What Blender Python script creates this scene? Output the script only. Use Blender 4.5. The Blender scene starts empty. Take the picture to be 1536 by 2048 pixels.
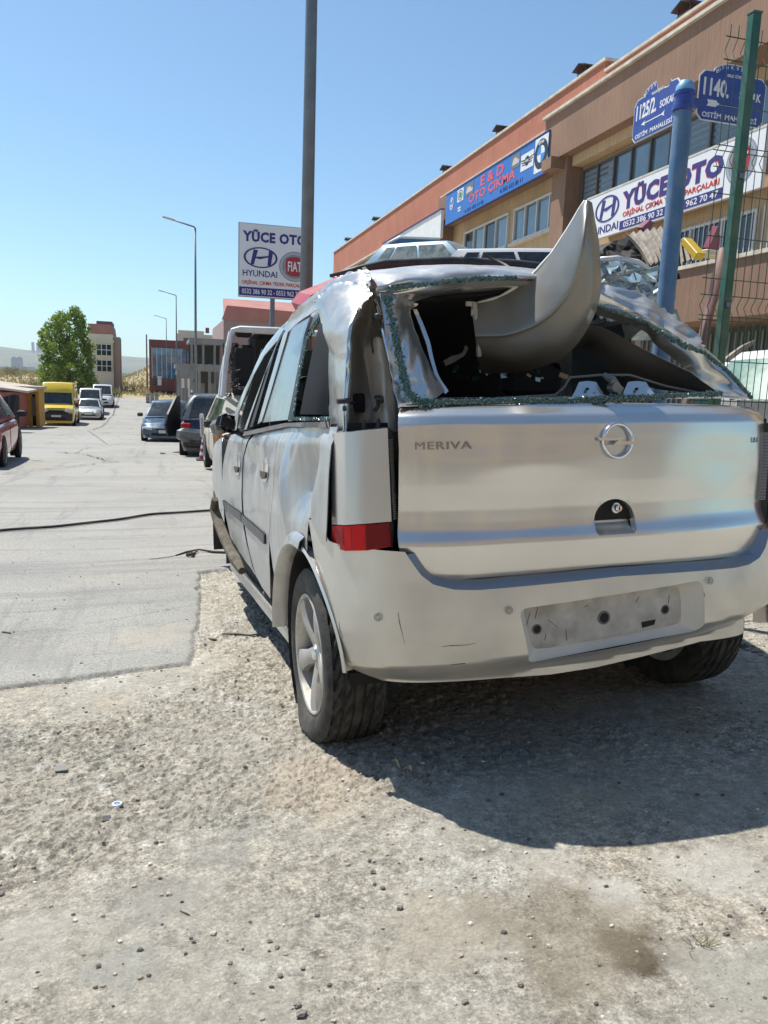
import bpy, bmesh, math, random
import numpy as np
from mathutils import Vector, Matrix
from mathutils.geometry import delaunay_2d_cdt
random.seed(7); rng = np.random.default_rng(7)
sc = bpy.context.scene
COL = sc.collection
R = math.radians
# ------------------------------------------------------------------ camera, sky, sun, exposure
CAMZ = 1.16
YAW = R(16.5923); PITCH = math.atan(251/1538.); ROLL = .036; F = 1538.
_f = np.array([math.sin(YAW)*math.cos(PITCH), math.cos(YAW)*math.cos(PITCH), -math.sin(PITCH)])
_r = np.array([math.cos(YAW), -math.sin(YAW), 0.]); _u = np.cross(_r, _f)
CR = math.cos(ROLL)*_r + math.sin(ROLL)*_u
CU = -math.sin(ROLL)*_r + math.cos(ROLL)*_u
CC = np.array([0, 0, CAMZ])
cam = bpy.data.objects.new('camera', bpy.data.cameras.new('camera')); COL.objects.link(cam)
cam.matrix_world = Matrix(((CR[0], CU[0], -_f[0], 0), (CR[1], CU[1], -_f[1], 0), (CR[2], CU[2], -_f[2], CAMZ), (0, 0, 0, 1)))
cam.data.sensor_fit = 'VERTICAL'; cam.data.sensor_height = 36; cam.data.lens = F/2048*36
cam.data.clip_start = .05; cam.data.clip_end = 20000
sc.camera = cam
SUN = Vector((-.33, .48, 1)).normalized()
w = bpy.data.worlds.new('World'); sc.world = w; w.use_nodes = True
nt = w.node_tree
sky = nt.nodes.new('ShaderNodeTexSky'); sky.sky_type = 'NISHITA'; sky.sun_disc = False
sky.sun_elevation = math.asin(SUN.z); sky.sun_rotation = math.atan2(SUN.x, SUN.y) % (2*math.pi)
sky.altitude = 900; sky.air_density = 1.0; sky.dust_density = 1.0; sky.ozone_density = 1.3
bg = nt.nodes['Background']; bg.inputs[1].default_value = .112
tint = nt.nodes.new('ShaderNodeMix'); tint.data_type = 'RGBA'; tint.blend_type = 'MULTIPLY'; tint.inputs['Factor'].default_value = 1; tint.inputs['B'].default_value = (.80, 1.01, 1.05, 1)
nt.links.new(sky.outputs[0], tint.inputs['A']); nt.links.new(tint.outputs['Result'], bg.inputs[0])
sun = bpy.data.objects.new('sun', bpy.data.lights.new('sun', 'SUN')); COL.objects.link(sun)
sun.data.energy = 5.0; sun.data.angle = R(.53); sun.data.color = (1, .95, .87)
sun.rotation_mode = 'QUATERNION'; sun.rotation_quaternion = SUN.to_track_quat('Z', 'Y')
sc.view_settings.view_transform = 'Standard'; sc.view_settings.look = 'None'
sc.view_settings.exposure = 0.44; sc.view_settings.gamma = 1
# ------------------------------------------------------------------ placing helpers
def ray(px, py):
    d = _f*F + CR*(px-768) - CU*(py-1024)
    return d/np.linalg.norm(d)
def proj(p):
    d = np.asarray(p, float)-CC; z = d@_f
    return np.stack([768+F*(d@CR)/z, 1024-F*(d@CU)/z], -1)
def atY(px, py, Y):
    r = ray(px, py); return CC+r*(Y/r[1])
def atX(px, py, X):
    r = ray(px, py); return CC+r*(X/r[0])
KY = np.array([-6, -3, 2.5, 10, 18, 30, 42, 52, 62, 75, 88, 110, 150, 220, 300, 400, 700, 1200, 1600, 2200, 3000, 4500.])
KZ = np.array([.34, .22, 0, -.33, -.70, -1.12, -1.55, -1.86, -1.86, -1.55, -1.15, -1.0, -.4, .6, 1.2, -1, -25, -45, -45, -12, 22, 118.])
def _pchip(xk, yk, x):
    h = np.diff(xk); d = np.diff(yk)/h; m = np.zeros_like(yk)
    m[0], m[-1] = d[0], d[-1]
    for i in range(1, len(xk)-1):
        m[i] = 0 if d[i-1]*d[i] <= 0 else 2*d[i-1]*d[i]/(d[i-1]+d[i])
    x = np.clip(x, xk[0], xk[-1]); i = np.clip(np.searchsorted(xk, x)-1, 0, len(xk)-2)
    t = (x-xk[i])/h[i]
    return ((2*t**3-3*t**2+1)*yk[i]+(t**3-2*t**2+t)*h[i]*m[i]+(-2*t**3+3*t**2)*yk[i+1]+(t**3-t**2)*h[i]*m[i+1])
def sstep(a, b, x):
    t = np.clip((x-a)/(b-a), 0, 1); return t*t*(3-2*t)
def gz(x, y):
    x = np.asarray(x, float); y = np.asarray(y, float)
    z = _pchip(KY, KZ, y)
    z = z + .022*np.clip(x-1.3, -2, 2.5)*(1-sstep(5, 14, y))
    # spoil mound beyond the road, dip of the field on the left
    z = z + 5.2*np.exp(-((x-3)/7.5)**2-((y-190)/28)**2)
    z = z + .9*sstep(90, 150, y)*sstep(4, 20, -x-4)*(1-sstep(300, 420, y))
    hill = sstep(2200, 4200, y)
    z = z + hill*(22*np.sin(x*.0016+3.4)+8*np.sin(x*.0043+.4)+5*np.sin(x*.011+y*.004))
    return z
def gnd(px, py):
    r = ray(px, py); lo = .5; t = lo
    while t < 6000:
        p = CC+r*t
        if p[2] < gz(p[0], p[1]): break
        lo = t; t *= 1.03
    for _ in range(40):
        m = (lo+t)/2; p = CC+r*m
        if p[2] < gz(p[0], p[1]): t = m
        else: lo = m
    return CC+r*t
# ------------------------------------------------------------------ object helpers
def tag(o, label=None, cat=None, group=None, kind=None):
    if label: o['label'] = label
    if cat: o['category'] = cat
    if group: o['group'] = group
    if kind: o['kind'] = kind
    return o
def thing(name, label, cat, loc=(0, 0, 0), rz=0, group=None):
    o = bpy.data.objects.new(name, None); COL.objects.link(o)
    o.location = loc; o.rotation_euler = (0, 0, rz); o.empty_display_size = .1
    return tag(o, label, cat, group)
def mesh(name, v, f, mat, parent=None, smooth=False, mats=None, mi=None):
    me = bpy.data.meshes.new(name)
    me.from_pydata([tuple(map(float, p)) for p in v], [], [tuple(map(int, q)) for q in f])
    for m in (mats or [mat]): me.materials.append(m)
    if mi is not None: me.polygons.foreach_set('material_index', mi)
    me.validate()
    me.polygons.foreach_set('use_smooth', [bool(smooth)]*len(me.polygons))
    if smooth and smooth is not True: me.set_sharp_from_angle(angle=R(smooth))
    me.update()
    o = bpy.data.objects.new(name, me); COL.objects.link(o)
    if parent: o.parent = parent
    return o
class MB:
    def __init__(s): s.v = []; s.f = []
    def add(s, v, f):
        n = len(s.v); s.v += [tuple(p) for p in v]; s.f += [tuple(i+n for i in q) for q in f]; return s
    def box(s, c, d, rz=0, rx=0, ry=0, bev=0):
        M = Matrix.Rotation(rz, 3, 'Z') @ Matrix.Rotation(ry, 3, 'Y') @ Matrix.Rotation(rx, 3, 'X')
        c = Vector(c); b = min(bev, min(d)*.45)
        if b <= 0:
            pts = [(sx*d[0]/2, sy*d[1]/2, sz*d[2]/2) for sz in (-1, 1) for sx, sy in ((-1, -1), (1, -1), (1, 1), (-1, 1))]
            fs = [(3, 2, 1, 0), (4, 5, 6, 7), (0, 1, 5, 4), (1, 2, 6, 5), (2, 3, 7, 6), (3, 0, 4, 7)]
        else:
            pts = []; lay = [(-1, b), (-1, 0), (1, 0), (1, b)]
            for k, (sz, ins) in enumerate(lay):
                z = sz*(d[2]/2-(b if k in (1, 2) else 0)); e = b if k in (0, 3) else 0
                X = d[0]/2-e; Y = d[1]/2-e; q = b
                pts += [(-X+q, -Y, z), (X-q, -Y, z), (X, -Y+q, z), (X, Y-q, z), (X-q, Y, z), (-X+q, Y, z), (-X, Y-q, z), (-X, -Y+q, z)]
            fs = [tuple(range(7, -1, -1)), tuple(range(24, 32))]
            for k in range(3):
                for i in range(8): fs.append((k*8+i, k*8+(i+1) % 8, k*8+8+(i+1) % 8, k*8+8+i))
        return s.add([c+M@Vector(p) for p in pts], fs)
    def tube(s, pts, r, n=8, cap=True):
        pts = [Vector(p) for p in pts]; rs = r if isinstance(r, (list, tuple)) else [r]*len(pts)
        v = []; f = []; a = None
        for i, p in enumerate(pts):
            t = (pts[min(i+1, len(pts)-1)]-pts[max(i-1, 0)]).normalized()
            if a is None: a = t.orthogonal().normalized()
            a = (a-t*a.dot(t)).normalized(); b = t.cross(a)
            for k in range(n):
                an = 2*math.pi*k/n; v.append(p+(a*math.cos(an)+b*math.sin(an))*rs[i])
        for i in range(len(pts)-1):
            for k in range(n): f.append((i*n+k, i*n+(k+1) % n, (i+1)*n+(k+1) % n, (i+1)*n+k))
        if cap: f.append(tuple(range(n-1, -1, -1))); f.append(tuple((len(pts)-1)*n+k for k in range(n)))
        return s.add(v, f)
    def lathe(s, prof, c, axis='x', n=32, a0=0, a1=2*math.pi):
        # prof: (radius, along axis); axis through c
        full = abs(a1-a0-2*math.pi) < 1e-6; m = n if full else n+1; v = []; f = []
        for k in range(m):
            an = a0+(a1-a0)*k/n
            for (r, h) in prof:
                if axis == 'x': v.append((c[0]+h, c[1]+r*math.cos(an), c[2]+r*math.sin(an)))
                elif axis == 'y': v.append((c[0]+r*math.cos(an), c[1]+h, c[2]+r*math.sin(an)))
                else: v.append((c[0]+r*math.cos(an), c[1]+r*math.sin(an), c[2]+h))
        L = len(prof)
        for k in range(n):
            k2 = (k+1) % m
            for j in range(L-1): f.append((k*L+j, k*L+j+1, k2*L+j+1, k2*L+j))
        return s.add(v, f)
    def prism(s, poly, o, ax, ay, n):
        # extrude 2D poly (in ax, ay) along vector n from origin o
        o, ax, ay, n = map(Vector, (o, ax, ay, n)); L = len(poly)
        v = [o+ax*p[0]+ay*p[1] for p in poly]; v += [p+n for p in v]
        f = [tuple(range(L-1, -1, -1)), tuple(range(L, 2*L))]+[(i, (i+1) % L, L+(i+1) % L, L+i) for i in range(L)]
        return s.add(v, f)
    def build(s, name, mat, parent=None, smooth=False): return mesh(name, s.v, s.f, mat, parent, smooth)
def copy_tree(o, parent=None):
    c = o.copy(); COL.objects.link(c)
    if parent: c.parent = parent
    for ch in list(o.children): copy_tree(ch, c)
    return c
# ------------------------------------------------------------------ materials
MATS = {}
def mat(name, col, rough=.6, metal=0, coat=0, var=0, vs=3., bump=0, bs=40., dirt=0, dcol=(.33, .29, .23), ds=2.5, emis=0, alpha=1, trans=0, spec=.5, streak=0, aniso=None):
    if name in MATS: return MATS[name]
    m = bpy.data.materials.new(name); m.use_nodes = True; nt = m.node_tree; N = nt.nodes; L = nt.links
    b = N['Principled BSDF']; b.inputs['Roughness'].default_value = rough; b.inputs['Metallic'].default_value = metal
    b.inputs['Coat Weight'].default_value = coat; b.inputs['Coat Roughness'].default_value = .06
    b.inputs['Specular IOR Level'].default_value = spec
    b.inputs['Transmission Weight'].default_value = trans; b.inputs['Alpha'].default_value = alpha
    b.inputs['Base Color'].default_value = (*col, 1)
    tc = N.new('ShaderNodeTexCoord'); src = tc.outputs['Object']
    cur = None
    if var:
        n = N.new('ShaderNodeTexNoise'); n.inputs['Scale'].default_value = vs; n.inputs['Detail'].default_value = 6; L.new(src, n.inputs['Vector'])
        r = N.new('ShaderNodeMapRange'); r.inputs['From Min'].default_value = .3; r.inputs['From Max'].default_value = .7
        r.inputs['To Min'].default_value = 1-var; r.inputs['To Max'].default_value = 1+var; L.new(n.outputs['Fac'], r.inputs['Value'])
        x = N.new('ShaderNodeVectorMath'); x.operation = 'SCALE'; x.inputs[0].default_value = col; L.new(r.outputs[0], x.inputs['Scale']); cur = x.outputs[0]
    if streak:
        mp = N.new('ShaderNodeMapping'); mp.inputs['Scale'].default_value = (9, 9, .35); L.new(src, mp.inputs['Vector'])
        n = N.new('ShaderNodeTexNoise'); n.inputs['Scale'].default_value = 3; n.inputs['Detail'].default_value = 6; L.new(mp.outputs[0], n.inputs['Vector'])
        r = N.new('ShaderNodeMapRange'); r.inputs['From Min'].default_value = .3; r.inputs['From Max'].default_value = .7
        r.inputs['To Min'].default_value = 1-streak; r.inputs['To Max'].default_value = 1+streak*.7; L.new(n.outputs['Fac'], r.inputs['Value'])
        x = N.new('ShaderNodeVectorMath'); x.operation = 'SCALE'
        if cur is None: x.inputs[0].default_value = col
        else: L.new(cur, x.inputs[0])
        L.new(r.outputs[0], x.inputs['Scale']); cur = x.outputs[0]
    if dirt:
        n = N.new('ShaderNodeTexNoise'); n.inputs['Scale'].default_value = ds; n.inputs['Detail'].default_value = 3 if metal and coat else 9; n.inputs['Roughness'].default_value = .65; L.new(src, n.inputs['Vector'])
        r = N.new('ShaderNodeMapRange'); r.inputs['From Min'].default_value = .42; r.inputs['From Max'].default_value = .75
        r.inputs['To Max'].default_value = dirt; L.new(n.outputs['Fac'], r.inputs['Value'])
        x = N.new('ShaderNodeMix'); x.data_type = 'RGBA'; L.new(r.outputs[0], x.inputs['Factor'])
        if cur is None: x.inputs['A'].default_value = (*col, 1)
        else: L.new(cur, x.inputs['A'])
        x.inputs['B'].default_value = (*dcol, 1); cur = x.outputs['Result']
        if metal:
            y = N.new('ShaderNodeMath'); y.operation = 'MULTIPLY_ADD'; y.inputs[1].default_value = -metal; y.inputs[2].default_value = metal
            L.new(r.outputs[0], y.inputs[0]); L.new(y.outputs[0], b.inputs['Metallic'])
        y = N.new('ShaderNodeMath'); y.operation = 'MULTIPLY_ADD'; y.inputs[1].default_value = .8-rough; y.inputs[2].default_value = rough
        L.new(r.outputs[0], y.inputs[0]); L.new(y.outputs[0], b.inputs['Roughness'])
        if coat:
            y = N.new('ShaderNodeMath'); y.operation = 'MULTIPLY_ADD'; y.inputs[1].default_value = -coat; y.inputs[2].default_value = coat
            L.new(r.outputs[0], y.inputs[0]); L.new(y.outputs[0], b.inputs['Coat Weight'])
    if cur is not None: L.new(cur, b.inputs['Base Color'])
    if bump:
        n = N.new('ShaderNodeTexNoise'); n.inputs['Scale'].default_value = bs; n.inputs['Detail'].default_value = 7
        v = src
        if aniso:
            mp = N.new('ShaderNodeMapping'); mp.inputs['Scale'].default_value = aniso; L.new(src, mp.inputs['Vector']); v = mp.outputs[0]
        L.new(v, n.inputs['Vector'])
        bp = N.new('ShaderNodeBump'); bp.inputs['Strength'].default_value = min(1, bump); bp.inputs['Distance'].default_value = .02*max(1, bump); L.new(n.outputs['Fac'], bp.inputs['Height']); L.new(bp.outputs[0], b.inputs['Normal'])
    if emis: b.inputs['Emission Color'].default_value = (*col, 1); b.inputs['Emission Strength'].default_value = emis
    MATS[name] = m; return m
PAINT = mat('silver_paint', (.66, .655, .635), .25, metal=.8, coat=.6, var=.05, vs=1.5)
PAINTD = mat('silver_paint_scuffed', (.46, .47, .475), .34, metal=.75, streak=.14, coat=.3, dirt=.65, dcol=(.5, .48, .44), ds=7, bump=.12, bs=9)
PRIMER = mat('inner_metal', (.50, .48, .44), .42, metal=.45, dirt=.6, dcol=(.3, .27, .22), ds=6, bump=.1, bs=20)
BLACK = mat('black_plastic', (.018, .018, .02), .5, dirt=.35, dcol=(.12, .11, .10), ds=8)
RUBBERT = mat('weathered_trim', (.10, .10, .10), .7, dirt=.5, dcol=(.22, .21, .20), ds=6)
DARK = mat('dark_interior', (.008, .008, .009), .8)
TRIM = mat('grey_trim', (.16, .155, .15), .7, var=.1)
TYRE = mat('tyre_rubber', (.020, .020, .020), .75, dirt=.5, dcol=(.15, .135, .11), ds=14, bump=.15, bs=90)
ALLOY = mat('alloy', (.50, .49, .475), .4, metal=.75, dirt=.75, dcol=(.25, .2, .15), ds=9)
CHROME = mat('chrome', (.75, .76, .78), .12, metal=1, dirt=.2, ds=12)
REDL = mat('red_lens', (.58, .004, .008), .4, spec=.25)
REDD = mat('dark_red_lens', (.16, .003, .006), .4, spec=.25)
GLASS = mat('car_glass', (.012, .015, .017), .06, coat=.5, dirt=.15, dcol=(.3, .29, .27), ds=3)
GLASSD = mat('dusty_glass', (.10, .12, .13), .12, coat=.6, dirt=.5, dcol=(.26, .27, .27), ds=2)
CRUMB = mat('crumbled_glass', (.035, .10, .09), .10, coat=.8, var=.5, vs=220, spec=.9)
STEEL = mat('galvanised', (.15, .18, .20), .5, metal=.35, var=.12, vs=9, bump=.05)
WHITEP = mat('white_paint', (.72, .72, .70), .4, coat=.2, dirt=.3, dcol=(.45, .41, .35), ds=4)
# ------------------------------------------------------------------ ground
def axis(pts):
    out = []
    for (a, b, n) in pts: out += list(np.linspace(a, b, n, endpoint=False))
    return np.array(out+[pts[-1][1]])
def vnoise(x, y, s, seed=0):
    # value noise on numpy arrays
    X = x*s+seed*17.3; Y = y*s+seed*9.1; xi = np.floor(X).astype(np.int64); yi = np.floor(Y).astype(np.int64)
    fx = X-xi; fy = Y-yi; fx = fx*fx*(3-2*fx); fy = fy*fy*(3-2*fy)
    def h(a, b):
        n = (a*374761393+b*668265263+seed*1442695041) & 0x7fffffff; n = ((n ^ (n >> 13))*1274126177) & 0x7fffffff
        return ((n ^ (n >> 16)) & 0xffff)/65535.
    return (h(xi, yi)*(1-fx)+h(xi+1, yi)*fx)*(1-fy)+(h(xi, yi+1)*(1-fx)+h(xi+1, yi+1)*fx)*fy
def fbm(x, y, s, o=4, seed=0):
    t = 0; a = 1; n = 0
    for k in range(o): t = t+a*vnoise(x, y, s, seed+k); n += a; a *= .55; s *= 2.03
    return t/n
RE = np.array([(-9.5, 3.02), (-.6, 3.17), (-.24, 3.22), (.13, 3.28), (.2, 3.9), (.275, 5.26), (2.3, 5.35), (2.3, 12), (3.1, 20), (3.3, 40), (2.2, 60), (1.5, 88), (-7.5, 92), (-9, 70), (-8.2, 45), (-6.5, 30), (-9.5, 18)])
def inside(x, y, P):
    r = np.zeros(np.shape(x), bool)
    for i in range(len(P)):
        x1, y1 = P[i]; x2, y2 = P[(i+1) % len(P)]
        if y1 == y2: continue
        c = ((y1 > y) != (y2 > y)) & (x < (x2-x1)*(y-y1)/(y2-y1)+x1); r ^= c
    return r
def segdist(x, y, P, closed=True):
    d = np.full(np.shape(x), 1e9); n = len(P)
    for i in range(n if closed else n-1):
        a = P[i]; b = P[(i+1) % n]; ab = (b[0]-a[0], b[1]-a[1]); L = ab[0]**2+ab[1]**2+1e-12
        t = np.clip(((x-a[0])*ab[0]+(y-a[1])*ab[1])/L, 0, 1)
        d = np.minimum(d, np.hypot(x-a[0]-t*ab[0], y-a[1]-t*ab[1]))
    return d
def fold(x, y, k, seed, n=5):
    r = np.random.default_rng(seed); t = 0
    for i in range(n):
        an = r.uniform(0, math.pi); q_ = (x*math.cos(an)+y*math.sin(an))*k*r.uniform(.6, 1.5)+r.uniform(0, 9)+.35*np.sin((x*math.sin(an)-y*math.cos(an))*k*1.3+r.uniform(0, 6)); t = t+np.abs(q_-np.round(q_))*2
    return t/n
def pits(x, y, s, seed, r0=.34, dens=.6):
    X = x*s; Y = y*s; xi = np.floor(X).astype(np.int64); yi = np.floor(Y).astype(np.int64); d = np.full(np.shape(x), 9.)
    for i in (-1, 0, 1):
        for j in (-1, 0, 1):
            a = xi+i; b = yi+j; n = (a*73856093+b*19349663+seed*83492791) & 0x7fffffff; n = ((n ^ (n >> 13))*1274126177) & 0x7fffffff
            u = (n & 1023)/1023.; w_ = ((n >> 10) & 1023)/1023.; k = ((n >> 20) & 255)/255.
            dd = np.hypot(X-a-u, Y-b-w_)/(r0*(.4+k)); d = np.minimum(d, np.where(((n >> 5) & 63)/63. < dens, dd, 9.))
    return 1-sstep(.55, 1.0, d)
def micro(x, y):
    k = (1-sstep(6, 12, np.hypot(x-.5, y)))
    wx = x+.02*(fbm(x, y, 6, 2, 71)-.5); wy = y+.02*(fbm(x, y, 6, 2, 72)-.5)
    d = segdist(x+.05*(fbm(x, y, 9, 3, 73)-.5), y+.05*(fbm(x, y, 9, 3, 74)-.5), RE); ins = inside(x, y, RE)
    slab = sstep(0, .03, d)*ins
    pit = fbm(x, y, 34, 3, 5); big = fbm(x, y, 2.6, 3, 3); mid = fbm(x, y, 12, 3, 9)
    sm = sstep(.52, .62, fbm(x, y, 1.2, 3, 21)+.10*sstep(.3, 1.6, x-y*.35))
    rough = (pit-.5)*.014+(mid-.5)*.008
    hole = pits(wx, wy, 42, 1, .36, .8)*.006+pits(wx, wy, 17, 2, .3, .4)*.007
    lump = pits(wx, wy, 50, 3, .34, .7)*.0055+pits(wx, wy, 22, 4, .30, .35)*.006
    rough = (rough-hole+lump)*(1-.82*sm)+(big-.5)*.014
    z = rough*(1-slab)+slab*(.012+(mid-.5)*.003)
    crack = segdist(x, y, [(-.35, 4.05), (-.1, 4.15), (.24, 4.33)], False)
    z = z-.006*(1-sstep(.004, .012, crack+.01*(pit-.5)))*slab-.006*(1-sstep(0, .02, d))*(y < 9)
    return z*k+.012*(ins & (d > .02))*(1-k)
xs = axis([(-3500, -400, 24), (-400, -60, 40), (-60, -12, 60), (-12, -3, 50), (-3, -1.4, 40), (-1.4, 2.7, 620), (2.6, 4.5, 40), (4.5, 14, 40), (14, 60, 30), (60, 400, 30), (400, 3500, 20)])
ys = axis([(-6, -.5, 14), (-.5, .5, 20), (.5, 3.4, 470), (3.4, 6.5, 260), (6.5, 12, 110), (12, 30, 90), (30, 100, 110), (100, 300, 70), (300, 1200, 40), (1200, 2200, 30), (2200, 4500, 60)])
X, Y = np.meshgrid(xs, ys); Z = gz(X, Y); near = (np.abs(X-.5) < 15) & (Y < 14)
Z = Z+np.where(near, micro(X, Y), 0)
v = np.stack([X, Y, Z], -1).reshape(-1, 3); nx = len(xs); ny = len(ys)
ii = (np.arange(ny-1)[:, None]*nx+np.arange(nx-1)[None]).reshape(-1)
q = np.stack([ii, ii+1, ii+1+nx, ii+nx], -1)
cx = v[q].mean(1); inr = inside(cx[:, 0], cx[:, 1], RE)
far = (cx[:, 1] > 1200)
def big_mesh(name, v, q, m, smooth=True):
    u, inv = np.unique(q, return_inverse=True); v2 = v[u]; q2 = inv.reshape(q.shape)
    me = bpy.data.meshes.new(name); me.vertices.add(len(v2)); me.vertices.foreach_set('co', v2.ravel())
    me.loops.add(q2.size); me.loops.foreach_set('vertex_index', q2.ravel().astype(np.int32))
    me.polygons.add(len(q2)); me.polygons.foreach_set('loop_start', np.arange(0, q2.size, 4, dtype=np.int32))
    me.polygons.foreach_set('use_smooth', np.ones(len(q2), bool)); me.materials.append(m); me.update(); me.validate()
    o = bpy.data.objects.new(name, me); COL.objects.link(o); o['kind'] = 'structure'; return o
class NG:
    def __init__(s, name):
        s.m = bpy.data.materials.new(name); s.m.use_nodes = True; s.N = s.m.node_tree.nodes; s.L = s.m.node_tree.links
        s.b = s.N['Principled BSDF']; s.pos = s.N.new('ShaderNodeTexCoord').outputs['Object']
    def _s(s, sock, v):
        if hasattr(v, 'is_linked'): s.L.new(v, sock)
        else: sock.default_value = v
    def noise(s, sc_, det=6, rough=.6, vec=None, out='Fac', dist=0):
        n = s.N.new('ShaderNodeTexNoise'); n.inputs['Scale'].default_value = sc_; n.inputs['Detail'].default_value = det
        n.inputs['Roughness'].default_value = rough; n.inputs['Distortion'].default_value = dist; s.L.new(vec or s.pos, n.inputs['Vector']); return n.outputs[out]
    def vor(s, sc_, feat='F1', vec=None, out='Distance'):
        n = s.N.new('ShaderNodeTexVoronoi'); n.feature = feat; n.inputs['Scale'].default_value = sc_; s.L.new(vec or s.pos, n.inputs['Vector']); return n.outputs[out]
    def rng(s, v, a, b, c=0., d=1.):
        n = s.N.new('ShaderNodeMapRange'); s._s(n.inputs['Value'], v)
        for k, x in zip(('From Min', 'From Max', 'To Min', 'To Max'), (a, b, c, d)): n.inputs[k].default_value = x
        return n.outputs[0]
    def mix(s, f, a, b):
        n = s.N.new('ShaderNodeMix'); n.data_type = 'RGBA'; s._s(n.inputs['Factor'], f)
        s._s(n.inputs['A'], a if hasattr(a, 'is_linked') else (*a, 1)); s._s(n.inputs['B'], b if hasattr(b, 'is_linked') else (*b, 1)); return n.outputs['Result']
    def math(s, op, a, b=0., c=0.):
        n = s.N.new('ShaderNodeMath'); n.operation = op; s._s(n.inputs[0], a); s._s(n.inputs[1], b)
        if op == 'MULTIPLY_ADD': s._s(n.inputs[2], c)
        return n.outputs[0]
    def mapv(s, scale=(1, 1, 1), rot=(0, 0, 0), loc=(0, 0, 0)):
        n = s.N.new('ShaderNodeMapping'); n.inputs['Scale'].default_value = scale; n.inputs['Rotation'].default_value = rot; n.inputs['Location'].default_value = loc; s.L.new(s.pos, n.inputs['Vector']); return n.outputs[0]
    def sep(s):
        n = s.N.new('ShaderNodeSeparateXYZ'); s.L.new(s.pos, n.inputs[0]); return n.outputs
    def bump(s, h, st, dist=.01, prev=None):
        n = s.N.new('ShaderNodeBump'); n.inputs['Strength'].default_value = st; n.inputs['Distance'].default_value = dist; s.L.new(h, n.inputs['Height'])
        if prev: s.L.new(prev, n.inputs['Normal'])
        return n.outputs[0]
    def blob(s, cx, cy, r, ns=5., am=.6):
        o = s.sep(); dx = s.math('SUBTRACT', o[0], cx); dy = s.math('SUBTRACT', o[1], cy)
        d = s.math('SQRT', s.math('ADD', s.math('MULTIPLY', dx, dx), s.math('MULTIPLY', dy, dy)))
        d = s.math('MULTIPLY_ADD', s.math('SUBTRACT', s.noise(ns, 5), .5), am*r*2, d)
        return s.rng(d, r*1.1, r*.55)
    def fin(s, col, rough=.9, nrm=None, spec=.25):
        s._s(s.b.inputs['Base Color'], col); s._s(s.b.inputs['Roughness'], rough); s.b.inputs['Specular IOR Level'].default_value = spec
        if nrm: s.L.new(nrm, s.b.inputs['Normal'])
        return s.m
g = NG('eroded_concrete')
def vscale(g, c, f):
    n_ = g.N.new('ShaderNodeVectorMath'); n_.operation = 'SCALE'; g._s(n_.inputs[0], c); g._s(n_.inputs['Scale'], f); return n_.outputs[0]
c = g.mix(g.rng(g.noise(.6, 5), .40, .60), (.61, .555, .455), (.56, .525, .445))
c = g.mix(g.rng(g.noise(1.5, 6), .54, .64, 0, .7), c, (.45, .445, .395))
c = g.mix(g.rng(g.noise(1.0, 6), .42, .34, 0, .8), c, (.64, .54, .41))
pale = g.rng(g.noise(2.1, 9, .75), .54, .60, 0, .75); c = g.mix(pale, c, (.70, .67, .59))
rgh = g.rng(g.noise(1.2, 6, .7), .58, .42, .45, 1)
f1 = g.rng(g.noise(34, 9, .85), .38, .60, .38, 1.25); f2 = g.rng(g.noise(130, 4, .75), .36, .62, .62, 1.28); f3 = g.rng(g.noise(14, 6, .7), .38, .62, .78, 1.18)
ff = g.math('MULTIPLY', g.math('MULTIPLY', f1, f2), f3); ff = g.math('ADD', 1., g.math('MULTIPLY', g.math('SUBTRACT', ff, 1.), rgh)); c = vscale(g, c, ff)
c = g.mix(g.rng(g.noise(85, 4, .7), .63, .67, 0, .85), c, (.80, .76, .66))
c = g.mix(g.rng(g.noise(52, 5, .8), .345, .32, 0, .85), c, (.10, .088, .07))
stn = gnd(1262, 1895)
c = g.mix(g.math('MULTIPLY', g.blob(stn[0], stn[1], .08, 14, 1.1), .85), c, (.13, .095, .055))
for (px, py, r, k, cl_) in ((1230, 1790, .10, .7, (.74, .71, .64)), (1420, 1740, .13, .6, (.70, .67, .60)), (1100, 1740, .12, .5, (.68, .64, .56)), (1500, 1960, .16, .7, (.50, .48, .42)), (900, 1850, .16, .5, (.52, .46, .36)), (330, 1790, .12, .5, (.40, .385, .35)), (430, 1700, .10, .4, (.42, .41, .38)), (640, 1560, .22, .5, (.66, .55, .42)), (250, 1930, .10, .5, (.45, .45, .41)), (60, 1900, .12, .4, (.66, .62, .55))):
    q_ = gnd(px, py); c = g.mix(g.math('MULTIPLY', g.blob(q_[0], q_[1], r, 9, 1.3), k), c, cl_)
s2 = gnd(1160, 1870)
c = g.mix(g.math('MULTIPLY', g.blob(s2[0], s2[1], .20, 6, 1.2), .6), c, (.33, .28, .20))
o = g.sep()
dirt = g.rng(g.math('ADD', o[1], g.math('MULTIPLY', g.noise(.2, 4), 16.)), 94, 100)
c = g.mix(dirt, c, g.mix(g.rng(g.noise(.25, 6), .4, .6), (.36, .28, .165), (.23, .19, .09)))
n = g.bump(g.noise(30, 10, .8), 1., .022); n = g.bump(g.vor(70), .6, .006, n); n = g.bump(g.noise(190, 5, .75), .8, .004, n)
M_GROUND = g.fin(c, .92, n)
g = NG('road_concrete')
c = g.mix(g.rng(g.noise(.35, 6, .65), .40, .60), (.335, .328, .30), (.275, .272, .252))
c = g.mix(g.rng(g.noise(1.3, 8, .7), .46, .62, 0, .7), c, (.34, .32, .28))
c = g.mix(g.rng(g.noise(2.6, 6, .7, g.mapv((.10, 1.5, 1))), .53, .62, 0, .5), c, (.20, .197, .185))
c = g.mix(g.rng(g.noise(1.8, 6, .7, g.mapv((1.6, .12, 1), (0, 0, .25))), .56, .64, 0, .5), c, (.18, .178, .168))
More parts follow.
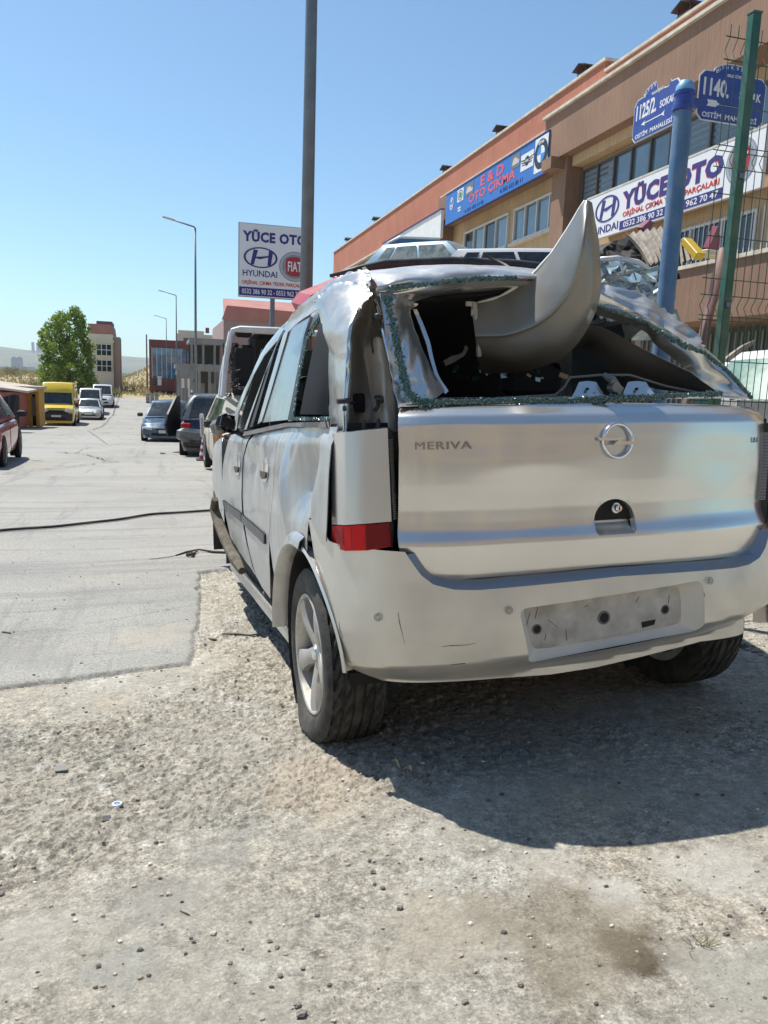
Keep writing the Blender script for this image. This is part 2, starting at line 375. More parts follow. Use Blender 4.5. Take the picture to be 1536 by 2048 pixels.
c = vscale(g, c, g.math('MULTIPLY', g.rng(g.noise(75, 7, .85), .38, .60, .72, 1.16), g.rng(g.noise(160, 3, .75), .36, .62, .72, 1.2)))
ln = g.math('ABSOLUTE', g.math('SUBTRACT', g.noise(.33, 9, .62), .5)); c = g.mix(g.rng(ln, .0016, .0004, 0, .5), c, (.10, .095, .09))
for (px, py, r) in ((360, 1268, .07), (90, 1330, .12), (310, 1048, .35), (40, 1310, .15)):
    p = gnd(px, py); c = g.mix(g.math('MULTIPLY', g.blob(p[0], p[1], r, 5), .35), c, (.22, .21, .20))
p = gnd(300, 1275); c = g.mix(g.math('MULTIPLY', g.blob(p[0], p[1], .2, 9, 1.1), .3), c, (.40, .35, .27))
n = g.bump(g.noise(70, 8, .8), .7, .007); n = g.bump(g.noise(220, 5, .7), .5, .002, n)
M_ROAD = g.fin(c, .85, n, .35)
g = NG('hill_scrub'); c = g.mix(g.rng(g.noise(.004, 7), .4, .6), (.17, .155, .09), (.07, .095, .05)); M_HILL = g.fin(c, .95)
big_mesh('ground', v, q[~inr & ~far], M_GROUND)
big_mesh('road', v, q[inr], M_ROAD)
big_mesh('hills', v, q[far], M_HILL)
# dark cracks and worn joints of the road, laid as thin filler strips that wander
def strip(name, pxs, wd, m, parent=None):
    P = [gnd(*p) for p in pxs]; pts = []
    for a, b in zip(P[:-1], P[1:]):
        n = max(4, int(np.linalg.norm(b-a)/.12))
        for k in range(n): pts.append(a+(b-a)*k/n)
    pts.append(P[-1]); out = MB(); L = len(pts); vv = []
    for i, p in enumerate(pts):
        t = pts[min(i+1, L-1)]-pts[max(i-1, 0)]; t = t/np.linalg.norm(t[:2]); nn = np.array([-t[1], t[0]])
        dist = min(np.linalg.norm(p[:2]), 30); ww = wd*(.25+1.1*random.random())*dist/16; off = (random.random()-.5)*wd*1.5*dist/10
        for s in (-1, 1):
            q2 = p[:2]+nn*(off+s*ww/2); vv.append((q2[0], q2[1], float(gz(*q2))+.0165+.0004*dist))
    out.add(vv, [(2*i, 2*i+1, 2*i+3, 2*i+2) for i in range(L-1)])
    return out
mb = MB()
for pxs, wd in (([(0, 949), (60, 942), (130, 936), (190, 928), (236, 924)], .03), ([(110, 905), (150, 907), (180, 912), (215, 923), (242, 925)], .035), ([(185, 861), (205, 853), (215, 843), (222, 834)], .03),
                ([(176, 862), (215, 890), (345, 886)], .012), ([(198, 866), (225, 866)], .06), ([(250, 870), (280, 871)], .06), ([(75, 952), (10, 955)], .02), ([(235, 845), (250, 845)], .06),
                ([(150, 908), (165, 900), (180, 896), (245, 890)], .012), ([(110, 906), (155, 908)], .05), ([(225, 832), (232, 812), (238, 797)], .03)):
    s_ = strip('x', pxs, wd, None); mb.add(s_.v, s_.f)
o = mb.build('road_cracks', mat('crack_fill', (.07, .065, .06), .95), None); tag(o, None, None, None, 'structure')
# loose gravel and chips (uncountable)
def pebble(mb, p, r, fl=.7):
    a = random.random()*6.28; n = 5; pts = []
    for k, (h, rr) in enumerate(((-.5, .6), (.05, 1.), (.55, .65))):
        for i in range(n):
            an = a+2*math.pi*i/n+k*.4; q_ = r*rr*(.75+.5*random.random()); pts.append((p[0]+q_*math.cos(an), p[1]+q_*math.sin(an)*.8, p[2]+h*r*fl*(.8+.4*random.random())))
    f = [tuple(range(n-1, -1, -1)), tuple(range(10, 15))]
    for k in range(2):
        for i in range(n): f.append((k*5+i, k*5+(i+1) % 5, k*5+5+(i+1) % 5, k*5+5+i))
    mb.add(pts, f)
def gtop(x, y): return float(gz(x, y)+(micro(np.array([x]), np.array([y]))[0] if y < 14 else .012))
mbs = [MB(), MB(), MB()]
N_ = 15000; ax = rng.uniform(-2.6, 3.6, N_); ay = .55+rng.uniform(0, 1, N_)**1.4*6; sz = .0016+.0065*rng.uniform(0, 1, N_)**4.2
ins_ = inside(ax, ay, RE); zt = gz(ax, ay)+micro(ax, ay)
for x, y, s, i, z in zip(ax, ay, sz, ins_, zt):
    if i and random.random() < .8: continue
    pebble(mbs[0 if random.random() < .55 else (1 if random.random() < .7 else 2)], (x, y, z+s*.2), s)
gm = [mat('grit_tan', (.36, .31, .25), .9, var=.3, vs=30), mat('grit_dark', (.10, .09, .08), .85, var=.4, vs=30), mat('grit_pale', (.58, .55, .50), .9)]
allg = MB(); mi = []
for k, mb_ in enumerate(mbs): allg.add(mb_.v, mb_.f); mi += [k]*len(mb_.f)
tag(mesh('gravel', allg.v, allg.f, None, None, False, gm, mi), 'loose gravel and grit on the worn concrete apron', 'gravel', None, 'stuff')
# stones one can tell apart, by pixel of the photo on the ground
ST = [(800, 1815, .012), (765, 1775, .010), (3, 1790, .013), (30, 1730, .008), (1355, 1712, .007), (1525, 1817, .011), (1198, 1930, .007), (745, 1745, .012), (1040, 1970, .010), (930, 2005, .010), (500, 1843, .006),
      (540, 1880, .008), (387, 1882, .007), (555, 1893, .008), (371, 1904, .007), (460, 1926, .008), (560, 1950, .008), (604, 2030, .015), (595, 2012, .011), (605, 1938, .008), (555, 1485, .007), (477, 1395, .007), (314, 1408, .006), (205, 1640, .006), (207, 1683, .007), (1335, 1820, .006), (1453, 1858, .005)]
for i, (px, py, r) in enumerate(ST):
    p = gnd(px, py); mb = MB(); pebble(mb, (0, 0, 0), r*.75); o = mb.build('stone', mat('stone_dark', (.20, .175, .15), .85, var=.3, vs=40), None)
    o.location = (p[0], p[1], gtop(p[0], p[1])+r*.3); tag(o, 'small dark angular stone lying loose on the pale concrete', 'stone', 'small dark stones on the concrete')
# ------------------------------------------------------------------ the wrecked silver car (nearest)
CQ = (1.3053, 2.4802, .0029, .0387, -.0683, -.0291)
def _cm(x, y, z, ya, pi, ro):
    return Matrix.Translation((x, y, z)) @ Matrix.Rotation(ya, 4, 'Z') @ Matrix.Rotation(pi, 4, 'X') @ Matrix.Rotation(ro, 4, 'Y')
CM = _cm(*CQ); CMn = np.array(CM)[:3, :3]; CT = np.array(CM)[:3, 3]
def P(px, py, Y):      # car-frame point on the plane y = Y seen at that pixel
    r = CMn.T@ray(px, py); o = CMn.T@(CC-CT); return o+r*((Y-o[1])/r[1])
def PX(px, py, X):
    r = CMn.T@ray(px, py); o = CMn.T@(CC-CT); return o+r*((X-o[0])/r[0])
car = thing('wrecked_car', 'crushed silver hatchback without rear glass, standing with a flat rear tyre nearest the camera', 'car')
car.matrix_world = CM
_pl = [(0, -.60), (-.2, -.597), (-.4, -.583), (-.55, -.556), (-.66, -.515), (-.74, -.455), (-.79, -.375), (-.82, -.27), (-.835, -.12), (-.845, .1), (-.85, .5), (-.85, 1.), (-.85, 1.6), (-.845, 2.2), (-.83, 2.7), (-.79, 3.0), (-.70, 3.2), (-.45, 3.36), (0, 3.42)]
def cr(p, n):
    p = np.array(p, float); q = np.vstack([2*p[0]-p[1], p, 2*p[-1]-p[-2]]); out = []
    for i in range(1, len(q)-2):
        for k in range(n):
            t = k/n; a, b, c, d = q[i-1:i+3]
            out.append(.5*((2*b)+(-a+c)*t+(2*a-5*b+4*c-d)*t*t+(-a+3*b-3*c+d)*t**3))
    out.append(q[-2]); return np.array(out)
_pc = cr(_pl, 12); _pc = np.vstack([_pc]); _sl = np.concatenate([[0], np.cumsum(np.hypot(*np.diff(_pc, axis=0).T))]); SMAX = _sl[-1]
def plan(s):
    s = np.asarray(s, float); a = np.abs(s); sg = np.where(s > 0, 1., -1.)     # s<0 is the left side of the car
    x = np.interp(a, _sl, _pc[:, 0]); y = np.interp(a, _sl, _pc[:, 1]); e = .02
    dx = np.interp(a+e, _sl, _pc[:, 0])-np.interp(a-e, _sl, _pc[:, 0]); dy = np.interp(a+e, _sl, _pc[:, 1])-np.interp(a-e, _sl, _pc[:, 1])
    n = np.hypot(dx, dy)+1e-9; nx = dy/n; ny = -dx/n      # inward normal for the left half
    nx = np.where(a < .021, 0, nx); ny = np.where(a < .021, 1, ny)
    return -x*sg, y, nx*-sg, ny
def S(s, z, prof, d=0.):
    x, y, nx, ny = plan(s); i = prof(s, z)+d
    return np.stack([x+nx*i, y+ny*i, np.asarray(z, float)+0*x], -1)
def pw(xs_, ys_): return lambda z: np.interp(z, xs_, ys_)
_hp = pw([.55, .60, .615, .66, .70, .712, .742, .755, .80, .87, .94, 1.0, 1.04, 1.07, 1.09, 1.10], [.075, .056, .050, .042, .0375, .040, .0505, .0535, .0545, .0515, .0500, .0505, .053, .068, .100, .14])
def hatch_p(s, z):
    dn = .006*np.exp(-((s+.50)/.13)**2-((z-1.0)/.06)**2)+.0011*np.sin(9*s+7*z+1.1*np.sin(11*z+3*s))+.0006*np.sin(23*s-9*z+2)-.006*np.exp(-((s+.28)/.16)**2-((z-.93)/.05)**2)
    return _hp(z)+dn+.006*np.exp(-((s-.45)/.12)**2-((z-.93)/.1)**2)+.03*np.clip(np.abs(s)-.62, 0, 1)
_bp = pw([.20, .25, .275, .31, .36, .44, .52, .60, .72], [.12, .085, .045, .012, .002, 0, .003, .008, .012])
def bump_p(s, z):
    a = np.abs(s)
    b = np.interp(s, [-.9, -.7, 0, .3, .66, .9], [.30, .318, .338, .362, .39, .39]); t = np.clip((b+.045-z)/.045, 0, 1.6)
    return _bp(z)*(z > .43)+.050*t**1.2+.012*sstep(.16, 0, z-b)
_sp = pw([.15, .30, .5, .72, .90, .985, 1.03, 1.05, 1.45, 1.6], [.06, .025, .006, .0, .012, .022, .045, .05, .155, .24])
def side_p(s, z):
    s = np.asarray(s, float); z = np.asarray(z, float); i = _sp(z)
    L = s < 0; a = np.abs(s); y = np.interp(a, _sl, _pc[:, 1])
    # dents of the left flank
    dn = .055*np.exp(-((y+.02)/.09)**2-((z-.86)/.12)**2)-.030*np.exp(-((y-.17-(z-.85)*.25)/.035)**2-((z-.83)/.14)**2)
    dn = dn+.03*np.exp(-((y+.14)/.07)**2-((z-.93)/.08)**2)-.014*np.exp(-((y+.20)/.04)**2-((z-.80)/.12)**2)
    dn = dn+.012*np.exp(-((y-.95)/.2)**2-((z-.9)/.05)**2)+.010*np.exp(-((y-1.75)/.22)**2-((z-.93)/.07)**2)+.003*(fbm(y+9, z+3, 5, 3, 2)-.5)+(.0015+.015*sstep(.35, .05, y)*sstep(.66, .80, z))*(fold(y, z, 4.2, 3, 2)-.5)
    dn = dn*sstep(-.27, -.15, y)
    return i+np.where(L, dn, 0)
def inv(px, py, prof, lo, hi, zlo=.12, zhi=1.6):
    ss = np.linspace(lo, hi, 240); zz = np.linspace(zlo, zhi, 160); A, B = np.meshgrid(ss, zz)
    key = (prof, lo, hi, zlo, zhi)
    if key not in _ic:
        p = S(A, B, prof)@CMn.T+CT; _ic[key] = (A, B, proj(p))
    A, B, Q = _ic[key]; d = (Q[..., 0]-px)**2+(Q[..., 1]-py)**2; k = np.unravel_index(np.argmin(d), d.shape)
    u = np.array([A[k], B[k]])
    def fn(u): return proj(S(np.array(u[0]), np.array(u[1]), prof)@CMn.T+CT)
    for _ in range(6):
        f0 = fn(u); J = np.stack([(fn(u+[1e-3, 0])-f0)/1e-3, (fn(u+[0, 1e-3])-f0)/1e-3], 1)
        try: st = np.linalg.solve(J+1e-6*np.eye(2), np.array([px, py])-f0)
        except Exception: break
        st = np.clip(st, -.03, .03); un = u+st
        if np.linalg.norm(fn(un)-[px, py]) < np.linalg.norm(f0-[px, py]): u = un
        else: u = u+st*.3
    return u
_ic = {}
def invs(pts, prof, lo, hi, **k): return [inv(*p, prof, lo, hi, **k) for p in pts]
def resample(P_, sp, closed=True):
    P_ = np.array(P_, float); out = []; n = len(P_)
    for i in range(n if closed else n-1):
        a = P_[i]; b = P_[(i+1) % n]; m = max(1, int(np.linalg.norm(b-a)/sp))
        for k in range(m): out.append(a+(b-a)*k/m)
    if not closed: out.append(P_[-1])
    return np.array(out)
def roundpoly(P_, r, n=4):
    P_ = np.array(P_, float); out = []; L = len(P_)
    for i in range(L):
        a, b, c = P_[i-1], P_[i], P_[(i+1) % L]; d1 = np.linalg.norm(a-b); d2 = np.linalg.norm(c-b); q1 = b+(a-b)*min(r/d1, .45); q2 = b+(c-b)*min(r/d2, .45)
        for k in range(n+1): t = k/n; out.append((1-t)**2*q1+2*t*(1-t)*b+t*t*q2)
    return np.array(out)
def panel(name, outline, surf, m, parent, th=.004, sp=.014, holes=(), smooth=True, back=True, inward=1):
    O = resample(outline, sp); HS = [resample(h, sp) for h in holes]
    lo = O.min(0); hi = O.max(0); gx, gy = np.meshgrid(np.arange(lo[0], hi[0], sp), np.arange(lo[1], hi[1], sp*.87))
    gx = gx+(np.arange(gy.shape[0]) % 2)[:, None]*sp/2; gx = gx.ravel(); gy = gy.ravel()
    k = inside(gx, gy, O) & (segdist(gx, gy, O) > sp*.55)
    for h in HS: k &= ~inside(gx, gy, h) & (segdist(gx, gy, h) > sp*.55)
    pts = [Vector(p) for p in O]; ed = [(i, (i+1) % len(O)) for i in range(len(O))]; loops = [list(range(len(O)))]
    for h in HS:
        n = len(pts); pts += [Vector(p) for p in h]; ed += [(n+i, n+(i+1) % len(h)) for i in range(len(h))]; loops.append(list(range(n, n+len(h))))
    pts += [Vector((a, b)) for a, b in zip(gx[k], gy[k])]
    V2, E2, F2, ov, oe, of = delaunay_2d_cdt(pts, ed, [], 0, 1e-6)
    V2 = np.array([tuple(p) for p in V2]); F2 = np.array([tuple(f) for f in F2 if len(f) == 3]); cc = V2[F2].mean(1)
    kk = inside(cc[:, 0], cc[:, 1], O)
    for h in HS: kk &= ~inside(cc[:, 0], cc[:, 1], h)
    F2 = F2[kk]
    A = surf(V2[:, 0], V2[:, 1], 0.); B = surf(V2[:, 0], V2[:, 1], th)
    # orient outward
    n = np.cross(A[F2[:, 1]]-A[F2[:, 0]], A[F2[:, 2]]-A[F2[:, 0]]); inw = (B-A)[F2[:, 0]]
    flip = (n*inw).sum(1) > 0; F2[flip] = F2[flip][:, ::-1]
    fs = [tuple(f) for f in F2]; nv = len(V2)
    if back: fs += [tuple(nv+i for i in f[::-1]) for f in F2]
    cnt = {}
    for f in F2:
        for i in range(3): e = (f[i], f[(i+1) % 3]); cnt[e] = 1
    for (a, b) in list(cnt):
        if (b, a) not in cnt: fs.append((b, a, a+nv, b+nv))
    o = mesh(name, np.vstack([A, B]), fs, m, parent, True)
    e = .0015; u_, v_ = V2[:, 0], V2[:, 1]; nn = np.cross(surf(u_+e, v_, 0.)-surf(u_-e, v_, 0.), surf(u_, v_+e, 0.)-surf(u_, v_-e, 0.)); nn /= np.linalg.norm(nn, axis=1, keepdims=True)+1e-12
    sg = np.sign((nn*(A-B)).sum(1)); sg[sg == 0] = 1; nn = nn*sg[:, None]
    o.data.normals_split_custom_set_from_vertices([tuple(q_) for q_ in np.vstack([nn, -nn])]); return o
def grid(name, G, m, parent, th=.003, smooth=True, side=1):
    G = np.asarray(G, float); a, b, _ = G.shape
    du = np.gradient(G, axis=0); dv = np.gradient(G, axis=1); n = np.cross(du, dv); n /= np.linalg.norm(n, axis=-1, keepdims=True)+1e-9
    o = CMn.T@(CC-CT)
    if parent is not car: o = CC
    if ((o-G)*n).sum(-1).mean() < 0: n = -n; flip = False
    else: flip = True
    flip = not flip
    B = G-n*th; v = np.vstack([G.reshape(-1, 3), B.reshape(-1, 3)]); N = a*b; f = []
    for i in range(a-1):
        for j in range(b-1):
            q = (i*b+j, i*b+j+1, (i+1)*b+j+1, (i+1)*b+j)
            f.append(q if flip else q[::-1]); f.append(tuple(N+k for k in (q[::-1] if flip else q)))
    bd = [(0, j) for j in range(b)]+[(i, b-1) for i in range(1, a)]+[(a-1, j) for j in range(b-2, -1, -1)]+[(i, 0) for i in range(a-2, 0, -1)]
    bi = [i*b+j for i, j in bd]
    for k in range(len(bi)):
        p, q = bi[k], bi[(k+1) % len(bi)]; f.append((q, p, p+N, q+N) if flip else (p, q, q+N, p+N))
    return mesh(name, v, f, m, parent, 50)
def patch(name, rows, m, parent, n=7, noise=0., ns=14, th=.003, lin=False, fn=None, seed=0, jag=0):
    fn = fn or P
    K = np.array([[fn(*p) for p in r] for r in rows])
    if lin:
        A = np.array([resample_n(r, (len(r)-1)*n) for r in K]); B = np.array([resample_n(A[:, j], (len(rows)-1)*n) for j in range(A.shape[1])]).transpose(1, 0, 2)
    else:
        A = np.array([cr(r, n) for r in K]); B = np.array([cr(A[:, j], n) for j in range(A.shape[1])]).transpose(1, 0, 2)
    if noise:
        q = .45*(fbm(B[..., 0]*1.+B[..., 1]*.7+5, B[..., 2]+B[..., 1]*.5+5, ns, 3, seed)-.5)+1.25*(fold(B[..., 0]+B[..., 1]*.7, B[..., 2]+B[..., 1]*.3, ns*.8, seed+40, 2)-.5)
        e = np.minimum(np.minimum(np.arange(B.shape[0]), np.arange(B.shape[0])[::-1])[:, None], np.minimum(np.arange(B.shape[1]), np.arange(B.shape[1])[::-1])[None]); B[..., 1] += q*noise*np.clip(e/2, .3, 1)
        B[..., 0] += q*noise*.5
    if jag:
        rj = np.random.default_rng(seed+5)
        for e_ in (B[:, -1], B[0]): e_ += rj.normal(0, jag, e_.shape)
        B[:, -2] += rj.normal(0, jag*.4, B[:, -2].shape)
    return grid(name, B, m, parent, th)
def resample_n(r, n):
    r = np.array(r); k = len(r)-1; t = np.linspace(0, k, n+1); i = np.minimum(t.astype(int), k-1); f = (t-i)[:, None]; return r[i]*(1-f)+r[i+1]*f
LO, HI = -3.2, 0.
mirror = lambda pts: [(-a, b) for a, b in pts]
SH = lambda u, v, d: S(u, v, hatch_p, d)
SB = lambda u, v, d: S(u, v, bump_p, d)
SS = lambda u, v, d: S(u, v, side_p, d)
# --- tailgate
tgl = [(0, .612), (-.25, .606), (-.45, .603)]+[tuple(inv(a_, b_, hatch_p, -1, 1)) for a_, b_ in ((848, 1163), (818, 1148), (802, 1118), (795, 1065), (797, 1000), (798, 900), (800, 817))]+[(-.3, 1.10), (0, 1.105)]

tgo = tgl+[(-a*(1.075 if b < 1.0 else 1.04), b) for a, b in tgl[-2:0:-1]]
hole = [(.0+.072*math.cos(t)+.012, .752+.062*max(0, math.sin(t))) for t in np.linspace(math.pi, 0, 16)]+[(.084, .722), (.074, .708), (-.05, .708), (-.06, .722)]
tg = panel('tailgate', tgo, SH, PAINT, car, th=.006, holes=[hole])
# handle pocket
hc = np.array(hole); cen = hc.mean(0)
sc_ = lambda k, d, zs=0: S(cen[0]+(hc[:, 0]-cen[0])*k, cen[1]+(hc[:, 1]-cen[1])*k, hatch_p, d)
mb = MB(); n = len(hc); A0 = sc_(1., .004); A1 = sc_(.97, .022)
mb.add(np.vstack([A0, A1]), [(i, (i+1) % n, n+(i+1) % n, n+i) for i in range(n)]); mb.build('handle_pocket', PAINT, tg, 30)
dd = [(.0+.070*math.cos(t)+.012, .750+.060*max(0, math.sin(t))) for t in np.linspace(math.pi, 0, 20)]
pk = panel('handle_cover', dd, lambda u, v, d: SH(u, v, d+.018), mat('cover_black', (.012, .012, .013), .6, spec=.25), tg, sp=.012)
scp = np.array([[S(np.array(x), np.array(z), hatch_p, d) for x in np.linspace(-.057, .081, 10)] for z, d in ((.749, .022), (.742, .030), (.73, .026), (.718, .012), (.709, .002))])
grid('handle_scoop', scp, PAINT, tg if False else car, .002)
lc = S(np.array(.028), np.array(.785), hatch_p, .012)
mb = MB(); mb.lathe([(.0, -.016), (.009, -.016), (.011, -.013), (.0115, 0), (.016, .0), (.016, .008)], lc, 'y', 20); lk = mb.build('lock', CHROME, tg, 30)
mb = MB(); mb.box((lc[0], lc[1]-.0165, lc[2]), (.0025, .002, .012)); mb.build('keyhole', DARK, lk)
# badge ring with bolt, lettering warped on to the panel
def warp(o2, cx_, cz, prof, off=-.002, sx=1, rot=0):
    me = o2.data; co = np.empty(len(me.vertices)*3); me.vertices.foreach_get('co', co); co = co.reshape(-1, 3)
    c, s = math.cos(rot), math.sin(rot); u = cx_+(co[:, 0]*c-co[:, 1]*s)*sx; vz = cz+(co[:, 0]*s+co[:, 1]*c)
    p = S(u, vz, prof, 0); x, y, nx, ny = plan(u); h = co[:, 2]+0
    h = h+.0055; p[:, 0] -= nx*h; p[:, 1] -= ny*h
    me.vertices.foreach_set('co', p.ravel()); me.update(); return o2
def textmesh(name, body, size, m, parent, ext=.002, bold=0., sx=1., sp=1., align='LEFT', res=2):
    cu = bpy.data.curves.new(name, 'FONT'); cu.body = body; cu.size = size; cu.extrude = ext; cu.offset = bold*size; cu.align_x = align
    cu.space_character = sp; cu.resolution_u = res
    o = bpy.data.objects.new(name, cu); COL.objects.link(o); o.scale.x = 1
    dg = bpy.context.evaluated_depsgraph_get(); dg.update(); me = bpy.data.meshes.new_from_object(o.evaluated_get(dg))
    COL.objects.unlink(o); bpy.data.objects.remove(o)
    me.transform(Matrix.Diagonal((sx, 1, 1, 1))); me.materials.clear(); me.materials.append(m)
    o = bpy.data.objects.new(name, me); COL.objects.link(o)
    if parent: o.parent = parent
    return o
def m_inv(px, py, prof=hatch_p, lo=-1.0, hi=1.0): return inv(px, py, prof, lo, hi)
a = m_inv(828, 899); b = m_inv(941, 894)
t = textmesh('model_lettering', 'MERIVA', .029, mat('letter_metal', (.30, .31, .33), .2, metal=.9), tg, .0025, 0, 1, 1.12); t.data.update()
wv = [v_.co.x for v_ in t.data.vertices]; t.data.transform(Matrix.Diagonal(((b[0]-a[0])/(max(wv)-min(wv)), 1.05, 1, 1)))
warp(t, a[0], a[1], hatch_p)
a = (.585, .972); t = textmesh('engine_lettering', '1.6', .024, MATS['letter_metal'], tg, .002, .004, 1.1); warp(t, a[0], a[1], hatch_p)
a = m_inv(1232, 881)
mb = MB(); ring = [(.050*math.cos(t), .050*math.sin(t), .004) for t in np.linspace(0, 2*math.pi, 41)]; mb.tube(ring, .0052, 8, False)
mb.prism([(-.071, .010), (.020, .010), (.004, -.002), (.071, -.002), (.064, -.012), (-.024, -.012), (-.006, .001), (-.064, .001)], (0, 0, .006), (1, 0, 0), (0, 1, 0), (0, 0, .009))
o = mb.build('badge', CHROME, tg, 40); warp(o, a[0], a[1], hatch_p)
# window frame of the tailgate (inner sheet), bent
fl = patch('tailgate_frame', [
 [(760, 586, -.27), (790, 583, -.25), (815, 581, -.22), (845, 580, -.19)],
 [(768, 640, -.30), (792, 632, -.27), (808, 628, -.22), (822, 622, -.17)],
 [(776, 700, -.35), (800, 690, -.31), (822, 683, -.27), (838, 678, -.21)],
 [(785, 760, -.39), (812, 752, -.36), (845, 742, -.32), (862, 735, -.26)],
 [(797, 815, -.43), (830, 806, -.41), (868, 797, -.38), (890, 782, -.31)]], PAINT, car, 7, .012, 16)
patch('tailgate_frame', [
 [(756, 583, -.26), (850, 572, -.25), (950, 562, -.24), (1040, 562, -.24), (1120, 570, -.25), (1196, 590, -.26)],
 [(790, 590, -.25), (860, 586, -.23), (950, 575, -.21), (1040, 572, -.21), (1120, 580, -.22), (1196, 606, -.24)],
 [(830, 602, -.19), (880, 590, -.17), (955, 584, -.16), (1040, 580, -.16), (1120, 590, -.17), (1190, 622, -.18)]], PAINT, car, 7, .006, 16)
patch('tailgate_frame', [
 [(1196, 585, -.25), (1297, 638, -.27), (1335, 660, -.29), (1410, 706, -.33), (1460, 752, -.37), (1502, 797, -.41)],
 [(1194, 605, -.24), (1290, 648, -.25), (1325, 676, -.27), (1395, 724, -.31), (1440, 765, -.36), (1488, 797, -.41)],
 [(1190, 628, -.20), (1283, 660, -.20), (1312, 690, -.23), (1370, 735, -.27), (1415, 770, -.33), (1462, 800, -.38)]], PAINT, car, 7, .014, 14, seed=4)
patch('window_sill', [
 [(797, 812, -.435), (1000, 805, -.445), (1200, 800, -.45), (1400, 795, -.44), (1500, 797, -.42)],
 [(812, 802, -.40), (1000, 797, -.40), (1200, 792, -.41), (1400, 788, -.40), (1490, 790, -.39)],
 [(880, 795, -.33), (1000, 794, -.33), (1200, 789, -.33), (1380, 784, -.33), (1462, 785, -.33)]], PAINT, car, 6, .004, 12)
def crumbs(path, w0, per, s0=.0035, s1=.007, seed=1, off=-.008):
    rr = np.random.default_rng(seed); mb = MB(); pts = [P(*p) for p in path]
    for a, b, wA, wB in zip(pts[:-1], pts[1:], w0[:-1], w0[1:]):
        L = np.linalg.norm(b-a); n = int(L*per)
        for k in range(n):
            t = rr.random(); p = a+(b-a)*t; ww = wA+(wB-wA)*t; d = (b-a)/L
            nn = np.array([d[2], 0, -d[0]]); p = p+nn*rr.normal(0, .34)*ww+np.array([0, off-abs(rr.normal(0, .25))*ww*.4, 0])
            s = rr.uniform(s0, s1); M = Matrix.Rotation(rr.random()*6, 3, 'X') @ Matrix.Rotation(rr.random()*6, 3, 'Y')
            c = [Vector((sx*s/2*rr.uniform(.6, 1.3), sy*s/2, sz*s/2*rr.uniform(.5, 1.2))) for sz in (-1, 1) for sx, sy in ((-1, -1), (1, -1), (1, 1), (-1, 1))]
            mb.add([Vector(p)+M@q_ for q_ in c], [(3, 2, 1, 0), (4, 5, 6, 7), (0, 1, 5, 4), (1, 2, 6, 5), (2, 3, 7, 6), (3, 0, 4, 7)])
    return mb
cb = crumbs([(772, 592, -.28), (780, 630, -.31), (790, 680, -.34), (802, 740, -.38), (812, 785, -.41), (835, 805, -.43), (880, 806, -.44), (1000, 801, -.45), (1100, 803, -.46), (1250, 797, -.46), (1380, 790, -.45), (1440, 788, -.43)], [.024, .015, .019, .017, .027, .026, .010, .008, .014, .016, .006, .013], 3200, .003, .006)
cb.build('glass_crumbs', CRUMB, car)
cb = crumbs([(772, 580, -.28), (860, 568, -.26), (950, 558, -.25), (1030, 556, -.25)], [.009, .005, .009, .005], 2000, seed=3); cb.build('glass_crumbs', CRUMB, car)
cb = crumbs([(1195, 613, -.28), (1290, 645, -.29), (1322, 668, -.30), (1360, 690, -.32), (1405, 706, -.35), (1450, 742, -.38), (1500, 796, -.42)], [.005, .003, .010, .011, .007, .008, .009], 2200, seed=5); cb.build('glass_crumbs', CRUMB, car)
# brackets and latch on the sill
for k, (x0, x1, x2, x3) in enumerate(((1142, 1158, 1192, 1212), (1242, 1256, 1292, 1318))):
    patch('hinge_bracket', [[(x1, 764, -.36), ((x1+x2)/2, 762, -.355), (x2, 764, -.36)], [(x1-8, 782, -.385), ((x1+x2)/2, 780, -.38), (x2+12, 782, -.385)], [(x0, 796, -.41), ((x0+x3)/2, 796, -.40), (x3, 794, -.41)]], PAINT, car, 5)
    q_ = P((x1+x2)/2, 778, -.388); MB().lathe([(0, -.002), (.0045, -.002), (.0045, .006)], q_, 'y', 12).build('bolt_hole', DARK, car)
mb = MB(); q_ = P(1226, 775, -.40); mb.tube([P(1208, 750, -.37), P(1225, 760, -.40), P(1240, 780, -.40)], [.009, .013, .010], 7); mb.lathe([(.0, -.02), (.016, -.02), (.018, -.005), (.016, .012), (.0, .012)], q_, 'y', 14); mb.box(q_+[-.01, -.01, .02], (.02, .018, .012), rx=.4); mb.box(q_+[.015, -.012, -.01], (.014, .014, .026), ry=.5)
mb.build('latch', mat('dull_metal', (.22, .21, .19), .45, metal=.8, dirt=.4), car, 35)
# --- bumper with recess
def ez(s):
    a = np.abs(s); return np.interp(a, [0, .45, .52, .58, .615, .64, .66, .9], [.588, .578, .582, .598, .625, .66, .690, .690])
arch_c = (0.0, .275); arch_r = .375
def side_s(y):      # arc position of flank y on the left
    return -np.interp(y, _pc[:, 1], _sl)
_bb = [tuple(inv(a_, b_, bump_p, -1, 1)) for a_, b_ in ((1190, 1335), (1100, 1349), (1000, 1356), (900, 1363), (820, 1365), (765, 1361))]
bo = _bb
bo += [(side_s(-arch_r*math.cos(t))+0, arch_c[1]+arch_r*math.sin(t)) for t in np.linspace(.12, 1.05, 12)]
bo += [(side_s(-.10), .745), (side_s(-.17), .758), (side_s(-.22), .735), (side_s(-.29), .700), (-.83, .694), (-.75, .694), (-.66, .690)]
bo += [(s_, float(ez(s_))) for s_ in (-.64, -.625, -.615, -.60, -.58, -.55, -.52, -.45, -.3, -.15, 0)]
bo = bo+[(-a_, b_) for a_, b_ in bo[-2:6:-1]]+[(.74, .40), (.66, .392)]+[tuple(inv(a_, b_, bump_p, -1, 1)) for a_, b_ in ((1480, 1258), (1400, 1283), (1300, 1309))]
